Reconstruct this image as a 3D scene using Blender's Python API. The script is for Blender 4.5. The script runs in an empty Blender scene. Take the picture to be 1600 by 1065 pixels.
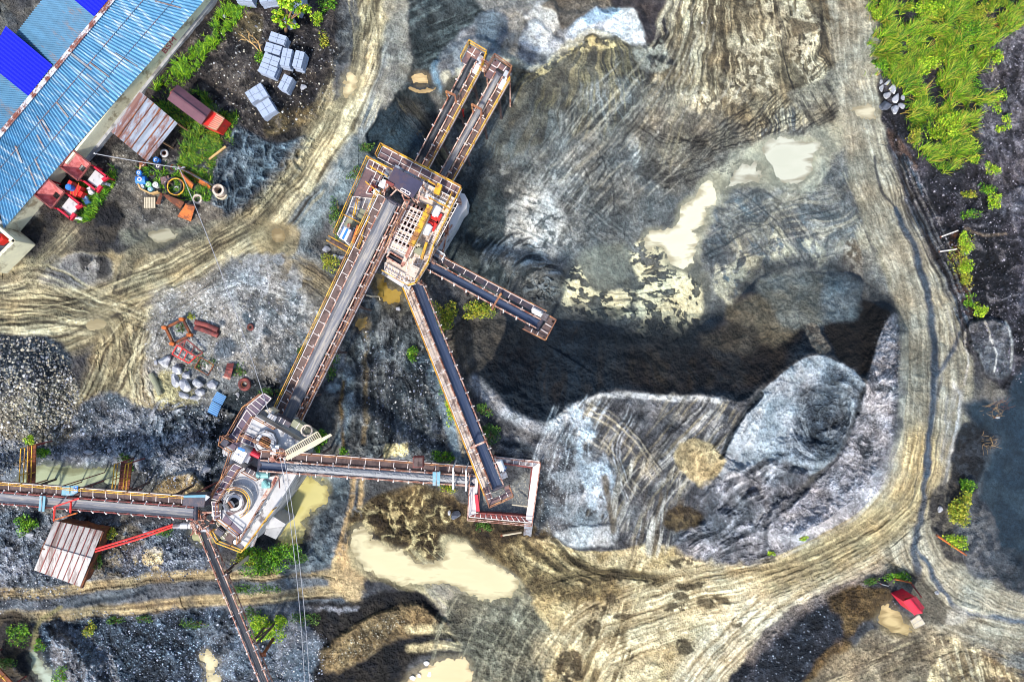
import bpy, bmesh, math, random
import numpy as np
from mathutils import Vector, Matrix

random.seed(7)
SC = bpy.context.scene
COL = SC.collection
H = 64.0            # drone height above the yard (m)
S = 0.06            # metres per photo pixel on the yard level
R = math.radians

def P(px, py, z=0.0):
    """photo pixel + height -> world point (photogrammetry of a straight-down view)"""
    k = S * (H - z) / H
    return Vector(((px - 800.0) * k, (532.5 - py) * k, z))

def lin(c):
    c = np.asarray(c, dtype=np.float64) / 255.0
    return np.where(c <= 0.04045, c / 12.92, ((c + 0.055) / 1.055) ** 2.4)

ALB = 0.8          # display colour -> albedo
def A(r, g, b):
    return tuple(float(v) for v in np.clip(lin((r, g, b)) * ALB, 0.0, 0.85))

# ------------------------------------------------------------------ materials
MATS = {}
def mat(name, rgb, rough=0.7, metal=0.0, var=0.25, scale=3.0, rust=None, rust_amt=0.45, bump=0.0, attr=None, spec=0.4,
        streak=None, coord='Object', bscale=None):
    """procedural Principled material: two noise octaves vary the colour, optional rust blotches"""
    if name in MATS: return MATS[name]
    m = bpy.data.materials.new(name); m.use_nodes = True
    nt = m.node_tree; N = nt.nodes; L = nt.links
    b = N['Principled BSDF']
    b.inputs['Roughness'].default_value = rough
    b.inputs['Metallic'].default_value = metal
    b.inputs['Specular IOR Level'].default_value = spec
    tc = N.new('ShaderNodeTexCoord'); src = tc.outputs[coord]
    if streak:
        mp = N.new('ShaderNodeMapping'); mp.inputs['Scale'].default_value = streak
        L.new(src, mp.inputs['Vector']); src = mp.outputs['Vector']
    n1 = N.new('ShaderNodeTexNoise'); n1.inputs['Scale'].default_value = scale; n1.inputs['Detail'].default_value = 8
    n1.inputs['Roughness'].default_value = 0.7
    L.new(src, n1.inputs['Vector'])
    rp = N.new('ShaderNodeMapRange'); rp.inputs['From Min'].default_value = 0.25; rp.inputs['From Max'].default_value = 0.75
    rp.inputs['To Min'].default_value = 1 - var; rp.inputs['To Max'].default_value = 1 + var
    L.new(n1.outputs['Fac'], rp.inputs['Value'])
    mul = N.new('ShaderNodeVectorMath'); mul.operation = 'SCALE'
    if attr:
        at = N.new('ShaderNodeAttribute'); at.attribute_name = attr
        L.new(at.outputs['Color'], mul.inputs[0])
    else:
        mul.inputs[0].default_value = rgb
    L.new(rp.outputs['Result'], mul.inputs['Scale'])
    out = mul.outputs['Vector']
    if rust:
        n2 = N.new('ShaderNodeTexNoise'); n2.inputs['Scale'].default_value = scale * 0.7; n2.inputs['Detail'].default_value = 10
        n2.inputs['Roughness'].default_value = 0.75
        mp2 = N.new('ShaderNodeMapping'); mp2.inputs['Location'].default_value = (7.3, 2.1, 4.4)
        L.new(src, mp2.inputs['Vector']); L.new(mp2.outputs['Vector'], n2.inputs['Vector'])
        r2 = N.new('ShaderNodeMapRange'); r2.interpolation_type = 'SMOOTHSTEP'
        c = 0.72 - 0.45 * rust_amt
        r2.inputs['From Min'].default_value = c - 0.06; r2.inputs['From Max'].default_value = c + 0.06
        L.new(n2.outputs['Fac'], r2.inputs['Value'])
        mx = N.new('ShaderNodeMix'); mx.data_type = 'RGBA'
        L.new(r2.outputs['Result'], mx.inputs[0]); L.new(out, mx.inputs[6]); mx.inputs[7].default_value = (*rust, 1)
        out = mx.outputs[2]
    L.new(out, b.inputs['Base Color'])
    if bump:
        bp = N.new('ShaderNodeBump'); bp.inputs['Strength'].default_value = bump; bp.inputs['Distance'].default_value = 0.03
        if bscale:
            n3 = N.new('ShaderNodeTexNoise'); n3.inputs['Scale'].default_value = bscale; n3.inputs['Detail'].default_value = 4
            L.new(tc.outputs[coord], n3.inputs['Vector']); L.new(n3.outputs['Fac'], bp.inputs['Height'])
        else:
            L.new(n1.outputs['Fac'], bp.inputs['Height'])
        L.new(bp.outputs['Normal'], b.inputs['Normal'])
    MATS[name] = m
    return m

# ------------------------------------------------------------------ object helpers
def link(o, parent=None):
    COL.objects.link(o)
    if parent is not None: o.parent = parent
    return o

def tag(o, label=None, cat=None, group=None, kind=None):
    if label: o['label'] = label
    if cat: o['category'] = cat
    if group: o['group'] = group
    if kind: o['kind'] = kind
    return o

def thing(name, label, cat, loc=(0, 0, 0), rz=0.0, group=None):
    o = bpy.data.objects.new(name, None); o.empty_display_size = 0.3
    o.location = loc; o.rotation_euler = (0, 0, rz)
    COL.objects.link(o)
    return tag(o, label, cat, group)

class MB:
    """collects shapes; build() links them as ONE mesh object (world coordinates unless a parent frame is given)"""
    def __init__(s):
        s.v = []; s.f = []; s.mi = []; s.c = []; s.cur = 0; s.col = None; s.smooth = []
        s.sm = False
    def addv(s, vs):
        k = len(s.v); s.v.extend([tuple(v) for v in vs])
        if s.col is not None: s.c.extend([s.col] * len(vs))
        return k
    def face(s, idx):
        s.f.append(idx); s.mi.append(s.cur); s.smooth.append(s.sm)
    def box(s, c, ax, ay, az, lx, ly, lz):
        """box centred at c, full sizes lx,ly,lz along unit axes"""
        c = Vector(c); a = Vector(ax) * lx / 2; b = Vector(ay) * ly / 2; d = Vector(az) * lz / 2
        k = s.addv([c - a - b - d, c + a - b - d, c + a + b - d, c - a + b - d, c - a - b + d, c + a - b + d, c + a + b + d, c - a + b + d])
        for q in ((0, 3, 2, 1), (4, 5, 6, 7), (0, 1, 5, 4), (1, 2, 6, 5), (2, 3, 7, 6), (3, 0, 4, 7)):
            s.face([k + i for i in q])
    def abox(s, c, lx, ly, lz, rz=0.0):
        s.box(c, (math.cos(rz), math.sin(rz), 0), (-math.sin(rz), math.cos(rz), 0), (0, 0, 1), lx, ly, lz)
    def bar(s, p0, p1, w=0.06, h=None, up=(0, 0, 1)):
        p0 = Vector(p0); p1 = Vector(p1); d = p1 - p0; l = d.length
        if l < 1e-6: return
        d /= l; u = Vector(up)
        sd = d.cross(u)
        if sd.length < 1e-3: sd = d.cross(Vector((1, 0, 0)))
        sd.normalize(); u = sd.cross(d).normalized()
        s.box((p0 + p1) / 2, d, sd, u, l, w, h or w)
    def tube(s, pts, r, n=6, closed=False, taper=None, cap=True):
        pts = [Vector(p) for p in pts]; m = len(pts); rings = []
        for i, p in enumerate(pts):
            a = pts[(i - 1) % m] if (closed or i > 0) else p
            b = pts[(i + 1) % m] if (closed or i < m - 1) else p
            d = (b - a); d = d.normalized() if d.length > 1e-9 else Vector((0, 0, 1))
            ref = Vector((0, 0, 1)) if abs(d.z) < 0.9 else Vector((1, 0, 0))
            e1 = d.cross(ref).normalized(); e2 = d.cross(e1)
            rr = r if taper is None else r * (1 + (taper - 1) * i / max(1, m - 1))
            rings.append(s.addv([p + (e1 * math.cos(2 * math.pi * k / n) + e2 * math.sin(2 * math.pi * k / n)) * rr for k in range(n)]))
        for i in range(m if closed else m - 1):
            a = rings[i]; b = rings[(i + 1) % m]
            for k in range(n):
                s.face([a + k, a + (k + 1) % n, b + (k + 1) % n, b + k])
        if cap and not closed:
            s.face([rings[0] + k for k in range(n)]); s.face([rings[-1] + k for k in range(n)][::-1])
    def cyl(s, c, r, h, n=16, r2=None, axis=(0, 0, 1)):
        """solid cylinder / cone frustum, base centre c"""
        c = Vector(c); a = Vector(axis).normalized(); ref = Vector((1, 0, 0)) if abs(a.x) < 0.9 else Vector((0, 1, 0))
        e1 = a.cross(ref).normalized(); e2 = a.cross(e1); r2 = r if r2 is None else r2
        k = s.addv([c + (e1 * math.cos(2 * math.pi * i / n) + e2 * math.sin(2 * math.pi * i / n)) * r for i in range(n)])
        j = s.addv([c + a * h + (e1 * math.cos(2 * math.pi * i / n) + e2 * math.sin(2 * math.pi * i / n)) * r2 for i in range(n)])
        for i in range(n): s.face([k + i, k + (i + 1) % n, j + (i + 1) % n, j + i])
        s.face([j + i for i in range(n)]); s.face([k + i for i in range(n)][::-1])
    def ring(s, c, ro, ri, h, n=24, a0=0.0, a1=2 * math.pi):
        """flat ring wall (pipe section) standing on c"""
        c = Vector(c); full = abs(a1 - a0 - 2 * math.pi) < 1e-6; m = n if full else n + 1; ks = []
        for i in range(m):
            a = a0 + (a1 - a0) * i / n; d = Vector((math.cos(a), math.sin(a), 0))
            ks.append(s.addv([c + d * ro, c + d * ri, c + d * ri + Vector((0, 0, h)), c + d * ro + Vector((0, 0, h))]))
        for i in range(n):
            a = ks[i]; b = ks[(i + 1) % m]
            for q in range(4): s.face([a + q, a + (q + 1) % 4, b + (q + 1) % 4, b + q])
        if not full:
            s.face([ks[0] + q for q in range(4)][::-1]); s.face([ks[-1] + q for q in range(4)])
    def prism(s, poly, z0, z1):
        """vertical prism over a list of world points (x,y)"""
        n = len(poly)
        k = s.addv([(p[0], p[1], z0) for p in poly]); j = s.addv([(p[0], p[1], z1) for p in poly])
        for i in range(n): s.face([k + i, k + (i + 1) % n, j + (i + 1) % n, j + i])
        s.face([j + i for i in range(n)]); s.face([k + i for i in range(n)][::-1])
    def slab(s, pts, t):
        """slab: polygon of 3D points with thickness t downwards"""
        n = len(pts); pts = [Vector(p) for p in pts]
        k = s.addv([p - Vector((0, 0, t)) for p in pts]); j = s.addv(pts)
        for i in range(n): s.face([k + i, k + (i + 1) % n, j + (i + 1) % n, j + i])
        s.face([j + i for i in range(n)]); s.face([k + i for i in range(n)][::-1])
    def build(s, name, m, parent=None, recalc=True):
        me = bpy.data.meshes.new(name)
        vs = s.v
        if parent is not None:
            inv = Matrix.LocRotScale(parent_loc(parent), parent_rot(parent), None).inverted()
            vs = [inv @ Vector(v) for v in s.v]
        me.from_pydata([tuple(v) for v in vs], [], s.f)
        ms = m if isinstance(m, (list, tuple)) else [m]
        for q in ms: me.materials.append(q)
        me.polygons.foreach_set('material_index', [min(i, len(ms) - 1) for i in s.mi])
        me.polygons.foreach_set('use_smooth', s.smooth)
        if s.col is not None and len(s.c) == len(s.v):
            at = me.color_attributes.new('Col', 'FLOAT_COLOR', 'POINT')
            at.data.foreach_set('color', np.array([(*c, 1.0) for c in s.c], dtype=np.float32).ravel())
        me.update()
        if recalc:
            bm = bmesh.new(); bm.from_mesh(me); bmesh.ops.recalc_face_normals(bm, faces=bm.faces); bm.to_mesh(me); bm.free()
        o = bpy.data.objects.new(name, me)
        return link(o, parent)

def parent_loc(p):
    if p.parent is None: return Vector(p.location)
    m = Matrix.LocRotScale(parent_loc(p.parent), parent_rot(p.parent), None)
    return m @ Vector(p.location)
def parent_rot(p):
    q = p.rotation_euler.to_quaternion()
    return q if p.parent is None else parent_rot(p.parent) @ q

def dup(root, loc=None, rz=None, label=None):
    """a copy of a thing with copies of its parts and sub-parts"""
    r = root.copy(); COL.objects.link(r)
    if loc is not None: r.location = loc
    if rz is not None: r.rotation_euler = (0, 0, rz)
    if label: r['label'] = label
    for ch in list(root.children):
        c = ch.copy(); COL.objects.link(c); c.parent = r
        for g in list(ch.children):
            d = g.copy(); COL.objects.link(d); d.parent = c
    return r
# ================================================================== camera, light, sky
cam = bpy.data.cameras.new('camera'); cam.sensor_width = 36.0; cam.sensor_fit = 'HORIZONTAL'
cam.lens = 36.0 * H / (1600 * S); cam.clip_end = 5000
co = bpy.data.objects.new('camera', cam); COL.objects.link(co)
co.location = (0, 0, H); co.rotation_euler = (0, 0, 0); SC.camera = co
ELEV = R(52); AZ = math.atan2(-0.9, -0.44)     # direction towards the sun in the xy plane
sun = bpy.data.lights.new('sun', 'SUN'); sun.energy = 2.6; sun.angle = R(5.0); sun.color = (1.0, 0.975, 0.93)
so = bpy.data.objects.new('sun', sun); COL.objects.link(so)
d = Vector((math.cos(AZ) * math.cos(ELEV), math.sin(AZ) * math.cos(ELEV), math.sin(ELEV)))
so.rotation_euler = d.to_track_quat('Z', 'Y').to_euler(); so.location = d * 200
w = bpy.data.worlds.new('World'); SC.world = w; w.use_nodes = True
wn = w.node_tree.nodes; wl = w.node_tree.links
sky = wn.new('ShaderNodeTexSky'); sky.sky_type = 'NISHITA'; sky.sun_disc = False
sky.sun_elevation = ELEV; sky.sun_rotation = math.atan2(d.x, d.y)
wl.new(sky.outputs['Color'], wn['Background'].inputs['Color']); wn['Background'].inputs['Strength'].default_value = 0.14
SC.view_settings.view_transform = 'Standard'; SC.view_settings.look = 'None'; SC.view_settings.gamma = 1.0
SC.view_settings.exposure = 1.1
SC.cycles.pixel_filter_type = 'BLACKMAN_HARRIS'; SC.cycles.filter_width = 1.0
SC.cycles.max_bounces = 6; SC.cycles.diffuse_bounces = 3; SC.cycles.use_adaptive_sampling = True
# ================================================================== GROUND: one sheet, painted by zone
STEP = 1.1
def axis(lo, hi, far):
    core = np.arange(lo, hi + 0.01, STEP)
    out = []; d = STEP; x = core[-1]
    while x < far:
        d *= 1.13; x += d; out.append(x)
    lo_ = []; d = STEP; x = core[0]
    while x > -far:
        d *= 1.13; x -= d; lo_.append(x)
    return np.concatenate([np.array(lo_[::-1]), core, np.array(out)])
xs = axis(-40, 1640, 14000); ys = axis(-40, 1105, 14000)
X, Y = np.meshgrid(xs.astype(np.float32), ys.astype(np.float32))
NY, NX = X.shape

def _hash(ix, iy, seed):
    h = (ix.astype(np.uint32) * np.uint32(374761393) + iy.astype(np.uint32) * np.uint32(668265263) + np.uint32((seed * 974634777) & 0xffffffff))
    h = (h ^ (h >> np.uint32(13))) * np.uint32(1274126177)
    h = h ^ (h >> np.uint32(16))
    return (h & np.uint32(0xffff)).astype(np.float32) * np.float32(1 / 65535.0)
def vn(x, y, seed=0):
    fx = np.floor(x); fy = np.floor(y)
    ix = fx.astype(np.int64) & 0xffffff; iy = fy.astype(np.int64) & 0xffffff
    tx = (x - fx).astype(np.float32); ty = (y - fy).astype(np.float32)
    tx = tx * tx * (3 - 2 * tx); ty = ty * ty * (3 - 2 * ty)
    a = _hash(ix, iy, seed); b = _hash(ix + 1, iy, seed); c = _hash(ix, iy + 1, seed); d = _hash(ix + 1, iy + 1, seed)
    return (a + (b - a) * tx) * (1 - ty) + (c + (d - c) * tx) * ty
def fbm(x, y, scale, seed=0, octv=4, gain=0.55):
    """0-centred fractal noise, about -1..1"""
    s = 0; amp = 1.0; tot = 0.0; f = 1.0 / scale
    for o in range(octv):
        c, q = math.cos(o * 1.3 + seed), math.sin(o * 1.3 + seed)
        s = s + (vn((x * c - y * q) * f + 17.3 * o, (x * q + y * c) * f + 5.1 * o, seed + o * 7) - 0.5) * (2 * amp)
        tot += amp * 0.62; amp *= gain; f *= 2.0
    return s / tot
def ridged(x, y, scale, seed=0, octv=4):
    s = 0; amp = 1.0; tot = 0; f = 1.0 / scale
    for o in range(octv):
        n = 1 - np.abs(vn(x * f + 3.7 * o, y * f + 9.1 * o, seed + o * 5) * 2 - 1)
        s = s + n * n * amp; tot += amp; amp *= 0.5; f *= 2.1
    return s / tot
def sst(a, b, x):
    t = np.clip((x - a) / (b - a), 0, 1); return t * t * (3 - 2 * t)

N60x = fbm(X, Y, 70, 11, 2); N60y = fbm(X, Y, 70, 12, 2)
N20x = fbm(X, Y, 22, 13, 2); N20y = fbm(X, Y, 22, 14, 2)
N7x = fbm(X, Y, 7, 15, 2); N7y = fbm(X, Y, 7, 16, 2)
G_F = fbm(X, Y, 4.2, 21, 3, 0.7)          # fine grain
G_M = fbm(X, Y, 16, 22, 4)            # medium
G_L = fbm(X, Y, 75, 23, 4)            # large
G_XL = fbm(X, Y, 260, 24, 3)
RG = ridged(X, Y, 26, 25, 4)

COLR = np.empty((NY, NX, 3), np.float32)
HT = np.zeros((NY, NX), np.float32)
WET = np.zeros((NY, NX), np.float32)
GRN = np.full((NY, NX), 0.5, np.float32)

def bb(x0, y0, x1, y1):
    i0 = max(0, np.searchsorted(xs, x0) - 1); i1 = min(NX, np.searchsorted(xs, x1) + 1)
    j0 = max(0, np.searchsorted(ys, y0) - 1); j1 = min(NY, np.searchsorted(ys, y1) + 1)
    return (slice(j0, max(j1, j0 + 1)), slice(i0, max(i1, i0 + 1)))
def warped(sl, w):
    return (X[sl] + w * (0.8 * N60x[sl] + 0.45 * N20x[sl] + 0.2 * N7x[sl]), Y[sl] + w * (0.8 * N60y[sl] + 0.45 * N20y[sl] + 0.2 * N7y[sl]))
def sdpoly(pts, xw, yw):
    d2 = np.full(xw.shape, 1e9, np.float32); ins = np.zeros(xw.shape, bool)
    n = len(pts)
    for i in range(n):
        x0, y0 = pts[i]; x1, y1 = pts[(i + 1) % n]
        ex, ey = x1 - x0, y1 - y0
        px = xw - x0; py = yw - y0
        t = np.clip((px * ex + py * ey) / (ex * ex + ey * ey + 1e-9), 0, 1)
        d2 = np.minimum(d2, (px - ex * t) ** 2 + (py - ey * t) ** 2)
        if y0 != y1:
            c = ((y0 <= yw) & (y1 > yw)) | ((y1 <= yw) & (y0 > yw))
            ins ^= c & (px < (yw - y0) * (ex / ey))
    d = np.sqrt(d2)
    return np.where(ins, d, -d)
def smooth_pts(pts, n=6, closed=False):
    m = len(pts); out = []
    for i in range(m if closed else m - 1):
        p0 = pts[(i - 1) % m] if (closed or i > 0) else pts[i]
        p1 = pts[i]; p2 = pts[(i + 1) % m]
        p3 = pts[(i + 2) % m] if (closed or i + 2 < m) else p2
        for k in range(n):
            t = k / n
            out.append(tuple(0.5 * ((2 * b) + (c - a) * t + (2 * a - 5 * b + 4 * c - d) * t * t + (-a + 3 * b - 3 * c + d) * t ** 3)
                             for a, b, c, d in zip(p0, p1, p2, p3)))
    if not closed: out.append(tuple(pts[-1]))
    return out
def area(pts, soft=5, warp=8, curve=True):
    """-> slice, mask 0..1, signed distance in px (positive inside)"""
    if curve: pts = smooth_pts(pts, 4, True)
    px = [p[0] for p in pts]; py = [p[1] for p in pts]; pad = soft * 3 + warp * 2 + 4
    sl = bb(min(px) - pad, min(py) - pad, max(px) + pad, max(py) + pad)
    xw, yw = warped(sl, warp)
    sd = sdpoly(pts, xw, yw)
    return sl, sst(-soft, soft, sd), sd
def path(pts, width, warp=5, soft=6, n=6):
    """-> slice, mask, signed offset v, distance along u (px)"""
    pts = smooth_pts(pts, n)
    px = [p[0] for p in pts]; py = [p[1] for p in pts]; pad = width + warp * 2 + soft * 2 + 4
    sl = bb(min(px) - pad, min(py) - pad, max(px) + pad, max(py) + pad)
    xw, yw = warped(sl, warp)
    best = np.full(xw.shape, 1e9, np.float32); u = np.zeros_like(best); v = np.zeros_like(best); acc = 0.0
    for (x0, y0), (x1, y1) in zip(pts[:-1], pts[1:]):
        ex, ey = x1 - x0, y1 - y0; l = math.hypot(ex, ey)
        if l < 1e-6: continue
        ex /= l; ey /= l
        qx = xw - x0; qy = yw - y0
        t = np.clip(qx * ex + qy * ey, 0, l)
        dx = qx - ex * t; dy = qy - ey * t; d = dx * dx + dy * dy
        k = d < best
        best = np.where(k, d, best); u = np.where(k, acc + t, u)
        v = np.where(k, np.sign(ex * qy - ey * qx) * np.sqrt(d), v)
        acc += l
    m = 1 - sst(width / 2 - soft, width / 2 + soft, np.sqrt(best))
    return sl, m, v, u
def lay(sl, m, rgb, a=1.0):
    c = lin(rgb).astype(np.float32); k = (m * a)[..., None]
    COLR[sl] = COLR[sl] * (1 - k) + c * k
def shade_mul(sl, m, f):
    COLR[sl] *= (1 + m * (f - 1))[..., None]
def stroke(pts, width, rgb, a=1.0, warp=4, soft=3, dh=0.0, broken=0.0, bscale=30, wet=0.0, seed=3):
    sl, m, v, u = path(pts, width, warp, soft)
    if broken: m = m * sst(0, 14, u) * sst(0, 14, u.max() - u)
    if broken: m = m * sst(broken - 0.35, broken + 0.35, fbm(u * 0.6, v * 2.0, bscale, seed, 3) * 0.7 + 0.35)
    lay(sl, m, rgb, a)
    if dh: HT[sl] += m * dh
    if wet: WET[sl] = np.maximum(WET[sl], m * wet)
def blot(pts, rgb, a=1.0, soft=5, warp=8, dh=0.0, thr=None, sc=18, seed=31, wet=None, grain=None, vary=None):
    """flat zone of one colour, optionally broken into patches by a noise threshold; vary = second colour mixed in by noise"""
    sl, m, sd = area(pts, soft, warp)
    if thr is not None: m = m * sst(thr - 0.15, thr + 0.15, fbm(X[sl], Y[sl], sc, seed, 4))
    lay(sl, m, rgb, a)
    if vary is not None:
        lay(sl, m * sst(-0.25, 0.35, fbm(X[sl], Y[sl], sc, seed + 3, 4)), vary, a)
    if dh: HT[sl] += m * dh
    if wet is not None: WET[sl] = WET[sl] * (1 - m) + wet * m
    if grain is not None: GRN[sl] = GRN[sl] * (1 - m) + grain * m
    return sl, m, sd
def streaks(pts, ang, cols, ls=90, ws=5, a=0.8, soft=8, warp=8, seed=41, dh=0.0, curl=0.0):
    """long streaks along ang (degrees, image axes) inside a zone"""
    sl, m, sd = area(pts, soft, warp)
    c, q = math.cos(R(ang)), math.sin(R(ang))
    xx = X[sl] + curl * N60x[sl]; yy = Y[sl] + curl * N60y[sl]
    uu = xx * c + yy * q; vv = -xx * q + yy * c
    for i, rgb in enumerate(cols):
        n = fbm(uu / ls * ws, vv, ws, seed + 11 * i, 4)
        k = m * sst(-0.1, 0.5, n) * sst(-0.5, 0.4, fbm(X[sl], Y[sl], 60, seed + 5 + i, 2))
        lay(sl, k, rgb, a)
        if dh: HT[sl] += k * dh * (1 if i % 2 else -1)
def fan(pts, cx, cy, cols, ws=0.05, ls=120, a=0.8, soft=8, warp=6, seed=51, dh=0.0, twist=0.0):
    """streaks radiating from (cx,cy)"""
    sl, m, sd = area(pts, soft, warp)
    dx = X[sl] + 5 * N20x[sl] - cx; dy = Y[sl] + 5 * N20y[sl] - cy
    r = np.sqrt(dx * dx + dy * dy); th = np.arctan2(dy, dx) + twist * r
    for i, rgb in enumerate(cols):
        n = fbm(th / ws, r / ls, 1.0, seed + 13 * i, 4, 0.6)
        k = m * sst(-0.1, 0.45, n) * sst(-0.55, 0.35, fbm(X[sl], Y[sl], 50, seed + 5 + i, 2))
        lay(sl, k, rgb, a)
        if dh: HT[sl] += k * dh * (1 if i % 2 else -1)
def arcs(pts, cx, cy, rgb, ws=5, ls=0.6, a=0.8, soft=8, warp=5, seed=61, thr=0.25, dh=0.0):
    """tracks and painted shading bands that circle (cx,cy)"""
    sl, m, sd = area(pts, soft, warp)
    dx = X[sl] + 4 * N60x[sl] - cx; dy = Y[sl] + 4 * N60y[sl] - cy
    r = np.sqrt(dx * dx + dy * dy); th = np.arctan2(dy, dx)
    k = m * sst(thr - 0.2, thr + 0.2, fbm(r / ws, th / ls, 1.0, seed, 3))
    lay(sl, k, rgb, a)
    if dh: HT[sl] += k * dh
def road(pts, width, base, light, dark, seed=71, a=1.0, warp=3, soft=14, dh=-0.12, sc=1.0, treads=0.16, nl=None, warm=0):
    sl, m, v, u = path(pts, width, warp, soft)
    m = m * np.clip(0.9 + 0.45 * G_M[sl], 0.3, 1) * sst(0, 45, u) * sst(0, 45, u.max() - u)
    lay(sl, m, base, a)
    vv = v + 0.5 * N20x[sl]
    n0 = fbm(u / (90 * sc), vv / (16 * sc), 1.0, seed + 4, 3)
    n1 = fbm(u / (110 * sc), vv / (3.0 * sc), 1.0, seed, 4, 0.65); n2 = fbm(u / (120 * sc), vv / (3.8 * sc), 1.0, seed + 9, 4, 0.65)
    lay(sl, m * sst(0.0, 0.45, n1 + 0.6 * n0), light, 0.75)
    lay(sl, m * sst(0.1, 0.5, n2 - 0.6 * n0), dark, 0.7)
    g = np.random.default_rng(seed); half = width / 2
    for i in range(nl if nl is not None else int(width / 2.8)):
        v0 = g.uniform(-.92, .92) * half; wd = g.uniform(1.0, 2.4) * max(.8, sc); per = g.uniform(160, 420); ph = g.uniform(0, 6.28); amp = g.uniform(.3, 3)
        off = v - v0 - amp * np.sin(u / per * 6.28 + ph)
        br = sst(-.15, .25, fbm(u / 60, off * 0 + i, 1.0, seed + 40 + i, 2) + g.uniform(-.1, .3))
        for dv in (0, g.uniform(5, 9)):
            k = m * br * np.exp(-((off - dv) / wd) ** 2)
            dk = g.random() < .6
            if dk and g.random() < .5: k = k * (0.75 + 0.25 * np.sin(u * 1.9))
            lay(sl, k, dark if dk else light, g.uniform(.35, .8))
            HT[sl] += k * (-0.05 if dk else 0.03)
    HT[sl] += m * dh
    GRN[sl] = GRN[sl] * (1 - m) + 0.3 * m
    return sl, m, v, u
def scrape(pts, n, spread, seed, cols=((58, 58, 58), (176, 172, 158)), w=(0.9, 1.8), a=0.75, dh=-0.03, fan=1.0):
    """a bundle of n thin curved wheel marks that share one course"""
    g = np.random.default_rng(seed)
    for i in range(n):
        o = g.uniform(-1, 1) * spread; ox, oy = g.uniform(-4, 4, 2); m = len(pts); q = []
        for j, (x, y) in enumerate(pts):
            x0, y0 = pts[max(0, j - 1)]; x1, y1 = pts[min(m - 1, j + 1)]; l = math.hypot(x1 - x0, y1 - y0) or 1; f = 1 + (fan - 1) * j / (m - 1)
            q.append((x + ox - (y1 - y0) / l * o * f, y + oy + (x1 - x0) / l * o * f))
        stroke(q, 2 * g.uniform(*w), cols[int(g.random() * len(cols))], a * g.uniform(.6, 1), 3, 1.1, dh, broken=0.3, bscale=28, seed=seed + i)
def spk(pts, rgb, dens=0.5, cell=5.0, soft=8, warp=8, a=0.7, dh=0.05, seed=81, size=0.32):
    """scattered stones: one jittered dot per noise cell"""
    sl, m, sd = area(pts, soft, warp)
    cell *= 0.72; dens *= 0.8
    x = X[sl] / cell; y = Y[sl] / cell
    fx = np.floor(x); fy = np.floor(y); best = np.full(x.shape, 9.0, np.float32); val = np.zeros_like(best)
    for ox in (-1, 0, 1):
        for oy in (-1, 0, 1):
            ix = (fx + ox).astype(np.int64) & 0xffffff; iy = (fy + oy).astype(np.int64) & 0xffffff
            jx = _hash(ix, iy, seed); jy = _hash(ix, iy, seed + 1); rr = _hash(ix, iy, seed + 2); pr = _hash(ix, iy, seed + 3)
            d = np.sqrt((x - fx - ox - jx) ** 2 + ((y - fy - oy - jy) * 1.15) ** 2) / (size * (0.45 + 0.9 * rr))
            d = np.where(pr < dens, d, 9.0)
            k = d < best; best = np.where(k, d, best); val = np.where(k, rr * 0.6 + pr / max(dens, .01) * 0.4, val)
    k = m * (1 - sst(0.75, 1.15, best))
    c = lin(rgb).astype(np.float32); kk = (k * a)[..., None]
    COLR[sl] = COLR[sl] * (1 - kk) + (c * (0.45 + 0.75 * val)[..., None]) * kk
    HT[sl] += m * dh * np.clip(1 - best * best, 0, 1)
def heap(ridge, h, r_left, r_right, warp=6, n=6, rough=0.0, ends=40, step=7.0):
    """raises a long pile: the highest of many cones set along a ridge; left/right of the direction of travel (image axes)"""
    pts = smooth_pts(ridge, n); pr = max(r_left, r_right) + warp * 2
    px = [p[0] for p in pts]; py = [p[1] for p in pts]
    sl = bb(min(px) - pr, min(py) - pr, max(px) + pr, max(py) + pr); xw, yw = warped(sl, warp)
    segs = []; acc = 0.0
    for (x0, y0), (x1, y1) in zip(pts[:-1], pts[1:]):
        l = math.hypot(x1 - x0, y1 - y0); segs.append((x0, y0, (x1 - x0) / (l + 1e-9), (y1 - y0) / (l + 1e-9), l, acc)); acc += l
    out = np.zeros(xw.shape, np.float32); s_ = 0.0
    for x0, y0, ex, ey, l, u0 in segs:
        k = s_ - u0
        while k < l:
            u = u0 + k; hh = min(1.0, min(u, acc - u) / ends * .85 + .15) if ends else 1.0
            dx = xw - (x0 + ex * k); dy = yw - (y0 + ey * k); d = np.sqrt(dx * dx + dy * dy) + 1e-6
            side = (ex * dy - ey * dx) / d
            rr = np.where(side < 0, r_left, r_left + (r_right - r_left) * np.clip(side * 2.0, 0, 1))
            out = np.maximum(out, hh - d / rr)
            k += step; s_ += step
    out = np.clip(out, 0, 1)
    HT[sl] += h * out * (1 + rough * G_M[sl])
    return sl, out

FULL = (slice(0, NY), slice(0, NX))
ONE = np.ones((NY, NX), np.float32)
# ---- base soil
COLR[:] = lin((104, 102, 102))
lay(FULL, sst(-0.3, 0.5, G_L), (78, 77, 82)); lay(FULL, sst(0.0, 0.6, fbm(X, Y, 40, 27, 4)), (138, 132, 122), 0.7)
HT += 0.22 * G_L + 0.10 * G_M + 0.025 * G_F

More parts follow.
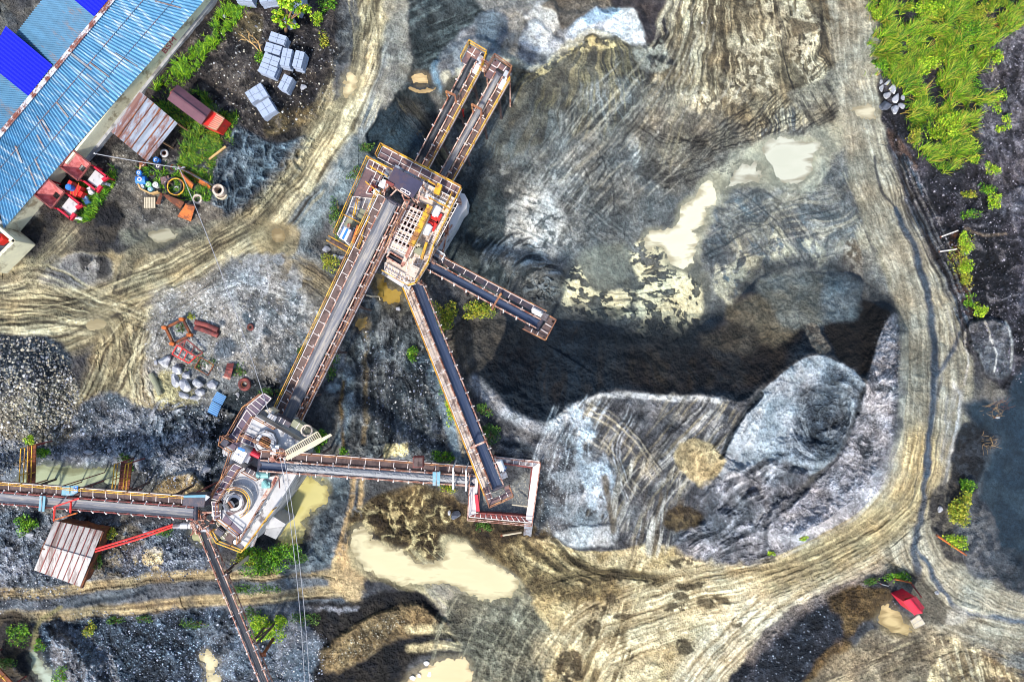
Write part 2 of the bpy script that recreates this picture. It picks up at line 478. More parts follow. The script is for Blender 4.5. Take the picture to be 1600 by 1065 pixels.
# ================= A. north-west yard
blot([(300, -40), (535, -40), (540, 60), (515, 150), (480, 215), (430, 220), (350, 225), (250, 250), (140, 330), (60, 330), (200, 130)], (84, 76, 72), vary=(58, 54, 56), sc=22, grain=0.8)
blot([(370, 20), (412, 25), (410, 62), (375, 55)], (112, 100, 74), 0.8)
spk([(330, 20), (520, 20), (500, 170), (380, 200), (310, 150)], (200, 196, 192), 0.10, 5, seed=82)
blot([(330, 120), (390, 110), (400, 190), (350, 200), (320, 180)], (116, 106, 98), 0.7, thr=0.0)
blot([(425, 175), (470, 165), (505, 160), (480, 195), (440, 212), (415, 205)], (138, 118, 82), 0.9, warp=6, dh=0.35, vary=(90, 80, 62), sc=8)
blot([(440, 195), (500, 180), (520, 165), (515, 190), (440, 222), (405, 215)], (40, 40, 46), 0.8)
# churned bluish mud heaps
sl, m, sd = blot([(362, 205), (400, 208), (430, 218), (490, 210), (480, 240), (455, 280), (420, 320), (380, 340), (340, 335), (340, 275), (352, 240)], (112, 120, 134), warp=7, dh=0.15, grain=0.7)
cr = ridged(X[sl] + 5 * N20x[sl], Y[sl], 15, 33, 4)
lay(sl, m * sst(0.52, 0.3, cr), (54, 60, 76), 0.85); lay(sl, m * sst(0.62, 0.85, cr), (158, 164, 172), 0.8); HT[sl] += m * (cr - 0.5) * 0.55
# junk-yard court
blot([(180, 230), (215, 235), (225, 300), (250, 325), (330, 320), (350, 345), (240, 375), (190, 350), (160, 330), (175, 280)], (132, 124, 114), 0.95, vary=(102, 96, 90), sc=14)
spk([(170, 230), (345, 260), (345, 340), (200, 345)], (196, 190, 182), 0.18, 4.5, seed=83)
blot([(0, 375), (50, 345), (120, 330), (190, 320), (200, 350), (160, 395), (90, 400), (30, 430), (-40, 440), (-40, 395)], (64, 60, 60), 0.9, vary=(92, 84, 74), sc=24)
blot([(145, 332), (190, 328), (195, 352), (160, 358)], (44, 44, 50), 0.9, dh=0.25)
# wet grey ruts south of the court
blot([(200, 360), (270, 358), (345, 350), (330, 375), (260, 392), (200, 385)], (138, 134, 116), 0.8, wet=0.5)
for k in range(5):
    stroke([(205 + 9 * k, 358), (215 + 10 * k, 372), (248 + 9 * k, 386)], 4, (66, 64, 62), 0.85, 3, dh=-0.12)
stroke([(120, 400), (180, 390), (250, 395), (310, 372), (370, 365)], 20, (74, 72, 70), 0.7, 8, 8)

# ================= B. west road system
blot([(-40, 430), (60, 400), (150, 395), (260, 400), (300, 430), (240, 470), (200, 520), (150, 540), (60, 525), (-40, 530)], (176, 162, 132), 0.95, vary=(142, 128, 100), sc=26, grain=0.5)
blot([(62, 412), (110, 398), (165, 402), (180, 430), (150, 462), (90, 458), (60, 440)], (160, 156, 152), 0.9, vary=(134, 130, 128), sc=18)
blot([(122, 405), (160, 398), (178, 420), (160, 435), (130, 425)], (72, 68, 66), 0.9, thr=-0.3, sc=20, dh=0.2)
road([(-60, 520), (60, 515), (150, 492), (250, 455), (350, 405), (430, 345), (490, 270), (540, 185), (575, 95), (600, 0), (610, -60)], 92, (164, 150, 120), (222, 208, 172), (112, 102, 80), 71)
road([(-60, 480), (40, 470), (110, 478), (170, 492), (240, 470), (330, 420)], 54, (176, 162, 130), (226, 210, 170), (108, 96, 74), 72)
road([(-50, 455), (20, 440), (60, 415), (100, 375), (130, 345)], 26, (150, 140, 118), (196, 182, 150), (88, 80, 68), 73, sc=0.7)
road([(175, 500), (185, 545), (175, 590), (140, 640), (100, 690)], 60, (150, 134, 104), (206, 190, 152), (92, 80, 60), 74, sc=0.9, warp=12)
road([(240, 470), (222, 540), (225, 600), (255, 660)], 46, (178, 164, 136), (214, 204, 176), (120, 104, 76), 75, warp=10)
stroke([(180, 470), (196, 425), (215, 395), (262, 372)], 22, (126, 118, 98), 0.9, 5, 4, wet=0.3)
stroke([(170, 470), (190, 425)], 3, (66, 60, 50), 0.9); stroke([(196, 470), (206, 425)], 3, (66, 60, 50), 0.9)
blot([(135, 462), (190, 462), (205, 500), (185, 530), (150, 528), (132, 495)], (156, 142, 110), 0.85, wet=0.35)
streaks([(-20, 490), (110, 500), (150, 525), (40, 530), (-30, 525)], 2, [(226, 214, 180), (100, 90, 72)], 90, 5, seed=45)
# east kerb of the NE road: pale grey silt bank
sl, m, v, u = path([(640, 20), (612, 110), (585, 190), (540, 270), (492, 330), (470, 380), (490, 430), (530, 470)], 56, 8, 12)
lay(sl, m, (150, 156, 160), 0.85); lay(sl, m * sst(0.1, 0.5, fbm(X[sl], Y[sl], 12, 35, 4)), (98, 106, 114), 0.7); HT[sl] += 0.5 * m
stroke([(700, 10), (668, 55), (640, 120), (600, 190), (560, 235)], 34, (96, 104, 110), 0.6, 12, 12)
blot([(600, -40), (655, -40), (660, 40), (640, 110), (600, 170), (580, 150), (602, 80)], (172, 166, 152), 0.8, vary=(134, 130, 124), sc=20)
streaks([(560, -20), (650, -20), (630, 120), (580, 190), (545, 170)], 112, [(224, 214, 188), (90, 82, 70)], 90, 4, seed=46)
stroke([(545, 0), (548, 60), (552, 110)], 5, (70, 64, 56), 0.8, 4); stroke([(556, 40), (560, 70), (562, 110)], 14, (132, 124, 104), 0.8, 3, wet=0.4)
blot([(528, -40), (560, -40), (552, 60), (540, 130), (520, 150), (525, 60)], (120, 120, 120), 0.8, vary=(90, 90, 94), sc=14)
RUT = ((84, 74, 58), (228, 216, 182), (70, 62, 52), (206, 192, 156))
scrape([(-30, 505), (80, 500), (170, 470), (300, 420), (420, 345), (480, 270)], 26, 34, 650, RUT, (1, 2.6), .7)
scrape([(-30, 470), (90, 478), (165, 500), (185, 560), (150, 640)], 18, 26, 651, RUT, (1, 2.8), .7); scrape([(235, 650), (222, 570), (258, 480), (350, 415)], 18, 24, 652, RUT, (1, 2.6), .7)
scrape([(-30, 450), (60, 430), (150, 470), (240, 500)], 12, 24, 653, RUT, (1, 2.4), .6); scrape([(560, -30), (570, 90), (530, 190), (470, 280)], 14, 34, 654, RUT, (1, 2.2), .6)
scrape([(120, 690), (160, 620), (200, 540), (280, 460)], 14, 34, 655, RUT, (1, 2.6), .6)
# mid junction below the silt bank
blot([(400, 340), (470, 350), (470, 385), (440, 400), (395, 385)], (158, 142, 108), 0.85, wet=0.4)
blot([(440, 395), (510, 430), (560, 480), (570, 545), (500, 560), (440, 470), (400, 420)], (138, 126, 110), 0.85, vary=(92, 86, 82), sc=14)
road([(440, 400), (500, 440), (560, 490), (590, 530)], 40, (132, 118, 96), (186, 170, 138), (74, 68, 62), 76, sc=0.7)

# ================= C. scrap clearing (pale gravel) and west stone heap
blot([(240, 470), (300, 440), (380, 420), (450, 430), (500, 470), (505, 530), (470, 590), (420, 610), (385, 600), (330, 640), (255, 620), (228, 560)], (168, 163, 158), 0.92, 16, 16, vary=(147, 141, 133), sc=22, grain=0.7)
scrape([(250, 560), (290, 490), (380, 450), (470, 460)], 16, 26, 620, ((96, 92, 88), (206, 202, 196)), a=.5); scrape([(300, 640), (380, 610), (470, 540)], 12, 30, 621, ((90, 88, 90), (198, 196, 194)), a=.5)
blot([(360, 420), (450, 400), (520, 470), (540, 560), (470, 600), (420, 560), (380, 480)], (166, 166, 168), 0.7, 10, 14, thr=-0.1, sc=24)
blot([(380, 470), (470, 450), (500, 540), (440, 590), (390, 540)], (102, 104, 108), 0.75, 10, 14, thr=0.05, sc=12)
spk([(240, 470), (380, 420), (500, 480), (480, 590), (330, 640), (230, 570)], (232, 228, 224), 0.25, 4.5, seed=84)
blot([(310, 560), (390, 540), (420, 600), (380, 640), (310, 620)], (126, 127, 130), 0.7, thr=-0.15, sc=14)
blot([(335, 540), (348, 527), (366, 532), (368, 552), (350, 560), (337, 552)], (102, 106, 117), 0.9, 3, 3)
for bx, by, br in ((388, 500, 9), (348, 505, 6), (355, 577, 6), (420, 520, 8)):
    blot([(bx - br, by), (bx, by - br), (bx + br, by), (bx, by + br)], (81, 90, 106), 0.8, 3, 4)
blot([(250, 575), (290, 590), (310, 640), (270, 660), (245, 620)], (190, 178, 132), 0.8, wet=0.2)
# stone heap at the west edge
sl, m, sd = blot([(-40, 535), (50, 522), (90, 535), (118, 580), (122, 630), (95, 690), (40, 730), (-40, 740)], (67, 71, 82), warp=6, grain=1.0)
lay(sl, m * sst(590, 650, Y[sl] + 0.25 * X[sl] + 20 * G_M[sl]), (140, 132, 118), 0.9)
HT[sl] += 1.7 * sst(0, 75, sd)
spk([(-40, 535), (60, 525), (115, 580), (118, 640), (60, 720), (-40, 730)], (208, 198, 180), 0.55, 5.0, seed=85, dh=0.16)
spk([(-40, 600), (110, 600), (118, 640), (60, 720), (-40, 730)], (232, 220, 190), 0.6, 6.2, seed=86, dh=0.16)
# grey stone field north of the pond
blot([(120, 640), (180, 610), (250, 640), (330, 640), (345, 690), (330, 740), (280, 770), (220, 730), (60, 720), (-40, 720), (100, 690)], (142, 141, 146), 0.95, vary=(100, 104, 115), sc=26, grain=0.9)
blot([(-40, 690), (60, 690), (120, 720), (60, 760), (-40, 765)], (128, 128, 136), 0.9)
arcs([(235, 630), (320, 640), (330, 710), (250, 720)], 290, 680, (176, 174, 178), 5, 0.5, 0.8, seed=62, dh=0.12)
arcs([(235, 630), (320, 640), (330, 710), (250, 720)], 290, 680, (70, 74, 86), 6, 0.5, 0.7, seed=63, dh=-0.1)
spk([(120, 620), (345, 640), (345, 740), (230, 750), (-40, 755), (-40, 700)], (224, 222, 226), 0.38, 4.6, seed=87, dh=0.1)
blot([(330, 640), (400, 600), (440, 600), (420, 640), (370, 680), (345, 740), (320, 760), (335, 700)], (53, 60, 71), 0.85, thr=-0.5, sc=18, dh=-0.5)
blot([(240, 765), (262, 742), (295, 738), (320, 760), (322, 785), (245, 785)], (172, 150, 112), 0.95, 3, 3, dh=0.6, vary=(140, 120, 88), sc=6)

# ================= D. south-west gravel
blot([(-40, 800), (60, 810), (170, 820), (330, 820), (330, 880), (240, 900), (120, 905), (60, 930), (-40, 930)], (109, 113, 126), 0.95, vary=(77, 81, 93), sc=20, grain=1.0)
blot([(-40, 850), (50, 860), (60, 930), (-40, 940)], (138, 138, 146), 0.7)
spk([(-40, 800), (170, 815), (330, 820), (300, 885), (60, 920), (-40, 935)], (212, 212, 220), 0.4, 4.4, seed=88, dh=0.1)
blot([(165, 830), (215, 825), (215, 880), (160, 930), (120, 920)], (131, 120, 102), 0.85, thr=-0.3, sc=16)
blot([(190, 865), (225, 850), (262, 860), (265, 900), (200, 905)], (107, 106, 115), 0.8)
for a_, b_ in (((224, 858), (250, 882)), ((210, 870), (215, 880)), ((240, 890), (250, 895))):
    blot([(a_[0], a_[1]), (b_[0], a_[1] - 2), (b_[0] + 2, b_[1]), (a_[0] + 3, b_[1] + 2)], (196, 176, 138), 0.9, 2, 6, wet=0.4)
blot([(-40, 915), (160, 905), (350, 890), (520, 890), (560, 900), (560, 945), (350, 955), (160, 968), (-40, 975)], (121, 122, 128), 0.9, vary=(93, 95, 104), sc=24)
road([(-60, 930), (80, 925), (180, 912), (280, 900), (380, 899), (480, 893), (560, 905)], 15, (172, 152, 116), (200, 180, 142), (120, 102, 78), 77, sc=0.6, soft=4)
road([(-60, 962), (80, 960), (180, 952), (280, 942), (380, 936), (470, 928), (570, 920)], 17, (172, 152, 116), (200, 180, 142), (120, 102, 78), 78, sc=0.6, soft=4)
stroke([(120, 945), (180, 935), (230, 922)], 6, (58, 62, 76), 0.85, 3, dh=-0.15)
blot([(60, 975), (200, 965), (330, 955), (395, 975), (440, 1040), (460, 1110), (60, 1110), (70, 1040)], (77, 83, 102), 0.95, vary=(51, 57, 75), sc=26, grain=1.0)
sl, m, sd = area([(95, 960), (380, 950), (420, 1110), (180, 1110), (150, 1040)], 20, 10); HT[sl] -= 1.4 * m
blot([(80, 975), (130, 980), (175, 1040), (190, 1110), (110, 1110), (85, 1040)], (156, 150, 148), 0.85, vary=(128, 125, 128), sc=14)
blot([(300, 985), (370, 975), (430, 1060), (440, 1110), (350, 1110), (330, 1040)], (128, 129, 137), 0.7, thr=-0.3)
spk([(60, 970), (330, 960), (420, 1000), (440, 1110), (60, 1110)], (196, 204, 224), 0.4, 4.0, seed=89, dh=0.1)
spk([(200, 1000), (300, 1000), (300, 1040), (200, 1040)], (206, 216, 240), 0.4, 6.0, seed=90, dh=0.14)
blot([(-40, 965), (50, 970), (60, 1040), (40, 1110), (-40, 1110)], (63, 55, 51), 0.9, vary=(98, 85, 68), sc=16)
blot([(380, 960), (480, 955), (540, 975), (500, 1020), (500, 1110), (400, 1110)], (122, 124, 136), 0.9, vary=(98, 104, 119), sc=14)
spk([(420, 975), (520, 975), (500, 1100), (430, 1100)], (204, 206, 216), 0.35, 4.0, seed=91)

# ================= E. under and east of the main conveyor
blot([(520, 470), (600, 440), (660, 480), (690, 560), (700, 640), (690, 720), (560, 720), (530, 640), (540, 560)], (121, 122, 124), 0.95, vary=(86, 90, 97), sc=18, grain=0.8)
streaks([(560, 470), (640, 480), (680, 600), (660, 700), (560, 700), (545, 600)], 82, [(146, 146, 142), (48, 54, 66)], 70, 5, seed=47, dh=0.08, curl=10)
for k, (x_, c_) in enumerate(((556, (58, 62, 72)), (568, (132, 116, 88)), (578, (50, 56, 66)), (592, (120, 122, 126)), (612, (60, 66, 78)))):
    stroke([(x_ + 8, 500), (x_ + 2, 560), (x_ + 4, 620), (x_, 690)], 9, c_, 0.8, 6, 3, dh=-0.14)
spk([(580, 540), (680, 560), (690, 700), (600, 700)], (176, 180, 192), 0.35, 4, seed=92)
blot([(600, 600), (690, 600), (700, 700), (610, 705)], (67, 74, 88), 0.7, thr=-0.1, sc=16)
stroke([(665, 560), (690, 620), (712, 690), (720, 720)], 20, (124, 134, 150), 0.9, 4, 4, wet=0.5)
stroke([(700, 600), (712, 650), (724, 712)], 4, (176, 160, 128), 0.8, 3)
stroke([(520, 600), (545, 580), (540, 640), (530, 690)], 14, (150, 158, 166), 0.8, 6, 5, wet=0.5)
stroke([(538, 590), (532, 640), (536, 700)], 5, (146, 116, 62), 0.9, 4)
for bx in (604, 616, 630):
    blot([(bx - 6, 696), (bx + 6, 694), (bx + 7, 710), (bx - 5, 712)], (220, 204, 156), 0.9, 2, 4)
blot([(585, 430), (640, 440), (650, 490), (600, 490)], (102, 99, 91), 0.9)
# around the crushing house, pond banks
blot([(330, 760), (350, 720), (440, 800), (440, 850), (330, 850), (300, 840)], (51, 55, 66), 0.8)
blot([(470, 740), (545, 735), (560, 800), (540, 860), (470, 900), (440, 890), (420, 850), (480, 840)], (84, 90, 102), 0.95, vary=(128, 132, 137), sc=16)
for x0_, x1_ in ((552, 528), (566, 540)):
    stroke([(x0_, 742), (x0_ - 6, 790), (x1_, 850), (x1_ - 4, 890)], 8, (196, 168, 124), 0.85, 4, 3, dh=-0.12)
blot([(520, 850), (560, 850), (580, 900), (560, 940), (525, 915)], (196, 170, 128), 0.9, warp=12, wet=0.2)
blot([(480, 735), (520, 735), (515, 752), (490, 752)], (176, 176, 170), 0.9, 3, 3, dh=0.2)

# ================= F. brown mud south of the bin
blot([(560, 790), (620, 765), (700, 775), (740, 800), (830, 815), (880, 850), (900, 900), (860, 930), (780, 880), (720, 870), (640, 880), (560, 860), (535, 830)], (126, 108, 74), 0.95, vary=(84, 70, 48), sc=14, grain=0.8)
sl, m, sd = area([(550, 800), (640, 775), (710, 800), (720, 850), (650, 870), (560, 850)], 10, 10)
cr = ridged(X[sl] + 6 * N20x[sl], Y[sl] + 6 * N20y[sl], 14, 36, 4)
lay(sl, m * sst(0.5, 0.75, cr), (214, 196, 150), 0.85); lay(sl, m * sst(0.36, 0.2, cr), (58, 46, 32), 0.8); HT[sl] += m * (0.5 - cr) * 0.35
blot([(690, 822), (712, 826), (708, 848), (688, 846)], (66, 54, 38), 0.9)
blot([(690, 780), (780, 812), (860, 830), (880, 870), (800, 850), (720, 820)], (66, 54, 38), 0.75, thr=-0.3, sc=10)
blot([(700, 830), (800, 900), (820, 940), (740, 960), (650, 930), (560, 890), (545, 850), (600, 850), (640, 880), (690, 870)], (206, 190, 150), 0.9, warp=8, wet=0.35, grain=0.2)
blot([(660, 910), (740, 900), (810, 925), (780, 960), (740, 980), (690, 950)], (164, 156, 142), 0.95, warp=6, wet=0.4, grain=0.3)
arcs([(600, 860), (800, 880), (800, 950), (640, 940)], 900, 600, (206, 196, 160), 5, 0.5, 0.6, seed=64)
stroke([(555, 855), (585, 900), (650, 930), (700, 980), (720, 1010)], 6, (96, 84, 62), 0.85, 4, 2, dh=-0.1)
# dark spoil bank
blot([(470, 950), (560, 935), (640, 930), (690, 960), (700, 990), (640, 1030), (620, 1110), (480, 1110), (500, 1010), (480, 975)], (58, 52, 46), 0.95, vary=(36, 36, 42), sc=18, grain=0.9)
blot([(500, 1035), (505, 1005), (560, 970), (640, 945), (690, 960), (690, 975), (600, 1010), (560, 1030), (510, 1050)], (156, 134, 98), 0.95, warp=6, vary=(116, 98, 70), sc=12, dh=0.5)
spk([(505, 1035), (510, 1010), (600, 965), (640, 975), (560, 1025)], (226, 216, 196), 0.4, 4, seed=93)
stroke([(560, 940), (620, 928), (680, 955), (690, 985)], 12, (38, 36, 36), 0.85, 6, 4)
stroke([(470, 955), (520, 950), (555, 945)], 7, (160, 156, 160), 0.7, 8)
for yy in (985, 1012):
    stroke([(640, yy), (690, yy - 6), (740, yy)], 13, (206, 190, 150), 0.85, 5, 4, wet=0.3)
    stroke([(640, yy + 9), (690, yy + 5), (735, yy + 9)], 4, (62, 54, 42), 0.85, 4)
blot([(700, 930), (820, 930), (880, 940), (900, 1000), (890, 1110), (690, 1110), (640, 1060), (720, 1020)], (134, 130, 112), 0.95, vary=(110, 106, 92), sc=22, grain=0.8)
arcs([(700, 930), (900, 940), (890, 1110), (690, 1110)], 640, 1250, (98, 94, 80), 6, 0.4, 0.7, seed=65, thr=0.1)
arcs([(700, 930), (900, 940), (890, 1110), (690, 1110)], 1000, 1100, (164, 158, 136), 6, 0.5, 0.6, seed=66, thr=0.2)

# ================= G. south bright haul area
blot([(800, 850), (900, 840), (1000, 845), (1090, 860), (1200, 880), (1300, 850), (1380, 820), (1400, 870), (1340, 900), (1260, 940), (1180, 1010), (1150, 1110), (860, 1110), (870, 1010), (830, 940), (860, 900)], (212, 194, 156), 0.95, vary=(184, 164, 122), sc=30, grain=0.7)
road([(1452, 640), (1436, 760), (1390, 830), (1300, 880), (1180, 920), (1050, 950), (930, 1000), (880, 1080)], 120, (196, 180, 146), (236, 222, 186), (146, 128, 96), 79, soft=30)
road([(1446, 690), (1432, 790), (1380, 850), (1290, 900), (1200, 960), (1120, 1030), (1060, 1110)], 80, (216, 202, 174), (240, 228, 200), (168, 150, 118), 70, soft=24)
streaks([(880, 870), (1000, 870), (1000, 1000), (940, 1100), (880, 1100), (860, 960)], 108, [(232, 212, 166), (120, 102, 70)], 60, 6, seed=48)
blot([(790, 850), (860, 850), (960, 905), (960, 930), (880, 940), (820, 920)], (120, 104, 74), 0.95, vary=(160, 142, 104), sc=10, grain=0.8)
for k in range(5):
    stroke([(800 + 22 * k, 850 - 3 * k), (850 + 18 * k, 890 - 3 * k), (905 + 14 * k, 915 - 6 * k)], 7, (74, 64, 46) if k % 2 else (176, 160, 124), 0.8, 4, 2, dh=-0.1)
road([(830, 925), (880, 900), (960, 895), (1060, 905)], 16, (110, 96, 68), (164, 146, 108), (66, 58, 42), 69, sc=0.6, soft=4)
for k, (bx, by, bw, bh, d) in enumerate(((1078, 922, 46, 14, 0), (930, 955, 26, 18, 0), (1068, 1012, 26, 20, .1), (1145, 976, 14, 12, 0), (1052, 957, 34, 12, .1), (1100, 950, 26, 9, 0), (1235, 885, 90, 22, -.3), (1270, 868, 60, 18, -.3),
        (925, 985, 26, 20, 0), (980, 960, 30, 8, 0), (1058, 940, 26, 10, 0), (960, 900, 40, 12, 0), (1060, 880, 36, 16, 0), (1350, 905, 20, 10, .4), (890, 1045, 30, 40, 0), (1015, 905, 20, 10, 0), (985, 1020, 12, 10, 0), (1130, 940, 24, 10, 0), (955, 935, 20, 10, .2))):
    blot([(bx - bw / 2, by - bh * (.5 + d)), (bx + bw / 2, by - bh * (.5 - d)), (bx + bw / 2, by + bh * .5), (bx - bw / 2, by + bh * .5)], (92, 80, 60), 0.85, 3, 10, thr=-0.35, sc=9, seed=100 + k)
# east dark wedge and south-east ground
blot([(1120, 1110), (1180, 1010), (1260, 945), (1340, 905), (1400, 885), (1430, 900), (1425, 950), (1380, 950), (1330, 990), (1260, 1060), (1220, 1110)], (62, 64, 78), 0.95, vary=(40, 42, 54), sc=20, grain=0.9)
spk([(1150, 1080), (1260, 955), (1400, 890), (1420, 940), (1300, 1000), (1210, 1100)], (170, 172, 186), 0.22, 4.4, seed=94)
stroke([(1170, 1030), (1240, 965), (1320, 918), (1390, 880)], 20, (176, 160, 146), 0.6, 8, 8)
blot([(1300, 935), (1390, 920), (1390, 950), (1350, 975), (1290, 1020), (1240, 1070), (1215, 1110), (1250, 1110), (1340, 1040)], (120, 98, 60), 0.85, warp=8, vary=(80, 66, 44), sc=12)
blot([(1240, 1110), (1290, 1040), (1370, 985), (1460, 965), (1560, 980), (1640, 990), (1640, 1110)], (160, 146, 122), 0.95, vary=(128, 116, 98), sc=26, grain=0.7)
streaks([(1280, 1060), (1400, 1000), (1500, 1010), (1480, 1100), (1290, 1100)], -22, [(186, 172, 142), (96, 84, 66)], 80, 7, seed=49, dh=0.06)
blot([(1470, 1000), (1560, 1010), (1600, 1060), (1560, 1110), (1440, 1110), (1450, 1040)], (226, 208, 168), 0.85, thr=0.0, sc=22)
streaks([(1460, 1000), (1580, 1010), (1600, 1090), (1450, 1100)], 75, [(238, 224, 190), (130, 112, 84)], 50, 5, seed=50)
streaks([(1480, 960), (1640, 985), (1640, 1060), (1540, 1020)], 20, [(150, 148, 142), (104, 104, 106)], 80, 6, seed=52)

# ================= H. central floor
blot([(640, 60), (720, 20), (1000, -40), (1340, -40), (1345, 180), (1390, 300), (1420, 420), (1400, 470), (1300, 440), (1160, 470), (1060, 530), (900, 510), (800, 470), (760, 430), (720, 330), (730, 220)], (132, 132, 128), 0.95, vary=(104, 106, 106), sc=46, grain=0.6)
# dark north-west pit behind the north conveyors
blot([(640, 0), (750, -20), (770, 20), (730, 60), (690, 90), (680, 130), (650, 170), (620, 150), (640, 80)], (84, 90, 94), 0.9, vary=(58, 64, 68), sc=18)
streaks([(640, -20), (750, -20), (740, 50), (660, 120)], -24, [(120, 128, 130), (50, 56, 60)], 50, 5, seed=53)
blot([(580, 190), (640, 130), (660, 120), (690, 200), (700, 260), (730, 300), (740, 420), (720, 440), (660, 300), (580, 240)], (46, 54, 66), 0.9, vary=(66, 74, 84), sc=22, dh=-0.4)
road([(615, 140), (660, 200), (700, 255), (740, 300)], 26, (116, 108, 88), (150, 138, 108), (60, 60, 58), 68, sc=0.7, a=0.7)
blot([(600, 160), (650, 190), (660, 230), (600, 230), (570, 215)], (60, 72, 90), 0.8, thr=-0.4, sc=14)
# pale blue slurry rock under the conveyor heads
sl, m, sd = blot([(675, 108), (690, 90), (715, 72), (760, 62), (800, 95), (790, 130), (760, 160), (735, 170), (700, 150)], (150, 164, 186), 0.95, warp=5, dh=0.9, vary=(120, 136, 162), sc=14)
arcs([(680, 105), (720, 72), (790, 80), (790, 140), (730, 165)], 760, 105, (88, 108, 142), 7, 0.8, 0.7, seed=67)
blot([(755, 140), (785, 128), (790, 140), (760, 155)], (196, 196, 192), 0.9, 3, 4)
# white broken rock faces at the top
blot([(688, 100), (735, 45), (760, 25), (800, 5), (840, -10), (890, 15), (960, 5), (1005, 30), (1008, 72), (940, 58), (885, 95), (830, 112), (795, 140), (745, 166)], (150, 150, 152), 0.95, 6, 10, vary=(120, 120, 124), sc=16, dh=0.4, grain=0.4)
blot([(745, -20), (830, -20), (830, 10), (795, 22), (760, 22)], (152, 148, 142), 0.9, 5, 6, dh=0.25)
blot([(752, 25), (790, 22), (797, 45), (780, 60), (778, 92), (750, 80), (740, 45)], (116, 122, 134), 0.9, 4, 7, dh=0.2)
blot([(795, 22), (815, 20), (820, 40), (812, 70), (808, 95), (785, 95), (792, 60)], (166, 158, 146), 0.9, 4, 6, dh=0.2)
blot([(820, 25), (840, 0), (860, 0), (880, 25), (876, 55), (850, 52), (830, 40)], (206, 200, 190), 0.9, 5, 9, dh=0.3, vary=(176, 170, 164), sc=9)
blot([(815, 60), (835, 35), (880, 60), (890, 72), (865, 85), (825, 78)], (192, 192, 194), 0.9, 5, 9, dh=0.35, vary=(214, 212, 206), sc=12)
blot([(905, 40), (925, 18), (955, 10), (985, 18), (1008, 55), (1000, 72), (975, 66), (950, 52), (925, 60), (895, 62)], (222, 222, 222), 0.95, 4, 9, dh=0.4, vary=(190, 192, 198), sc=12)
blot([(915, 20), (950, 8), (968, 14), (945, 28), (920, 38)], (150, 164, 190), 0.8, 3, 4)
blot([(850, 0), (1000, -40), (990, 10), (960, 5), (920, 20), (885, 45), (870, 20)], (120, 110, 98), 0.9, 3, 5, dh=0.2)
blot([(955, -40), (1085, -40), (1075, 20), (1030, 60), (1012, 66), (1000, 40), (985, 15), (955, 5)], (92, 84, 84), 0.95, 3, 5, vary=(72, 66, 70), sc=22, dh=0.8, grain=0.3)
stroke([(1082, -10), (1075, 25), (1040, 58), (1015, 72)], 9, (40, 40, 46), 0.85, 5)
sl, m, v, u = path([(700, 118), (760, 100), (800, 100), (830, 108), (872, 95), (905, 65), (935, 50), (960, 62), (975, 70)], 16, 6, 4)
lay(sl, m * sst(-.5, .1, G_M[sl]), (196, 190, 170), 0.8); HT[sl] += 0.25 * m
# olive rubble fan below the rocks
blot([(700, 130), (780, 105), (830, 110), (880, 92), (940, 52), (985, 75), (1010, 100), (1000, 180), (960, 240), (880, 250), (800, 240), (740, 260), (715, 210)], (114, 111, 100), 0.95, vary=(90, 89, 84), sc=18, warp=10, grain=0.4)
fan([(800, 118), (850, 112), (940, 62), (985, 75), (1005, 100), (985, 150), (900, 160), (815, 165)], 930, -10, [(134, 126, 98), (54, 54, 52), (170, 158, 124)], 0.045, 110, 0.7, seed=54, dh=0.03)
fan([(720, 170), (800, 150), (980, 120), (1020, 160), (980, 250), (880, 270), (820, 270), (740, 300), (720, 250)], 905, 30, [(126, 130, 130), (54, 60, 64), (160, 160, 154)], 0.05, 160, 0.7, seed=55, dh=0.05)
scrape([(850, 130), (830, 190), (810, 250)], 14, 60, 601, a=.5, cols=((56, 58, 60), (150, 150, 142)), fan=1.3); scrape([(960, 100), (965, 170), (950, 240)], 14, 50, 602, ((60, 58, 52), (170, 160, 128)), fan=1.3)
scrape([(880, 250), (930, 215), (1000, 205)], 8, 40, 603)
blot([(870, 92), (935, 57), (960, 72), (900, 82), (850, 118), (822, 118)], (214, 200, 156), 0.85, 3, 7, thr=-0.05, sc=8)
# top centre: tan drags with cream blotches
blot([(1060, 20), (1100, -40), (1320, -40), (1330, 160), (1230, 170), (1150, 230), (1060, 260), (1010, 200), (1020, 110)], (140, 126, 100), 0.9, vary=(112, 102, 84), sc=24)
fan([(1080, -40), (1320, -40), (1330, 150), (1230, 200), (1130, 240), (1040, 230), (1015, 130)], 1130, -420, [(180, 164, 132), (84, 76, 62), (228, 216, 184), (66, 62, 58), (206, 194, 164)], 0.009, 170, 0.75, seed=56, dh=0.03)
for pts in ([(1180, -40), (1210, -40), (1215, 20), (1180, 22)], [(1235, 0), (1262, 0), (1270, 70), (1240, 70), (1222, 30)], [(1155, 60), (1195, 50), (1205, 130), (1195, 160), (1165, 120)], [(1200, 30), (1215, 40), (1220, 80), (1205, 80)],
            [(1240, 80), (1262, 72), (1280, 120), (1268, 130)], [(1140, 120), (1160, 110), (1170, 150), (1140, 150)], [(1060, 150), (1110, 130), (1120, 170), (1065, 190)]):
    blot(pts, (224, 212, 184), 0.7, 12, 14, thr=0.0, sc=7, seed=37)
blot([(1232, 36), (1262, 30), (1272, 44), (1240, 52)], (132, 118, 96), 0.9, 3, 6)
stroke([(1050, 10), (1020, 110), (1000, 150)], 8, (40, 40, 46), 0.5, 6)
blot([(990, 78), (1030, 62), (1045, 90), (1040, 110), (1000, 105)], (172, 172, 160), 0.8, 4, 8, thr=-0.2)
blot([(1022, 88), (1042, 86), (1055, 100), (1048, 104), (1028, 96)], (44, 48, 54), 0.9, 3, 4)
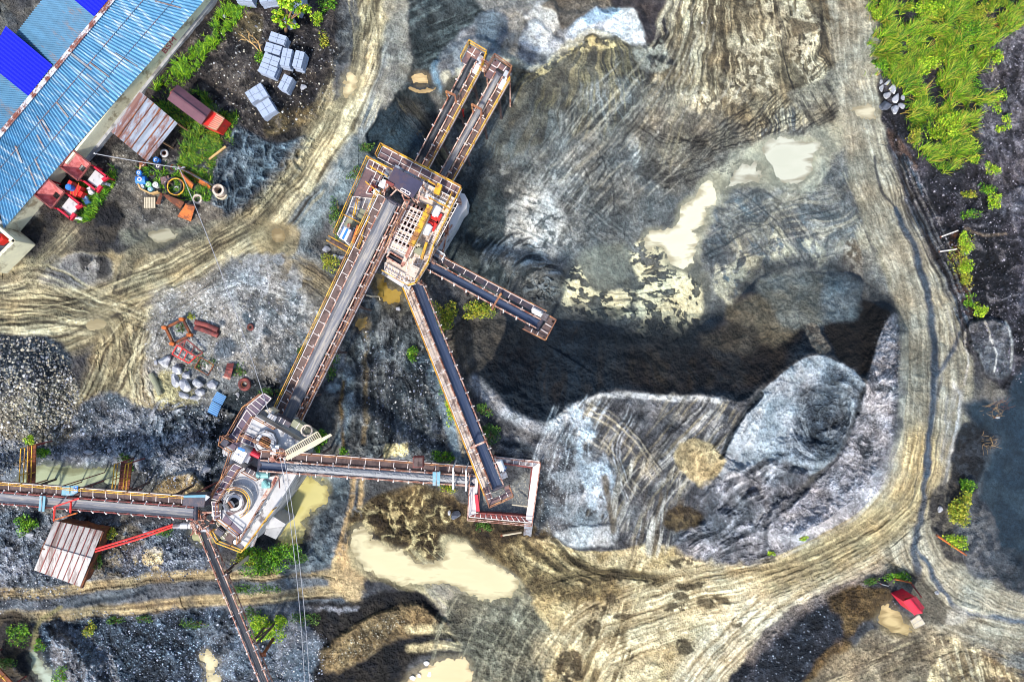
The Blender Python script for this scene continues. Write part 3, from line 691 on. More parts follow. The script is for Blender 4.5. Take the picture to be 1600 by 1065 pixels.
# long sweeping tyre lines across the centre
blot([(1000, 140), (1120, 180), (1180, 220), (1090, 300), (1000, 280)], (136, 130, 118), 0.7, 14, 10, vary=(104, 100, 94), sc=20)
for k in range(16):
    o = k * 6.5
    stroke([(930 + o, 275 + o * .2), (1040 + o, 240 + o * .3), (1130 + o, 190 + o * .55), (1230 + o * .7, 130 + o * .75), (1300 + o * .4, 85 + o * .9)], 2.4, (52, 50, 50), 0.8, 7, 1.1, broken=0.3, bscale=26, seed=200 + k, dh=-0.04)
for k in range(14):
    stroke([(985 + 10 * k, 190 + 4 * k), (1040 + 14 * k, 222 - k), (1110 + 9 * k, 200 - 2 * k), (1160 + 8 * k, 140)], 2.0, (56, 52, 48), 0.8, 6, 1.0, broken=0.25, bscale=30, seed=220 + k, dh=-0.03)
scrape([(1010, 260), (1030, 190), (1060, 110)], 16, 40, 604, ((62, 60, 58), (170, 160, 136)), fan=.8, a=.45)
# pale splash left of the wash, with a streaked skirt
blot([(770, 270), (850, 220), (960, 215), (1010, 260), (1030, 340), (980, 400), (900, 440), (800, 430), (760, 360)], (132, 132, 128), 0.85, 16, 12, vary=(104, 107, 108), sc=26)
for rr_, th_, c_ in ((66, -.1, (176, 172, 164)), (46, -.45, (206, 202, 194))):
    blot([(838 - rr_, 345), (838 - rr_ * .6, 345 - rr_ * .85), (838 + rr_ * .5, 345 - rr_ * .95), (838 + rr_ * 1.05, 345 - rr_ * .2), (838 + rr_ * .8, 345 + rr_ * .7), (838, 345 + rr_), (838 - rr_ * .7, 345 + rr_ * .7)], c_, 0.8, 12, 10, thr=th_, sc=11, seed=33)
streaks([(850, 290), (900, 230), (985, 215), (1000, 260), (960, 330), (900, 340)], -52, [(206, 202, 192), (64, 66, 68), (170, 168, 160)], 46, 4, seed=58, dh=0.04)
scrape([(790, 420), (850, 350), (960, 240)], 22, 60, 605, ((70, 72, 74), (180, 176, 168)), fan=1.4, a=.5, w=(.7, 1.3))
scrape([(800, 300), (880, 330), (960, 390), (1000, 440)], 12, 60, 606, ((60, 64, 68), (140, 142, 140)))
scrape([(940, 230), (965, 300), (960, 380)], 10, 50, 607, ((58, 62, 66), (132, 134, 132)))
scrape([(1090, 0), (1050, 110), (960, 230), (880, 300)], 22, 46, 630, ((84, 82, 78), (196, 188, 168), (166, 160, 148)), fan=1.5, a=.55, w=(1, 2.4)); scrape([(1180, 140), (1110, 240), (1020, 330)], 16, 50, 631, ((78, 78, 78), (186, 180, 166)), a=.5); scrape([(1010, 110), (930, 200), (850, 330)], 20, 50, 632, ((72, 74, 74), (178, 176, 166)), fan=1.4, a=.5)
# churned dark silt near the screening tower
blot([(725, 290), (780, 300), (790, 370), (780, 420), (800, 470), (760, 470), (700, 400)], (92, 98, 100), 0.9, vary=(60, 68, 76), sc=14)
arcs([(740, 380), (830, 380), (880, 430), (860, 480), (790, 470)], 860, 470, (150, 156, 160), 8, 0.4, 0.75, seed=68, dh=0.15)
arcs([(740, 360), (830, 370), (880, 430), (860, 480), (790, 470)], 850, 460, (52, 58, 66), 7, 0.4, 0.75, seed=69, dh=-0.12)
blot([(725, 230), (790, 260), (800, 320), (730, 320)], (70, 74, 78), 0.7, thr=-0.2)
# east centre: soft grey sweeps
blot([(1080, 300), (1180, 280), (1330, 240), (1380, 320), (1400, 430), (1240, 430), (1150, 470), (1090, 420)], (146, 144, 136), 0.9, vary=(118, 120, 120), sc=30)
streaks([(1090, 320), (1300, 260), (1380, 330), (1380, 430), (1160, 460)], -28, [(176, 170, 152), (92, 96, 100)], 60, 9, seed=59, curl=25)
streaks([(1090, 330), (1260, 330), (1260, 450), (1140, 470)], 55, [(110, 122, 136), (84, 88, 96)], 60, 12, seed=60, a=0.6)
for pts in ([(1210, 370), (1226, 366), (1240, 400), (1220, 425), (1206, 410)], [(1250, 370), (1270, 375), (1300, 420), (1290, 428), (1262, 400)], [(1120, 430), (1200, 400), (1220, 430), (1150, 480), (1128, 470)], [(1150, 385), (1165, 390), (1200, 420), (1170, 440)]):
    blot(pts, (196, 190, 166), 0.8, 4, 9, thr=-0.3, sc=12)
blot([(1325, 378), (1342, 380), (1348, 430), (1334, 445), (1318, 430), (1320, 395)], (116, 104, 88), 0.85, 3, 4, vary=(190, 184, 170), sc=7)
streaks([(1320, 200), (1345, 180), (1390, 290), (1400, 400), (1340, 380)], 66, [(188, 180, 158), (100, 98, 96)], 70, 6, seed=44)
# north-east approach of the crescent road: combed clay
blot([(1230, 150), (1300, 110), (1335, 40), (1362, 40), (1370, 190), (1330, 215), (1270, 190)], (150, 142, 124), 0.9, vary=(122, 116, 104), sc=16)
streaks([(1235, 160), (1330, 110), (1350, 150), (1330, 200), (1270, 200)], 60, [(176, 168, 146), (84, 80, 74)], 60, 5, seed=38)
for k in range(7):
    stroke([(1190 + 12 * k, 235 - 3 * k), (1250 + 10 * k, 192 - k), (1330 + 5 * k, 140 + 4 * k)], 3, (60, 58, 58), 0.75, 4, 1.5, broken=0.2, bscale=40, seed=240 + k, dh=-0.05)
streaks([(1300, 30), (1345, 40), (1350, 150), (1310, 130)], 84, [(180, 172, 150), (70, 68, 66)], 60, 5, seed=39)
blot([(1280, -40), (1350, -40), (1345, 25), (1300, 40)], (124, 100, 66), 0.9, 4, 8, vary=(70, 60, 50), sc=14)
stroke([(1278, -30), (1282, 30), (1276, 90)], 7, (52, 48, 46), 0.7, 5)

# crest light of the dark pile is painted on, a pale line along its ridge
# ---- the wash: silt drying around the open water
scrape([(1110, 430), (1200, 380), (1320, 350)], 18, 70, 608, ((72, 78, 86), (168, 164, 152))); scrape([(1130, 300), (1200, 350), (1260, 440)], 14, 60, 609, ((80, 84, 90), (160, 158, 148)))
blot([(1130, 262), (1175, 225), (1260, 200), (1300, 185), (1368, 150), (1372, 200), (1320, 225), (1295, 250), (1275, 295), (1235, 300), (1150, 290), (1130, 320), (1100, 380), (1105, 420), (1060, 360), (1085, 300)], (186, 181, 160), 0.9, 8, 10, vary=(152, 150, 135), sc=20, grain=0.15, wet=0.3)
blot([(870, 470), (890, 420), (930, 385), (985, 390), (1010, 420), (1100, 420), (1105, 500), (1080, 530), (1010, 540), (990, 500), (900, 505)], (124, 124, 114), 0.85, 10, 8, vary=(104, 106, 104), sc=16, grain=0.2)
blot([(915, 395), (975, 385), (988, 420), (960, 455), (925, 445), (902, 420)], (136, 136, 124), 0.9, 7, 6, grain=0.1, wet=0.3)
CRM = (236, 226, 190)
blot([(1170, 235), (1200, 220), (1270, 212), (1268, 262), (1240, 288), (1200, 282), (1172, 268)], (196, 192, 168), 0.9, 5, 5, wet=0.4, grain=0.1)
def cracked(pts, ang, ls, ws, thr, seed, c=CRM, warp=5, edge=(52, 58, 62)):
    """cream silt cut by dark water lines running along ang"""
    sl, m, sd = area(pts, 4, warp); cs_, sn_ = math.cos(R(ang)), math.sin(R(ang)); xx = X[sl] + 3 * N7x[sl]; yy = Y[sl] + 3 * N7y[sl]
    n = fbm((xx * cs_ + yy * sn_) / ls, (-xx * sn_ + yy * cs_) / ws, 1.0, seed, 3) + 0.25 * fbm(X[sl], Y[sl], 9, seed + 3, 2)
    k = m * sst(thr - .05, thr + .08, n); e = m * sst(thr - .3, thr - .05, n) * (1 - sst(thr - .02, thr + .1, n))
    lay(sl, e, edge, 0.7); lay(sl, k, c, 0.92); HT[sl] += 0.06 * k - 0.05 * e; WET[sl] = np.maximum(WET[sl], k * .35)
    GRN[sl] = GRN[sl] * (1 - k) + 0.08 * k
cracked([(890, 430), (905, 420), (930, 455), (985, 455), (1000, 470), (960, 495), (900, 495), (876, 480)], 25, 16, 7, -.12, 131)
cracked([(985, 395), (1012, 372), (1045, 385), (1050, 420), (1020, 425), (1000, 440)], -20, 12, 6, .0, 132)
cracked([(1000, 440), (1030, 425), (1066, 425), (1070, 470), (1040, 490), (1005, 485)], 8, 16, 6, -.1, 133)
cracked([(985, 470), (1010, 478), (1070, 470), (1078, 510), (1056, 532), (1008, 532), (1004, 495)], 82, 16, 6, -.05, 134)
cracked([(1060, 430), (1088, 440), (1098, 470), (1092, 500), (1076, 495)], 75, 18, 6, -.3, 135)
cracked([(1120, 265), (1180, 250), (1178, 275), (1130, 300)], -14, 26, 7, .05, 136, (190, 186, 164))
cracked([(950, 475), (1000, 480), (1000, 500), (950, 495)], 0, 14, 6, .0, 137)
scrape([(925, 470), (990, 480), (1060, 470)], 8, 16, 610, ((70, 74, 74),))

# ================= I. the dark stockpile, plateau and crescent bank
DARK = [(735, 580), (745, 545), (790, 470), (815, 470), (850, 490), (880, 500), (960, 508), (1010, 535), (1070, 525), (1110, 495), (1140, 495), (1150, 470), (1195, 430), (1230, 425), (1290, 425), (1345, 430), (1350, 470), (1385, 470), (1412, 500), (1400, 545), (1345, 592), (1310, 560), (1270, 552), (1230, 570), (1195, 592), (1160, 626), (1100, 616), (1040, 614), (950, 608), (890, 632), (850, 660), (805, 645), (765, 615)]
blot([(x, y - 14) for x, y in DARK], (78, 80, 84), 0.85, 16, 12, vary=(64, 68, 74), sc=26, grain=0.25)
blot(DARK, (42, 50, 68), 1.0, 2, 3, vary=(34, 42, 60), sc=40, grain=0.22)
blot([(1000, 540), (1130, 520), (1230, 500), (1260, 520), (1200, 590), (1120, 610), (1000, 605)], (56, 48, 41), 0.9, 14, 10, grain=0.22)
blot([(960, 520), (1100, 505), (1110, 540), (1000, 560)], (48, 52, 60), 0.8, 10, 10)
blot([(1290, 500), (1330, 465), (1400, 490), (1405, 530), (1350, 585), (1310, 560)], (46, 40, 36), 0.95, 3, 4, grain=0.22)
# overlapping pale tips of sand on its north side
for k, (pts, c) in enumerate((([(1195, 440), (1235, 425), (1290, 432), (1300, 480), (1290, 505), (1230, 515), (1195, 480)], (140, 140, 132)), ([(1135, 480), (1160, 465), (1195, 470), (1215, 500), (1240, 520), (1215, 540), (1170, 530), (1140, 505)], (136, 124, 104)),
                              ([(1290, 435), (1345, 445), (1345, 480), (1335, 500), (1310, 503), (1290, 490)], (124, 131, 138)), ([(1100, 520), (1150, 500), (1180, 520), (1170, 545), (1110, 545)], (98, 90, 80)))):
    sl, m, sd = blot(pts, c, 0.85, 9, 9, grain=0.3, vary=tuple(int(q * .8) for q in c), sc=24); HT[sl] += sst(0, 45, sd) * 0.6
fan([(800, 500), (1000, 540), (1150, 540), (1160, 600), (950, 600), (860, 640)], 930, 380, [(70, 72, 76), (30, 32, 40), (62, 56, 48)], 0.05, 160, 0.6, seed=142)
fan([(770, 520), (900, 520), (1060, 540), (1200, 560), (1160, 615), (950, 600), (850, 650), (790, 630)], 960, 1200, [(36, 42, 56), (62, 58, 54), (28, 34, 48)], 0.02, 260, 0.5, seed=121)
blot([(1258, 512), (1275, 505), (1290, 530), (1298, 548), (1282, 552), (1268, 535)], (156, 146, 132), 0.95, 2, 4, vary=(110, 102, 94), sc=6)
# shadowless pit floor left of it: darker grey cone under the right-hand conveyor
blot([(700, 520), (740, 490), (785, 490), (790, 520), (765, 570), (735, 585), (715, 560)], (112, 106, 98), 0.9, 3, 4, vary=(92, 88, 84), sc=10)
# south side: pale crest and streaked slope
blot([(740, 590), (770, 622), (805, 648), (850, 662), (895, 634), (950, 612), (1050, 618), (1150, 628), (1140, 690), (1080, 760), (1000, 850), (880, 850), (840, 760), (800, 710), (760, 680)], (122, 120, 122), 0.95, 2, 3, vary=(86, 86, 92), sc=24, grain=0.6)
stroke([(742, 595), (768, 625), (800, 650), (850, 668), (890, 648)], 18, (172, 170, 172), 0.9, 3, 5)
stroke([(850, 667), (893, 640), (950, 617), (1045, 622), (1100, 624), (1158, 634)], 9, (206, 202, 198), 0.8, 2, 3, broken=-.2)  # crest highlight painted into the colour along the pile's ridge
scrape([(900, 640), (870, 720), (860, 800)], 14, 40, 640, ((76, 78, 84), (206, 208, 212)), a=.6)
streaks([(850, 660), (950, 615), (1140, 630), (1120, 700), (1000, 830), (900, 820), (850, 740)], 122, [(196, 192, 188), (62, 60, 60), (168, 158, 138)], 110, 4.5, seed=122, dh=0.06)
scrape([(1120, 640), (1060, 700), (1000, 760), (960, 840)], 26, 46, 611, ((50, 48, 48), (206, 200, 190), (150, 138, 114)), fan=1.2)
scrape([(960, 630), (930, 700), (960, 800)], 18, 50, 612, ((56, 58, 64), (200, 202, 208)))
scrape([(900, 650), (960, 680), (1020, 760)], 12, 40, 613, ((58, 56, 56), (190, 180, 160)))
blot([(880, 640), (905, 640), (950, 720), (960, 790), (930, 800), (915, 730)], (186, 192, 204), 0.85, 8, 14, thr=-0.2, sc=20)
blot([(760, 690), (830, 700), (860, 780), (840, 830), (845, 720)], (66, 70, 82), 0.85, vary=(48, 52, 64), sc=16)
spk([(840, 700), (920, 680), (940, 820), (850, 830)], (196, 198, 206), 0.35, 3.6, seed=95)
blot([(845, 700), (930, 690), (960, 810), (880, 830)], (160, 162, 168), 0.6, 12, 10, thr=-0.1, sc=22)
blot([(875, 825), (930, 818), (965, 825), (960, 850), (910, 852), (880, 842)], (196, 194, 192), 0.9, 4, 6, dh=0.3)
stroke([(945, 740), (955, 790), (960, 830)], 9, (108, 94, 74), 0.8, 5)
streaks([(960, 730), (1080, 720), (1050, 850), (970, 850)], 100, [(196, 190, 178), (110, 98, 82)], 60, 6, seed=124)
# the pale plateau and its hollow
PLAT = [(1122, 724), (1138, 678), (1166, 640), (1196, 603), (1232, 574), (1270, 555), (1312, 567), (1350, 600), (1342, 650), (1326, 690), (1296, 722), (1262, 742), (1230, 728), (1196, 716), (1160, 742), (1130, 748)]
blot(PLAT, (182, 184, 190), 0.97, 2, 3, vary=(164, 168, 176), sc=20, grain=0.3)
stroke([(1128, 712), (1150, 664), (1190, 612)], 7, (44, 48, 60), 0.9, 4, 2, dh=-0.5)  # lee shadow of the plateau's left edge, painted as a dark line
scrape([(1165, 700), (1210, 640), (1250, 600)], 12, 18, 614, ((120, 124, 134), (214, 214, 214)), a=.5)
streaks([(1140, 690), (1210, 600), (1260, 570), (1250, 650), (1200, 700)], 118, [(200, 200, 200), (136, 140, 150)], 60, 7, seed=125, a=0.6)
blot([(1250, 600), (1300, 575), (1345, 605), (1342, 660), (1300, 705), (1240, 715), (1195, 720), (1230, 690), (1248, 640)], (112, 115, 126), 0.9, 12, 10, vary=(88, 92, 106), sc=14, grain=0.9)
blot([(1075, 690), (1110, 694), (1135, 720), (1120, 745), (1100, 760), (1060, 730), (1055, 705)], (194, 178, 142), 0.95, 3, 5, vary=(168, 152, 120), sc=8)
blot([(1040, 800), (1065, 790), (1095, 798), (1090, 820), (1062, 830), (1038, 822)], (70, 58, 42), 0.95, 3, 5, vary=(108, 92, 66), sc=7)
blot([(1095, 760), (1150, 745), (1195, 722), (1260, 730), (1250, 770), (1200, 830), (1210, 880), (1100, 880), (1050, 840), (1100, 810)], (130, 128, 133), 0.95, 8, 10, vary=(100, 100, 108), sc=16, grain=0.9)
BANK = [(1395, 490), (1418, 510), (1420, 600), (1412, 670), (1395, 730), (1350, 790), (1290, 830), (1230, 860), (1195, 862), (1195, 820), (1240, 790), (1290, 730), (1330, 680), (1350, 610), (1370, 545)]
blot(BANK, (186, 180, 182), 0.97, 2, 3, vary=(160, 155, 158), sc=16, grain=0.8)
blot([(1405, 500), (1419, 510), (1420, 600), (1412, 672), (1396, 700), (1400, 600)], (96, 96, 106), 0.8, 5, 4)  # dark east flank: shade of the side turned from the sun, painted on
blot([(1350, 590), (1365, 575), (1378, 600), (1410, 605), (1405, 612), (1372, 615), (1360, 612)], (70, 72, 82), 0.85, 2, 6)
blot([(1340, 690), (1350, 670), (1366, 695), (1362, 718), (1345, 712)], (74, 76, 86), 0.85, 2, 8, thr=-0.4, sc=8)
spk(BANK, (206, 204, 208), 0.45, 2.8, seed=96, dh=0.05)
spk(BANK, (70, 70, 80), 0.4, 2.6, seed=97, dh=-0.03)
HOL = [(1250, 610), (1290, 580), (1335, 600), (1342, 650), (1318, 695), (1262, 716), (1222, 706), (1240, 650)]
arcs(HOL, 1286, 655, (70, 75, 90), 9, 0.7, 0.75, seed=150, thr=.1, dh=-0.12); arcs(HOL, 1300, 650, (168, 170, 176), 8, 0.7, 0.6, seed=151, thr=.25, dh=.1)  # dark and light arcs paint curved shading into the hollow
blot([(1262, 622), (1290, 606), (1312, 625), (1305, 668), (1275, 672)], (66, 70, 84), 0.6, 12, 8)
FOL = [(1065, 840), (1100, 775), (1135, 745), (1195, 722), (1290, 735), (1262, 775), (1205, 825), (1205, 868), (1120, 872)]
streaks(FOL, -28, [(58, 60, 70), (186, 182, 184), (74, 76, 86), (164, 160, 163)], 46, 9, seed=152, a=.8, dh=0.12, curl=14)  # fold shading painted as alternating dark and light streaks
stroke([(1346, 606), (1328, 680), (1290, 732), (1240, 786), (1196, 822)], 6, (72, 73, 82), 0.75, 5, 3, dh=-.2); stroke([(1198, 822), (1195, 862)], 6, (80, 80, 88), .7, 5, 3)
stroke([(1419, 500), (1421, 600), (1413, 672), (1395, 735), (1350, 795), (1290, 838), (1225, 868)], 5, (196, 190, 178), 0.85, 3, 2)

# ================= J. crescent haul road and the slag beyond it
blot([(1345, 150), (1390, 190), (1400, 290), (1440, 380), (1480, 470), (1515, 560), (1520, 650), (1480, 740), (1460, 800), (1470, 860), (1560, 930), (1640, 950), (1640, 1000), (1540, 985), (1470, 960), (1425, 890), (1400, 830), (1300, 880), (1270, 850), (1360, 795), (1405, 720), (1422, 640), (1424, 520), (1405, 470), (1370, 400), (1330, 280)], (162, 154, 134), 0.95, 5, 5, vary=(146, 138, 118), sc=24, grain=0.5)
road([(1325, -70), (1340, 60), (1352, 150), (1368, 250), (1398, 340), (1432, 420), (1448, 500), (1452, 590), (1446, 670), (1425, 750), (1412, 830), (1440, 900), (1500, 955), (1620, 985)], 80, (166, 158, 140), (196, 188, 168), (134, 126, 110), 66, soft=12, nl=11)
road([(1345, 90), (1362, 190), (1385, 270), (1420, 350), (1450, 440), (1478, 520), (1490, 590), (1480, 680), (1455, 760), (1448, 830), (1480, 890), (1560, 940), (1640, 965)], 46, (174, 166, 146), (202, 196, 178), (138, 132, 120), 65, soft=10, nl=9)
road([(1450, 650), (1436, 740), (1400, 800), (1330, 850), (1250, 890), (1170, 915)], 60, (174, 158, 124), (210, 194, 154), (128, 114, 86), 64, soft=14, nl=12)
for k in range(5):
    stroke([(1370 + 6 * k, 240), (1400 + 5 * k, 330), (1434 + 6 * k, 420), (1450 + 8 * k, 500), (1452 + 8 * k, 600), (1440 + 8 * k, 700), (1418 + 8 * k, 800)], 2.2, (104, 98, 88), 0.7, 3, 1.2, broken=0.3, bscale=40, seed=260 + k, dh=-0.03)
stroke([(1366, 245), (1378, 300), (1402, 330), (1408, 345)], 4, (70, 70, 76), 0.8, 3, 1.5)
stroke([(1402, 330), (1428, 385), (1445, 450), (1458, 520), (1463, 565), (1462, 610), (1452, 680), (1446, 740)], 10, (70, 80, 104), 0.9, 4, 3, dh=-0.08, wet=0.3)
stroke([(1500, 520), (1485, 555), (1466, 585)], 7, (74, 88, 118), 0.7, 3, 3)
stroke([(1446, 735), (1438, 800), (1432, 850), (1440, 905)], 9, (72, 82, 104), 0.85, 5, 3, dh=-0.08, wet=0.3)
stroke([(1436, 860), (1462, 900), (1478, 930), (1505, 958), (1560, 966), (1640, 976)], 8, (84, 96, 122), 0.8, 4, 3, broken=0.1)
stroke([(1428, 840), (1450, 880), (1470, 925)], 5, (92, 102, 124), 0.7, 4, 2)
blot([(1470, 960), (1490, 945), (1510, 960), (1500, 975), (1475, 972)], (188, 182, 170), 0.8, 4, 5)
blot([(1420, 905), (1445, 900), (1475, 950), (1460, 975), (1435, 960)], (106, 100, 90), 0.8, 5, 6)
# slag embankment
blot([(1360, -40), (1380, 60), (1375, 150), (1395, 260), (1420, 320), (1455, 400), (1490, 470), (1520, 560), (1560, 600), (1640, 600), (1640, -40)], (72, 68, 76), 0.97, 5, 6, vary=(50, 48, 56), sc=20, grain=0.9)
spk([(1380, 180), (1470, 300), (1530, 500), (1640, 560), (1640, 60), (1560, 60), (1530, 250)], (156, 150, 160), 0.35, 4.4, seed=98, dh=0.12)
blot([(1545, 60), (1640, 30), (1640, 330), (1560, 330), (1540, 220), (1530, 130)], (104, 98, 104), 0.85, 10, 10, vary=(84, 80, 88), sc=20)
blot([(1600, 260), (1640, 240), (1640, 480), (1590, 470)], (96, 92, 104), 0.8, 8, 6)
arcs([(1540, 60), (1640, 40), (1640, 330), (1540, 300)], 1700, 60, (132, 126, 130), 7, 0.5, 0.7, seed=126)
streaks([(1385, 200), (1420, 240), (1500, 440), (1520, 560), (1480, 470), (1420, 320)], 64, [(150, 146, 142), (44, 44, 54), (96, 104, 124)], 60, 5, seed=127, dh=0.15)
blot([(1385, 200), (1402, 210), (1430, 250), (1425, 262), (1395, 230)], (120, 92, 74), 0.7, 4, 6, thr=-0.3)
blot([(1480, 370), (1505, 370), (1520, 480), (1500, 480), (1485, 420)], (112, 74, 42), 0.8, 4, 5, thr=-0.3, sc=10)
stroke([(1395, 190), (1410, 270), (1450, 370), (1490, 460), (1512, 540)], 5, (52, 46, 44), 0.8, 4, 2, dh=-0.15)
blot([(1518, 365), (1572, 378), (1570, 470), (1545, 478), (1522, 430)], (38, 38, 46), 0.9, 5, 6)
stroke([(1505, 355), (1540, 370), (1572, 366)], 5, (132, 118, 104), 0.8, 4, 2)
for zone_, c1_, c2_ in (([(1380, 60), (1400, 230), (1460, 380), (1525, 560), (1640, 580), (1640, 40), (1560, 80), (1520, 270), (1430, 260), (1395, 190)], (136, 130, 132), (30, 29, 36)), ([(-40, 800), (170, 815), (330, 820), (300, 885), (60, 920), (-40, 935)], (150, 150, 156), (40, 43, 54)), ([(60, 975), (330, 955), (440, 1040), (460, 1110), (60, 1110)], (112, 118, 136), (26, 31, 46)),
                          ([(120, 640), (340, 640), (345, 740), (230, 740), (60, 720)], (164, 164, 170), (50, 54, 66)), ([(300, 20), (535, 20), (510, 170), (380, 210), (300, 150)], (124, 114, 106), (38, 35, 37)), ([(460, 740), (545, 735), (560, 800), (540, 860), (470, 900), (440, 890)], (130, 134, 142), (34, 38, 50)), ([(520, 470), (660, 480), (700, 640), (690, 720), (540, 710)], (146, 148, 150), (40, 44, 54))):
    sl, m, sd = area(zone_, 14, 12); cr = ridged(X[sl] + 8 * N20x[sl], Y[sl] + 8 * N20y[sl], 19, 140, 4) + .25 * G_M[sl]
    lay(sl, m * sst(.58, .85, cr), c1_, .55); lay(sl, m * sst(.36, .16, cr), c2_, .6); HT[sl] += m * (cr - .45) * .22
scrape([(1400, 250), (1440, 340), (1490, 450), (1518, 550)], 18, 22, 622, ((40, 38, 44), (156, 152, 150)), a=.7); scrape([(1590, 60), (1570, 180), (1600, 320)], 14, 40, 623, ((60, 56, 64), (140, 134, 140)), a=.5)
# rock shelf
blot([(1515, 505), (1550, 498), (1578, 520), (1580, 570), (1572, 592), (1548, 590), (1530, 575), (1520, 540)], (120, 118, 120), 0.95, 3, 5, vary=(84, 84, 92), sc=10, dh=0.8)
for pts in ([(1540, 500), (1548, 530), (1556, 555), (1553, 580)], [(1572, 505), (1581, 535), (1579, 575)], [(1508, 520), (1512, 560), (1508, 600)]):
    stroke(pts, 3.5, (196, 188, 178), 0.85, 3, 1.5, dh=0.1)
stroke([(1490, 590), (1500, 640), (1490, 690), (1478, 740), (1468, 770)], 8, (206, 204, 202), 0.8, 5, 4, broken=0.1)
stroke([(1482, 610), (1478, 680), (1468, 730)], 7, (160, 156, 150), 0.7, 5, 3, broken=0.1)
streaks([(1470, 590), (1515, 600), (1505, 680), (1470, 760), (1450, 760), (1472, 680)], 100, [(196, 192, 184), (74, 72, 76)], 60, 5, seed=128)
blot([(1500, 670), (1545, 660), (1550, 690), (1530, 760), (1490, 790), (1480, 770)], (40, 42, 50), 0.95, 4, 6, vary=(70, 72, 82), sc=9)
blot([(1450, 770), (1490, 750), (1500, 800), (1490, 860), (1520, 880), (1490, 880), (1462, 840)], (110, 104, 98), 0.85, 4, 6, vary=(74, 72, 74), sc=10)
# navy settling basin
sl, m, sd = blot([(1505, 632), (1570, 620), (1588, 590), (1640, 570), (1640, 870), (1560, 860), (1540, 800), (1530, 770), (1545, 720), (1555, 680)], (62, 74, 94), 0.97, 9, 6, vary=(52, 63, 84), sc=30, grain=0.25)
HT[sl] = HT[sl] * (1 - m) - 0.5 * m
blot([(1490, 800), (1540, 780), (1560, 860), (1590, 870), (1600, 900), (1540, 910), (1510, 880)], (82, 84, 94), 0.95, 5, 7, vary=(120, 118, 118), sc=12)
blot([(1555, 860), (1640, 865), (1640, 925), (1580, 925), (1560, 900)], (64, 70, 84), 0.9, 4, 6, vary=(90, 92, 100), sc=14)
stroke([(1590, 868), (1580, 895), (1570, 910)], 3, (36, 40, 52), 0.8); stroke([(1592, 870), (1610, 905)], 3, (36, 40, 52), 0.8)

# ================= relief of the big forms
heap([(728, 590), (765, 620), (805, 646), (850, 662), (890, 634), (950, 610), (1040, 616), (1100, 618), (1160, 628), (1195, 594), (1230, 572), (1270, 554), (1310, 566), (1345, 594), (1400, 560)], 4.6, 130, 210, warp=2, rough=0.04, ends=60)
sl, m, sd = area(PLAT, 26, 6); HT[sl] += 0.9 * m
sl, m, sd = area([(1262, 610), (1300, 590), (1330, 620), (1325, 665), (1285, 690), (1245, 690), (1255, 645)], 30, 10); HT[sl] -= 1.5 * m
for cx_, cy_, r_, h_ in ((1165, 745, 24, 0.9), (1210, 735, 20, 0.8), (1180, 790, 26, 0.8), (1130, 800, 22, 0.6), (1145, 850, 30, 0.9), (1100, 835, 24, 0.6), (1250, 745, 20, 0.5), (1120, 770, 18, 0.5)):
    sl = bb(cx_ - 2 * r_, cy_ - 2 * r_, cx_ + 2 * r_, cy_ + 2 * r_); xw, yw = warped(sl, 10)
    HT[sl] += h_ * sst(1.0, 0.15, np.sqrt((xw - cx_) ** 2 + (yw - cy_) ** 2) / r_)
sl, m, sd = area([(1100, 740), (1200, 715), (1290, 720), (1260, 780), (1200, 860), (1090, 860)], 12, 6)
HT[sl] += m * 0.3 * (ridged(X[sl] + 12 * N20x[sl], Y[sl] * 1.4 + 12 * N20y[sl], 46, 130, 3) - 0.45)
heap([(1407, 490), (1409, 560), (1403, 640), (1384, 710), (1340, 772), (1282, 818), (1215, 848)], 3.2, 13, 62, warp=2, rough=0.05, ends=30, step=2.5)
for rg, h_, rl, rr_ in (([(1112, 766), (1150, 738), (1200, 722), (1250, 724)], 1.5, 16, 22), ([(1150, 796), (1190, 772), (1230, 748), (1285, 735)], 1.4, 13, 20), ([(1105, 805), (1128, 772), (1160, 762)], 1.1, 12, 18), ([(1186, 836), (1220, 792), (1268, 765)], 1.2, 12, 20),
                        ([(1060, 845), (1110, 816), (1150, 806), (1192, 818)], 1.1, 12, 24), ([(1250, 612), (1288, 590), (1322, 608), (1328, 655)], 1.0, 12, 12), ([(1140, 850), (1175, 830), (1200, 850)], 1.0, 14, 20), ([(1100, 700), (1108, 730), (1095, 755)], .5, 8, 14),
                        ([(1255, 690), (1275, 650), (1300, 630)], .8, 12, 12), ([(1200, 700), (1245, 690), (1290, 700)], .9, 10, 14)):
    heap(rg, h_ * .6, rl * 1.3, rr_ * 1.5, warp=7, rough=0.1, ends=24, step=2.5)
heap([(1380, -60), (1410, 200), (1440, 300), (1480, 400), (1520, 500)], 0.7, 60, 60, warp=10, rough=0.3)
heap([(960, -20), (1010, 10), (1050, -30)], 1.0, 60, 60, warp=6)
HT += np.where((X > 560) & (X < 760), -0.8 * sst(120, 0, np.sqrt((X - 660) ** 2 + ((Y - 260) * 0.6) ** 2)), 0).astype(np.float32)
# crests and gravel texture everywhere
rel = 0.034 * G_F * (0.3 + 1.0 * GRN) + 0.03 * (RG - 0.4) * (0.2 + GRN)
HT += rel
grain = np.exp((0.14 + 0.34 * GRN) * G_F + 0.12 * fbm(X, Y, 2.6, 28, 2, 0.8) + (0.12 + 0.26 * GRN) * G_M + 0.16 * G_L)
WN = _hash(np.arange(NX)[None, :] + np.zeros((NY, 1), int), np.arange(NY)[:, None] + np.zeros((1, NX), int), 5) - 0.5
grain = grain * np.exp((0.22 + 0.5 * GRN) * WN)
HT += (0.012 + 0.03 * GRN) * WN
COLR *= grain[..., None].astype(np.float32)
tint = 0.06 * fbm(X, Y, 34, 29, 3)
COLR[..., 0] *= 1 + tint; COLR[..., 2] *= 1 - tint

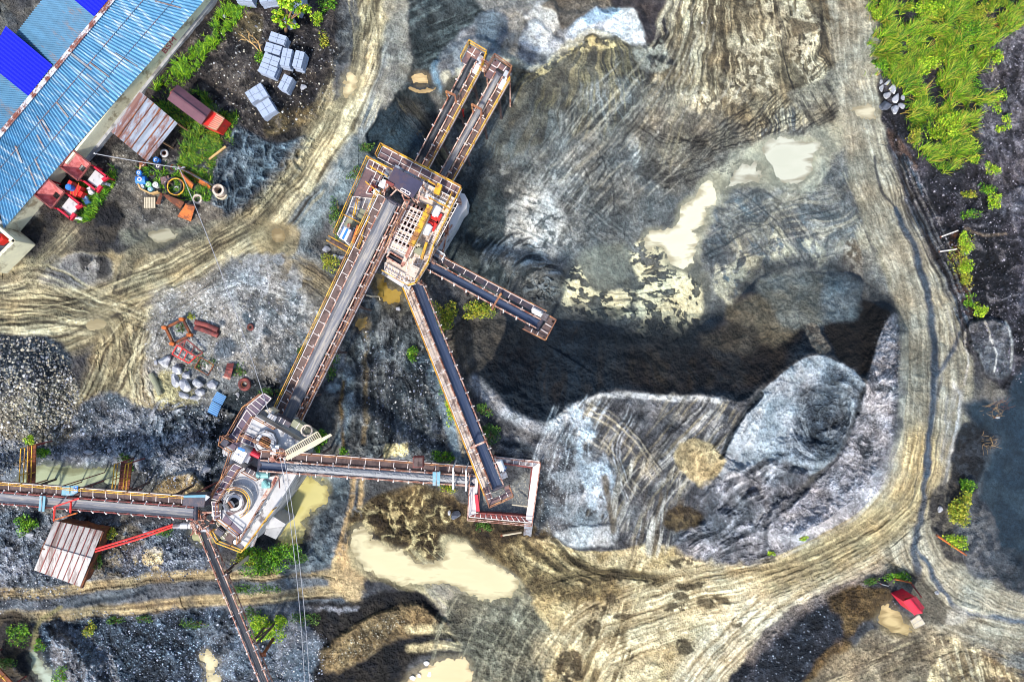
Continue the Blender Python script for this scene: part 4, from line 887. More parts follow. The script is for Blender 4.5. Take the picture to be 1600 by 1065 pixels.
# ================= open water: the ground is hollowed, a flat sheet lies in each hollow
PUD = []
def puddle(pts, level, name, rgb, rough=0.12, warp=5, label=None):
    sl, m, sd = area(pts, 10, warp)
    ht = level + np.clip(-sd * 0.011, -0.3, 0.4)
    k = sst(-32, -4, sd)
    HT[sl] = HT[sl] * (1 - k) + (ht + 0.02 * G_F[sl] + 0.03 * N7x[sl] + 0.03 * G_M[sl]) * k
    wetr = sst(-12, -2, sd)
    mud = np.asarray(lin(tuple(0.66 * c for c in rgb)), np.float32); kk = (0.7 * wetr * np.clip(.7 + .6 * G_M[sl], 0, 1))[..., None]
    COLR[sl] = COLR[sl] * (1 - kk) + mud * kk; WET[sl] = np.maximum(WET[sl], sst(-10, -2, sd) * 0.6)
    PUD.append((pts, level, name, rgb, rough, label, warp))
CREAM = (226, 214, 176)
puddle([(1200, 222), (1225, 215), (1250, 218), (1275, 222), (1262, 245), (1262, 268), (1240, 285), (1215, 282), (1195, 270), (1170, 270), (1178, 250)], -0.05, 'puddle', (206, 202, 178), 0.1, label='large grey green wash pool near the top of the crescent road')
puddle([(1336, 172), (1352, 162), (1368, 166), (1368, 184), (1352, 184)], 0.0, 'puddle', (212, 200, 166), label='pale pool against the rocks beside the tall grass')
puddle([(1098, 290), (1120, 280), (1136, 288), (1132, 308), (1112, 325), (1098, 350), (1086, 366), (1090, 400), (1072, 425), (1050, 415), (1035, 395), (1012, 392), (1010, 372), (1030, 362), (1056, 358), (1064, 330), (1085, 312)], -0.05, 'puddle', (230, 222, 188), warp=7, label='long cream pool bending through the middle of the quarry floor')
puddle([(1148, 276), (1165, 262), (1185, 262), (1190, 280), (1172, 286), (1150, 290), (1138, 296)], -0.04, 'puddle', (206, 202, 178), warp=6, label='thin grey silt pool between the two large wash pools')
puddle([(550, 830), (570, 828), (582, 848), (620, 862), (650, 878), (690, 872), (705, 840), (740, 855), (790, 890), (812, 915), (790, 935), (740, 930), (690, 910), (650, 918), (600, 905), (565, 880), (548, 855)], -0.1, 'puddle', (220, 206, 160), warp=7, label='big cream mud pool below the square gravel bin')
puddle([(630, 1070), (655, 1045), (690, 1028), (725, 1030), (735, 1060), (720, 1110), (625, 1110)], -0.15, 'puddle', (222, 198, 148), warp=4, label='tan pool at the bottom edge below the mud pool')
puddle([(458, 762), (472, 742), (488, 750), (505, 752), (512, 762), (504, 785), (480, 800), (470, 830), (462, 850), (440, 852), (432, 838), (432, 800)], -0.3, 'pond', (206, 192, 120), 0.08, 4, label='yellow pond beside the crusher house')
puddle([(52, 735), (62, 724), (100, 728), (165, 730), (190, 738), (190, 752), (160, 757), (100, 766), (25, 768), (30, 752)], -0.5, 'pond', (176, 182, 146), 0.08, 4, label='green pond beside the rusty footbridges')
puddle([(300, 828), (326, 832), (332, 848), (318, 850), (302, 842)], -0.4, 'pond', (178, 174, 124), 0.1, 3, label='small green pool under the crusher house')
puddle([(588, 436), (598, 430), (610, 450), (626, 455), (624, 468), (608, 474), (594, 462)], -0.35, 'puddle', (168, 138, 66), 0.1, 3, label='ochre pool under the screening tower')
puddle([(540, 118), (550, 113), (558, 125), (552, 146), (540, 150), (535, 140)], -0.1, 'puddle', (232, 212, 164), 0.15, 2, label='cream puddle on the upper haul road')
puddle([(645, 120), (655, 116), (668, 118), (668, 128), (655, 130), (645, 126)], -0.1, 'puddle', (226, 194, 138), 0.15, 2, label='orange brown puddle in the dark pit')
puddle([(140, 490), (160, 482), (170, 488), (168, 498), (148, 500)], -0.1, 'puddle', (204, 188, 144), 0.15, 3, label='tan puddle at the west road fork')
puddle([(138, 508), (158, 505), (160, 512), (140, 515)], -0.13, 'puddle', (204, 188, 144), 0.15, 3, label='thin tan puddle just below the road fork puddle')
puddle([(425, 358), (440, 356), (446, 366), (432, 378), (425, 372)], -0.1, 'puddle', (184, 162, 116), 0.15, 3, label='brown puddle where the haul road bends')
puddle([(235, 362), (262, 360), (275, 372), (250, 382), (238, 374)], -0.1, 'puddle', (176, 168, 138), 0.15, 4, label='grey rut puddle below the scrap heap')
puddle([(1374, 968), (1390, 944), (1412, 966), (1424, 985), (1395, 988)], -0.1, 'puddle', (206, 182, 126), 0.15, 3, label='tan puddle beside the red kiosk')
puddle([(312, 1022), (322, 1014), (335, 1025), (348, 1030), (335, 1042), (330, 1052), (345, 1056), (340, 1110), (315, 1110), (322, 1048), (318, 1035)], -1.5, 'puddle', (222, 206, 156), 0.12, 5, label='ragged cream puddle in the navy gravel hollow')
puddle([(50, 1018), (58, 1020), (68, 1040), (82, 1052), (90, 1110), (75, 1110), (60, 1062), (50, 1038)], -0.4, 'puddle', (176, 184, 160), 0.12, 3, label='green stream pool in the bottom left gully')
puddle([(558, 500), (570, 494), (572, 508), (562, 512)], -0.2, 'puddle', (186, 156, 96), 0.15, 3, label='small ochre puddle under the long conveyor')
stroke([(95, 945), (62, 970), (52, 1000), (52, 1020)], 7, (150, 140, 100), 0.85, 4, 2)

lum_ = (COLR @ np.array([.3, .59, .11], np.float32))[..., None]; COLR = lum_ + (COLR - lum_) * 0.9
bl_ = np.clip(COLR[..., 2] - COLR[..., 0], 0, 1); COLR[..., 1] *= 1.025; COLR[..., 1] += 0.2 * bl_; COLR[..., 2] -= 0.06 * bl_
COLR = 0.98 * np.power(np.clip(COLR, 0.002, 1.1), 1.32)
COLR = np.clip(COLR, 0.004, 1.0)
K = S * (H - HT) / H
V = np.empty((NY * NX, 3), np.float32)
V[:, 0] = ((X - 800) * K).ravel(); V[:, 1] = ((532.5 - Y) * K).ravel(); V[:, 2] = HT.ravel()
idx = np.arange(NY * NX, dtype=np.int32).reshape(NY, NX)
F = np.stack([idx[:-1, :-1], idx[1:, :-1], idx[1:, 1:], idx[:-1, 1:]], -1).reshape(-1, 4)
me = bpy.data.meshes.new('ground')
me.vertices.add(len(V)); me.vertices.foreach_set('co', V.ravel())
me.loops.add(F.size); me.loops.foreach_set('vertex_index', F.ravel())
me.polygons.add(len(F)); me.polygons.foreach_set('loop_start', np.arange(0, F.size, 4, dtype=np.int32))
me.polygons.foreach_set('use_smooth', np.zeros(len(F), bool))
me.update(calc_edges=True)
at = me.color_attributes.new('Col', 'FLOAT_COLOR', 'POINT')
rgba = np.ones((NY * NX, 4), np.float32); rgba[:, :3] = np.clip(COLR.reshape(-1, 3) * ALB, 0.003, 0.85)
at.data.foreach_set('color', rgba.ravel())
aw = me.attributes.new('wet', 'FLOAT', 'POINT'); aw.data.foreach_set('value', WET.ravel().astype(np.float32))
ag = me.attributes.new('grain', 'FLOAT', 'POINT'); ag.data.foreach_set('value', GRN.ravel().astype(np.float32))
ground = bpy.data.objects.new('ground', me); link(ground); tag(ground, 'churned grey and tan quarry ground with haul roads and spoil heaps', 'ground', kind='structure')

def height(px, py):
    """terrain height under a photo pixel"""
    i = min(NX - 2, max(0, int(np.searchsorted(xs, px)) - 1)); j = min(NY - 2, max(0, int(np.searchsorted(ys, py)) - 1))
    return float(HT[j:j + 2, i:i + 2].max())
def G(px, py, dz=0.0):
    """point on the ground under a photo pixel"""
    return P(px, py, height(px, py) + dz)

# ground material: painted soil colour x fine procedural grit, wetness lowers the roughness
gm = bpy.data.materials.new('quarry_soil'); gm.use_nodes = True
nt = gm.node_tree; N = nt.nodes; L = nt.links; b = N['Principled BSDF']
ac = N.new('ShaderNodeAttribute'); ac.attribute_name = 'Col'
an = N.new('ShaderNodeAttribute'); an.attribute_name = 'grain'
aw_ = N.new('ShaderNodeAttribute'); aw_.attribute_name = 'wet'
tc = N.new('ShaderNodeTexCoord')
n1 = N.new('ShaderNodeTexNoise'); n1.inputs['Scale'].default_value = 9.0; n1.inputs['Detail'].default_value = 6; n1.inputs['Roughness'].default_value = 0.8
L.new(tc.outputs['Object'], n1.inputs['Vector'])
vo = N.new('ShaderNodeTexVoronoi'); vo.inputs['Scale'].default_value = 7.0; L.new(tc.outputs['Object'], vo.inputs['Vector'])
mr = N.new('ShaderNodeMapRange'); mr.inputs['From Min'].default_value = 0.3; mr.inputs['From Max'].default_value = 0.7; mr.inputs['To Min'].default_value = -1; mr.inputs['To Max'].default_value = 1
L.new(n1.outputs['Fac'], mr.inputs['Value'])
ma = N.new('ShaderNodeMath'); ma.operation = 'MULTIPLY_ADD'; ma.inputs[1].default_value = 0.4; ma.inputs[2].default_value = 0.14
L.new(an.outputs['Fac'], ma.inputs[0])
m2 = N.new('ShaderNodeMath'); m2.operation = 'MULTIPLY_ADD'; m2.inputs[2].default_value = 1.0
L.new(mr.outputs['Result'], m2.inputs[0]); L.new(ma.outputs['Value'], m2.inputs[1])
sc_ = N.new('ShaderNodeVectorMath'); sc_.operation = 'SCALE'; L.new(ac.outputs['Color'], sc_.inputs[0]); L.new(m2.outputs['Value'], sc_.inputs['Scale'])
L.new(sc_.outputs['Vector'], b.inputs['Base Color'])
rr = N.new('ShaderNodeMapRange'); rr.inputs['To Min'].default_value = 0.92; rr.inputs['To Max'].default_value = 0.35; L.new(aw_.outputs['Fac'], rr.inputs['Value'])
L.new(rr.outputs['Result'], b.inputs['Roughness']); b.inputs['Specular IOR Level'].default_value = 0.25
bp = N.new('ShaderNodeBump'); bp.inputs['Distance'].default_value = 0.03
bs = N.new('ShaderNodeMath'); bs.operation = 'MULTIPLY'; bs.inputs[1].default_value = 0.8; L.new(an.outputs['Fac'], bs.inputs[0]); L.new(bs.outputs['Value'], bp.inputs['Strength'])
ad = N.new('ShaderNodeMath'); ad.operation = 'SUBTRACT'; L.new(n1.outputs['Fac'], ad.inputs[0]); L.new(vo.outputs['Distance'], ad.inputs[1])
L.new(ad.outputs['Value'], bp.inputs['Height']); L.new(bp.outputs['Normal'], b.inputs['Normal'])
me.materials.append(gm)

def water_mat(rgb, rough):
    nm = 'silty_water_%d_%d_%d' % rgb
    if nm in MATS: return MATS[nm]
    m = bpy.data.materials.new(nm); m.use_nodes = True; nt = m.node_tree; N = nt.nodes; L = nt.links; b = N['Principled BSDF']
    b.inputs['Roughness'].default_value = rough; b.inputs['Specular IOR Level'].default_value = 0.5
    at = N.new('ShaderNodeAttribute'); at.attribute_name = 'depth'; tc = N.new('ShaderNodeTexCoord'); mp = N.new('ShaderNodeMapping'); mp.inputs['Rotation'].default_value = (0, 0, .6); mp.inputs['Scale'].default_value = (.5, 1.6, 1)
    nz = N.new('ShaderNodeTexNoise'); nz.inputs['Scale'].default_value = .55; nz.inputs['Detail'].default_value = 7; nz.inputs['Distortion'].default_value = 1.2
    L.new(tc.outputs['Object'], mp.inputs['Vector']); L.new(mp.outputs['Vector'], nz.inputs['Vector'])
    mr = N.new('ShaderNodeMapRange'); mr.inputs['From Min'].default_value = .3; mr.inputs['From Max'].default_value = .7; mr.inputs['To Min'].default_value = -.4; mr.inputs['To Max'].default_value = .4; L.new(nz.outputs['Fac'], mr.inputs['Value'])
    ad = N.new('ShaderNodeMath'); ad.operation = 'ADD'; ad.use_clamp = True; L.new(at.outputs['Fac'], ad.inputs[0]); L.new(mr.outputs['Result'], ad.inputs[1])
    cr = N.new('ShaderNodeValToRGB'); e = cr.color_ramp.elements; c = np.array(A(*rgb)); e[0].color = (*(c * np.array([.5, .47, .42])), 1); e[1].position = 1.0; e[1].color = (*(c * np.array([.86, .87, .86])), 1)
    k = e.new(.4); k.color = (*(c * .92), 1); L.new(ad.outputs['Value'], cr.inputs['Fac']); L.new(cr.outputs['Color'], b.inputs['Base Color'])
    MATS[nm] = m; return m
for pts, level, name, rgb, rough, label, warp in PUD:
    sl, m, sd = area(pts, 3, warp); ok = sd > -16; q = ok[:-1, :-1] | ok[1:, :-1] | ok[1:, 1:] | ok[:-1, 1:]
    use = np.zeros(sd.shape, bool); use[:-1, :-1] |= q; use[1:, :-1] |= q; use[1:, 1:] |= q; use[:-1, 1:] |= q
    ids = np.full(sd.shape, -1, int); ids[use] = np.arange(use.sum()); k_ = S * (H - level) / H
    co_ = np.stack([(X[sl][use] - 800) * k_, (532.5 - Y[sl][use]) * k_, np.full(use.sum(), level)], -1)
    fj, fi = np.nonzero(q); fc = np.stack([ids[fj, fi], ids[fj + 1, fi], ids[fj + 1, fi + 1], ids[fj, fi + 1]], -1)
    m_ = bpy.data.meshes.new(name); m_.from_pydata(co_.tolist(), [], fc.tolist())
    ad_ = m_.attributes.new('depth', 'FLOAT', 'POINT'); ad_.data.foreach_set('value', (sst(-5, 22, sd) * .8)[use].astype(np.float32))
    m_.materials.append(water_mat(rgb, rough)); m_.update()
    o = bpy.data.objects.new(name, m_); link(o); tag(o, label, 'puddle' if name == 'puddle' else 'pond', kind='structure')
# ================================================================== MATERIALS FOR THE THINGS
RUSTC = A(120, 66, 36)
M = {}
def mk(k, *a, **kw): M[k] = mat(k, *a, **kw)
mk('yellow_paint', A(232, 176, 44), 0.6, var=0.25, scale=2.0, rust=A(160, 106, 60), rust_amt=0.45)
mk('orange_rail', A(214, 150, 88), 0.7, var=0.3, scale=2.0, rust=A(140, 90, 64), rust_amt=0.6)
mk('pink_steel', A(220, 182, 160), 0.6, var=0.25, scale=2.5, rust=A(146, 84, 62), rust_amt=0.5)
mk('rust_deck', A(112, 88, 88), 0.8, var=0.3, scale=1.6, rust=A(150, 112, 98), rust_amt=0.4)
mk('brown_deck', A(104, 84, 78), 0.8, var=0.35, scale=1.6, rust=A(72, 54, 50), rust_amt=0.45)
mk('seam', A(238, 224, 214), 0.7, var=0.2, scale=3)
mk('pale_deck', A(222, 200, 178), 0.85, var=0.25, scale=1.2, rust=A(150, 124, 108), rust_amt=0.42)
mk('dust_concrete', A(206, 202, 198), 0.9, var=0.18, scale=0.8, rust=A(112, 104, 104), rust_amt=0.27, bump=0.4)
mk('grey_steel', A(150, 152, 158), 0.55, 0.3, var=0.3, scale=2, rust=A(110, 96, 92), rust_amt=0.45)
mk('dark_steel', A(62, 62, 74), 0.5, 0.3, var=0.35, scale=1.6, rust=A(92, 78, 80), rust_amt=0.4)
mk('roof_plate', A(72, 68, 88), 0.5, 0.2, var=0.3, scale=0.7, rust=A(92, 76, 84), rust_amt=0.5)
mk('belt_rubber', A(112, 112, 118), 0.7, var=0.35, scale=1.4, rust=A(160, 152, 142), rust_amt=0.42, streak=(0.25, 5, 1))
mk('belt_dark', A(50, 62, 86), 0.55, var=0.4, scale=1.4, rust=A(86, 94, 108), rust_amt=0.3, streak=(0.25, 6, 1))
mk('belt_black', A(44, 46, 52), 0.6, var=0.4, scale=1.4, rust=A(96, 96, 98), rust_amt=0.3, streak=(0.25, 6, 1))
mk('load_gravel', A(168, 166, 164), 0.95, var=0.5, scale=14, bump=1.0)
mk('rust', A(140, 78, 42), 0.85, var=0.4, scale=1.6, rust=A(92, 52, 36), rust_amt=0.5, bump=0.2)
mk('rust_orange', A(206, 108, 44), 0.8, var=0.35, scale=2.0, rust=A(138, 74, 38), rust_amt=0.4)
mk('rust_red', A(146, 70, 62), 0.75, var=0.35, scale=1.8, rust=A(98, 52, 48), rust_amt=0.45)
mk('red_paint', A(226, 48, 40), 0.5, var=0.2, scale=2.5, rust=A(150, 60, 50), rust_amt=0.3)
mk('crimson_paint', A(206, 34, 58), 0.5, var=0.2, scale=2.5, rust=A(140, 36, 44), rust_amt=0.25)
mk('pink_paint', A(218, 128, 122), 0.6, var=0.25, scale=1.6, rust=A(172, 80, 76), rust_amt=0.42)
mk('white_paint', A(238, 236, 234), 0.5, var=0.12, scale=2.5, rust=A(176, 168, 160), rust_amt=0.3)
mk('teal_paint', A(122, 172, 186), 0.6, var=0.2, scale=2.0, rust=A(176, 184, 180), rust_amt=0.35)
mk('blue_paint', A(52, 124, 206), 0.5, var=0.2, scale=3.0)
mk('black_rubber', A(44, 44, 48), 0.8, var=0.3, scale=3)
mk('cream_wall', A(250, 240, 200), 0.9, var=0.16, scale=0.9, rust=A(176, 158, 122), rust_amt=0.35, bump=0.2)
mk('concrete', A(176, 174, 172), 0.9, var=0.25, scale=1.0, rust=A(122, 118, 116), rust_amt=0.4, bump=0.3)
mk('block_concrete', A(168, 178, 196), 0.95, var=0.14, scale=9, rust=A(142, 150, 166), rust_amt=0.3, bump=0.3)
mk('boulder_stone', A(214, 212, 208), 0.9, var=0.22, scale=1.8, rust=A(150, 150, 156), rust_amt=0.42, bump=0.7, bscale=5)
mk('dark_stone', A(84, 88, 98), 0.9, var=0.3, scale=2.0, rust=A(146, 148, 154), rust_amt=0.35, bump=0.7, bscale=5)
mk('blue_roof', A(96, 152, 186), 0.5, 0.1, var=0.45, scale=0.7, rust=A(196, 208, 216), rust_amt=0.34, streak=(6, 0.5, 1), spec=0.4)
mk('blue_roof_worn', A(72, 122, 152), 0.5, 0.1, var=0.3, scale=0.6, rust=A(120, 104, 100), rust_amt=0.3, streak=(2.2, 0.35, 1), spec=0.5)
mk('ultramarine_roof', A(8, 12, 200), 0.4, 0.0, var=0.1, scale=0.6, spec=0.5)
mk('rusty_roof', A(150, 158, 168), 0.6, 0.1, var=0.3, scale=0.8, rust=A(128, 88, 76), rust_amt=0.48, streak=(1.8, 0.5, 1))
mk('ridge_cap', A(130, 74, 60), 0.7, var=0.4, scale=1.6, rust=A(222, 222, 222), rust_amt=0.46)
mk('wood', A(170, 140, 96), 0.85, var=0.3, scale=3, streak=(4, 0.6, 1))
mk('pale_wood', A(206, 190, 160), 0.85, var=0.2, scale=3)
mk('bark', A(142, 108, 76), 0.9, var=0.35, scale=4)
mk('dead_wood', A(206, 166, 108), 0.9, var=0.25, scale=4)
mk('wire', A(170, 168, 170), 0.6, var=0.1)
mk('foliage', (0, 0, 0), 0.6, var=0.22, scale=1.5, attr='Col', spec=0.25)
mk('roof_panel_pale', A(196, 188, 180), 0.75, var=0.25, scale=0.8, rust=A(140, 118, 108), rust_amt=0.42, streak=(3.0, 0.5, 1))
mk('maroon_roof', A(106, 66, 74), 0.55, var=0.2, scale=0.8, rust=A(88, 54, 62), rust_amt=0.4)
mk('bin_gravel', A(110, 112, 110), 0.95, var=0.4, scale=7, rust=A(176, 168, 148), rust_amt=0.35, bump=1.0)
mk('olive_plate', A(150, 148, 120), 0.8, var=0.25, scale=1.4, rust=A(110, 104, 88), rust_amt=0.4)
mk('purple_deck', A(106, 90, 104), 0.75, var=0.25, scale=1.3, rust=A(140, 122, 124), rust_amt=0.35)
mk('blue_tarp', A(150, 196, 236), 0.5, var=0.1, scale=2)

Z3 = Vector((0, 0, 1))
def gz(p):
    return height(p[0] / S + 800, 532.5 - p[1] / S)
def pz(px, py, z):
    return P(px, py, z)
def rail_on(mb, pts, h=1.05, w=0.055, step=1.6, rails=(1.0, 0.5)):
    """guard rail along 3D points: posts, top and middle rail"""
    pts = [Vector(p) for p in pts]
    for a, b in zip(pts[:-1], pts[1:]):
        l = (b - a).length
        for r in rails: mb.bar(a + Z3 * h * r, b + Z3 * h * r, w, w)
        n = max(1, int(round(l / step)))
        for i in range(n + 1):
            q = a + (b - a) * (i / n); mb.bar(q, q + Z3 * h, w * 0.9, w * 0.9)
def rail_px(mb, pts, z, **k):
    rail_on(mb, [P(x, y, z) if not isinstance(z, (list, tuple)) else None for x, y in pts], **k)
def grid_on(mb, q, nu, nv, w=0.06, lift=0.03, h=0.05):
    """a grid of thin raised bars over the quad q (4 points)"""
    a, b, c, d = [Vector(p) + Z3 * lift for p in q]
    for i in range(nu + 1):
        t = i / nu; mb.bar(a + (b - a) * t, d + (c - d) * t, w, h)
    for j in range(nv + 1):
        t = j / nv; mb.bar(a + (d - a) * t + Z3 * 0.004, b + (c - b) * t + Z3 * 0.004, w, h)
def quad(pts, z):
    return [P(x, y, z) for x, y in pts]
def cen(pts):
    return (sum(p[0] for p in pts) / len(pts), sum(p[1] for p in pts) / len(pts))

def mesh_of(name, mb, m, parent=None): return mb.build(name, m, parent)

# ------------------------------------------------------------------ conveyors
def conveyor(name, label, p0, p1, bw, belt, walk=None, rail='yellow_paint', deck='brown_deck', truss='pink_steel', trestles=(0.25, 0.6, 0.92), load=False,
             idler=1.25, motor=None, truss_h=0.55, group=None, trough=0.2, trim=True):
    """walk = list of (side, width, gap, rail?) ; side +1 = right of travel"""
    a = P(*p0); b = P(*p1); L_ = (b - a).length; t = (b - a) / L_
    n = t.cross(Z3).normalized(); up = n.cross(t).normalized()
    pt = lambda s, o, h=0.0: a + t * s + n * o + up * h
    rz_ = math.atan2(t.y, t.x); th = thing(name, label, 'conveyor', (a.x, a.y, gz(a)), rz_, group)
    m = MB(); prof = [(-bw / 2, trough), (-bw * .32, 0.05), (0, 0.0), (bw * .32, 0.05), (bw / 2, trough)]
    ns = max(2, int(L_ / 0.6)); prev = None
    rnd = random.Random(sum(map(ord, label)))
    for i in range(ns + 1):
        s = L_ * i / ns
        k = m.addv([pt(s, o, h + rnd.uniform(-.012, .012)) for o, h in prof] + [pt(s, o, h - 0.05) for o, h in prof])
        if prev is not None:
            for j in range(4):
                m.face([prev + j, prev + j + 1, k + j + 1, k + j]); m.face([prev + 5 + j, k + 5 + j, k + 6 + j, prev + 6 + j])
            m.face([prev, k, k + 5, prev + 5]); m.face([prev + 4, prev + 9, k + 9, k + 4])
        else: m.face([k, k + 1, k + 2, k + 3, k + 4, k + 9, k + 8, k + 7, k + 6, k + 5])
        prev = k
    m.face([prev, prev + 5, prev + 6, prev + 7, prev + 8, prev + 9, prev + 4, prev + 3, prev + 2, prev + 1])
    mesh_of('belt', m, M[belt], th)
    if load:
        m = MB(); s0, s1 = load[0] * L_, load[1] * L_; nn = int((s1 - s0) / 0.11); prev = None
        for i in range(nn + 1):
            s = s0 + (s1 - s0) * i / nn; w_ = bw * 0.5
            row = [pt(s, -w_ * .9 + w_ * 1.8 * j / 8, 0.06 + (0.16 * (1 - abs(j - 4) / 4) + rnd.uniform(0, .09) if 0 < j < 8 else 0.02)) for j in range(9)]
            k = m.addv(row)
            if prev is not None:
                for j in range(8): m.face([prev + j, prev + j + 1, k + j + 1, k + j])
            prev = k
        mesh_of('gravel_load', m, M['load_gravel'], th)
    # side trusses
    for sd in (-1, 1):
        m = MB(); o = sd * (bw / 2 + 0.12)
        m.bar(pt(0, o, 0.12), pt(L_, o, 0.12), 0.09, 0.1, up); m.bar(pt(0, o, -truss_h), pt(L_, o, -truss_h), 0.08, 0.08, up)
        k = max(3, int(L_ / 1.4))
        for i in range(k):
            s0, s1 = L_ * i / k, L_ * (i + 1) / k
            m.bar(pt(s0, o, -truss_h), pt(s0, o, 0.1), 0.05); m.bar(pt(s0, o, -truss_h if i % 2 else 0.1), pt(s1, o, 0.1 if i % 2 else -truss_h), 0.05)
        mesh_of('side_truss', m, M[truss], th)
    # idler brackets: one mesh, copied along the belt
    if idler:
        k = max(2, int(L_ / idler)); k = min(k, 48); first = None
        for i in range(k):
            s = L_ * (i + 0.5) / k
            if first is None:
                m = MB(); q = bw / 2 + 0.16
                m.bar(pt(s, -q - .12, -.02), pt(s, -q + .1, .26), 0.07); m.bar(pt(s, q + .12, -.02), pt(s, q - .1, .26), 0.07)
                m.bar(pt(s, -q, -.12), pt(s, q, -.12), 0.08); m.bar(pt(s, -q - .16, .02), pt(s, -q + .02, .02), 0.1); m.bar(pt(s, q - .02, .02), pt(s, q + .16, .02), 0.1)
                first = m.build('idler', M['seam'], th); s_first = s
            else:
                c = first.copy(); COL.objects.link(c); c.parent = th; c.location = Matrix.Rotation(-rz_, 3, 'Z') @ (t * (s - s_first))
    for (sd, ww, gap, hr) in (walk or []):
        o0 = sd * (bw / 2 + gap); o1 = o0 + sd * ww
        m = MB(); m.slab([pt(0, o0, -.05), pt(L_, o0, -.05), pt(L_, o1, -.05), pt(0, o1, -.05)], 0.07)
        m.bar(pt(0, o0, -.1), pt(L_, o0, -.1), 0.08, 0.12); m.bar(pt(0, o1, -.1), pt(L_, o1, -.1), 0.08, 0.12)
        w_ = mesh_of('walkway', m, M[deck], th)
        m = MB(); k = max(2, int(L_ / 1.15))
        for i in range(k + 1): m.bar(pt(L_ * i / k, o0, -.02), pt(L_ * i / k, o1, -.02), 0.05, 0.05)
        m.bar(pt(0, (o0 + o1) / 2 + sd * ww * .45, -.01), pt(L_, (o0 + o1) / 2 + sd * ww * .45, -.01), 0.05, 0.06)
        mesh_of('deck_seams', m, M['seam'], w_)
        if hr:
            m = MB(); rail_on(m, [pt(0, o1, 0), pt(L_, o1, 0)], 1.0, 0.06, 2.0)
            mesh_of('handrail', m, M[hr], th)
    for f in trestles:
        s = L_ * f; m = MB(); q = bw / 2 + 0.2
        pa, pb = pt(s, -q, -truss_h), pt(s, q, -truss_h)
        hgt = pa.z - gz(pa)
        if hgt < 0.6: continue
        sp = 0.03 * hgt
        fa = Vector((pa.x, pa.y, 0)) - n * sp; fb = Vector((pb.x, pb.y, 0)) + n * sp
        fa.z = gz(fa) - 0.3; fb.z = gz(fb) - 0.3
        m.bar(fa, pa, 0.16); m.bar(fb, pb, 0.16); m.bar(pa, pb, 0.14)
        m.bar(fa + (pa - fa) * .35, fb + (pb - fb) * .8, 0.08); m.bar(fb + (pb - fb) * .35, fa + (pa - fa) * .8, 0.08)
        m.bar(fa + (pa - fa) * .35, fb + (pb - fb) * .35, 0.08)
        mesh_of('trestle', m, M['brown_deck'], th)
    for s, nm in ((0.0, 'tail_pulley'), (L_, 'head_pulley')):
        m = MB(); m.cyl(pt(s, -bw / 2 - .2, -.12), 0.2, bw + .4, 12, axis=n); mesh_of(nm, m, M['dark_steel'], th)
    if motor:
        s, o, c = motor; s *= L_
        m = MB(); m.cyl(pt(s - .35, o, .3), 0.24, 0.75, 12, axis=t); m.box(pt(s, o, .02), t, n, up, 0.9, 0.5, 0.1); m.cyl(pt(s + .4, o, .3), 0.1, 0.25, 8, axis=t)
        mo = mesh_of('motor', m, M[c], th)
        m = MB(); m.box(pt(s + .85, o * 0.92, .22), t, n, up, 0.5, 0.55, 0.45); mesh_of('gearbox', m, M['grey_steel'], mo)
    return th, pt, L_, t, n, up

# ------------------------------------------------------------------ plants, rocks
def leaf_cloud(cx, cy, z0, rx, ry, h, n, pal, size, seed, flat=0.5, lobes=7):
    """leaf-sized faces through several overlapping lobes; returns verts, faces, colours"""
    g = np.random.default_rng(seed); vs = []; fs = []; cs = []
    lob = [(g.uniform(-.62, .62), g.uniform(-.62, .62), g.uniform(.35, .95), g.uniform(.28, .5)) for _ in range(lobes)]
    cols = [np.array(A(*c)) for c in pal]
    for i in range(n):
        lx, ly, lz, lr = lob[g.integers(lobes)]
        d = g.normal(size=3); d /= np.linalg.norm(d) + 1e-9; d *= lr * g.uniform(.55, 1.05)
        c = np.array([cx + (lx + d[0]) * rx, cy + (ly + d[1]) * ry, z0 + max(.05, (lz + d[2] * .6)) * h])
        a = g.normal(size=3); a[2] *= flat; a /= np.linalg.norm(a) + 1e-9
        u = g.normal(size=3); b = np.cross(a, u); b /= np.linalg.norm(b) + 1e-9
        s = size * g.uniform(.6, 1.4)
        k = len(vs); tip = a * s; sd = b * s * .32
        vs += [tuple(c - tip * .5), tuple(c + sd), tuple(c + tip * .6), tuple(c - sd)]
        fs.append((k, k + 1, k + 2, k + 3))
        q = g.random(); col = cols[int(q * len(cols)) % len(cols)] * g.uniform(.65, 1.3)
        cs += [tuple(col)] * 4
    return vs, fs, cs
def blades(spots, pal, ln, seed, width=0.05, arch=0.55):
    """arching grass blades at (x, y, z, scale)"""
    g = np.random.default_rng(seed); vs = []; fs = []; cs = []
    cols = [np.array(A(*c)) for c in pal]
    for (x, y, z, sc, lean) in spots:
        l = ln * sc * g.uniform(.6, 1.25); a = g.uniform(0, 6.283) if lean is None else lean + g.normal() * .9
        dx, dy = math.cos(a), math.sin(a); w = width * g.uniform(.7, 1.4) * (.6 + .5 * sc); k = len(vs)
        ou = arch * g.uniform(.6, 1.5)
        for j, f in enumerate((0, .4, .75, 1.0)):
            r = l * ou * f ** 1.5; hh = l * (f - .38 * ou * f * f)
            ww = w * (1 - .85 * f)
            vs += [(x + dx * r - dy * ww, y + dy * r + dx * ww, z + hh), (x + dx * r + dy * ww, y + dy * r - dx * ww, z + hh)]
        for j in range(3): fs.append((k + 2 * j, k + 2 * j + 1, k + 2 * j + 3, k + 2 * j + 2))
        col = cols[int(g.random() * len(cols)) % len(cols)] * g.uniform(.7, 1.25)
        cs += [tuple(np.clip(col, 0, .8))] * 8
    return vs, fs, cs
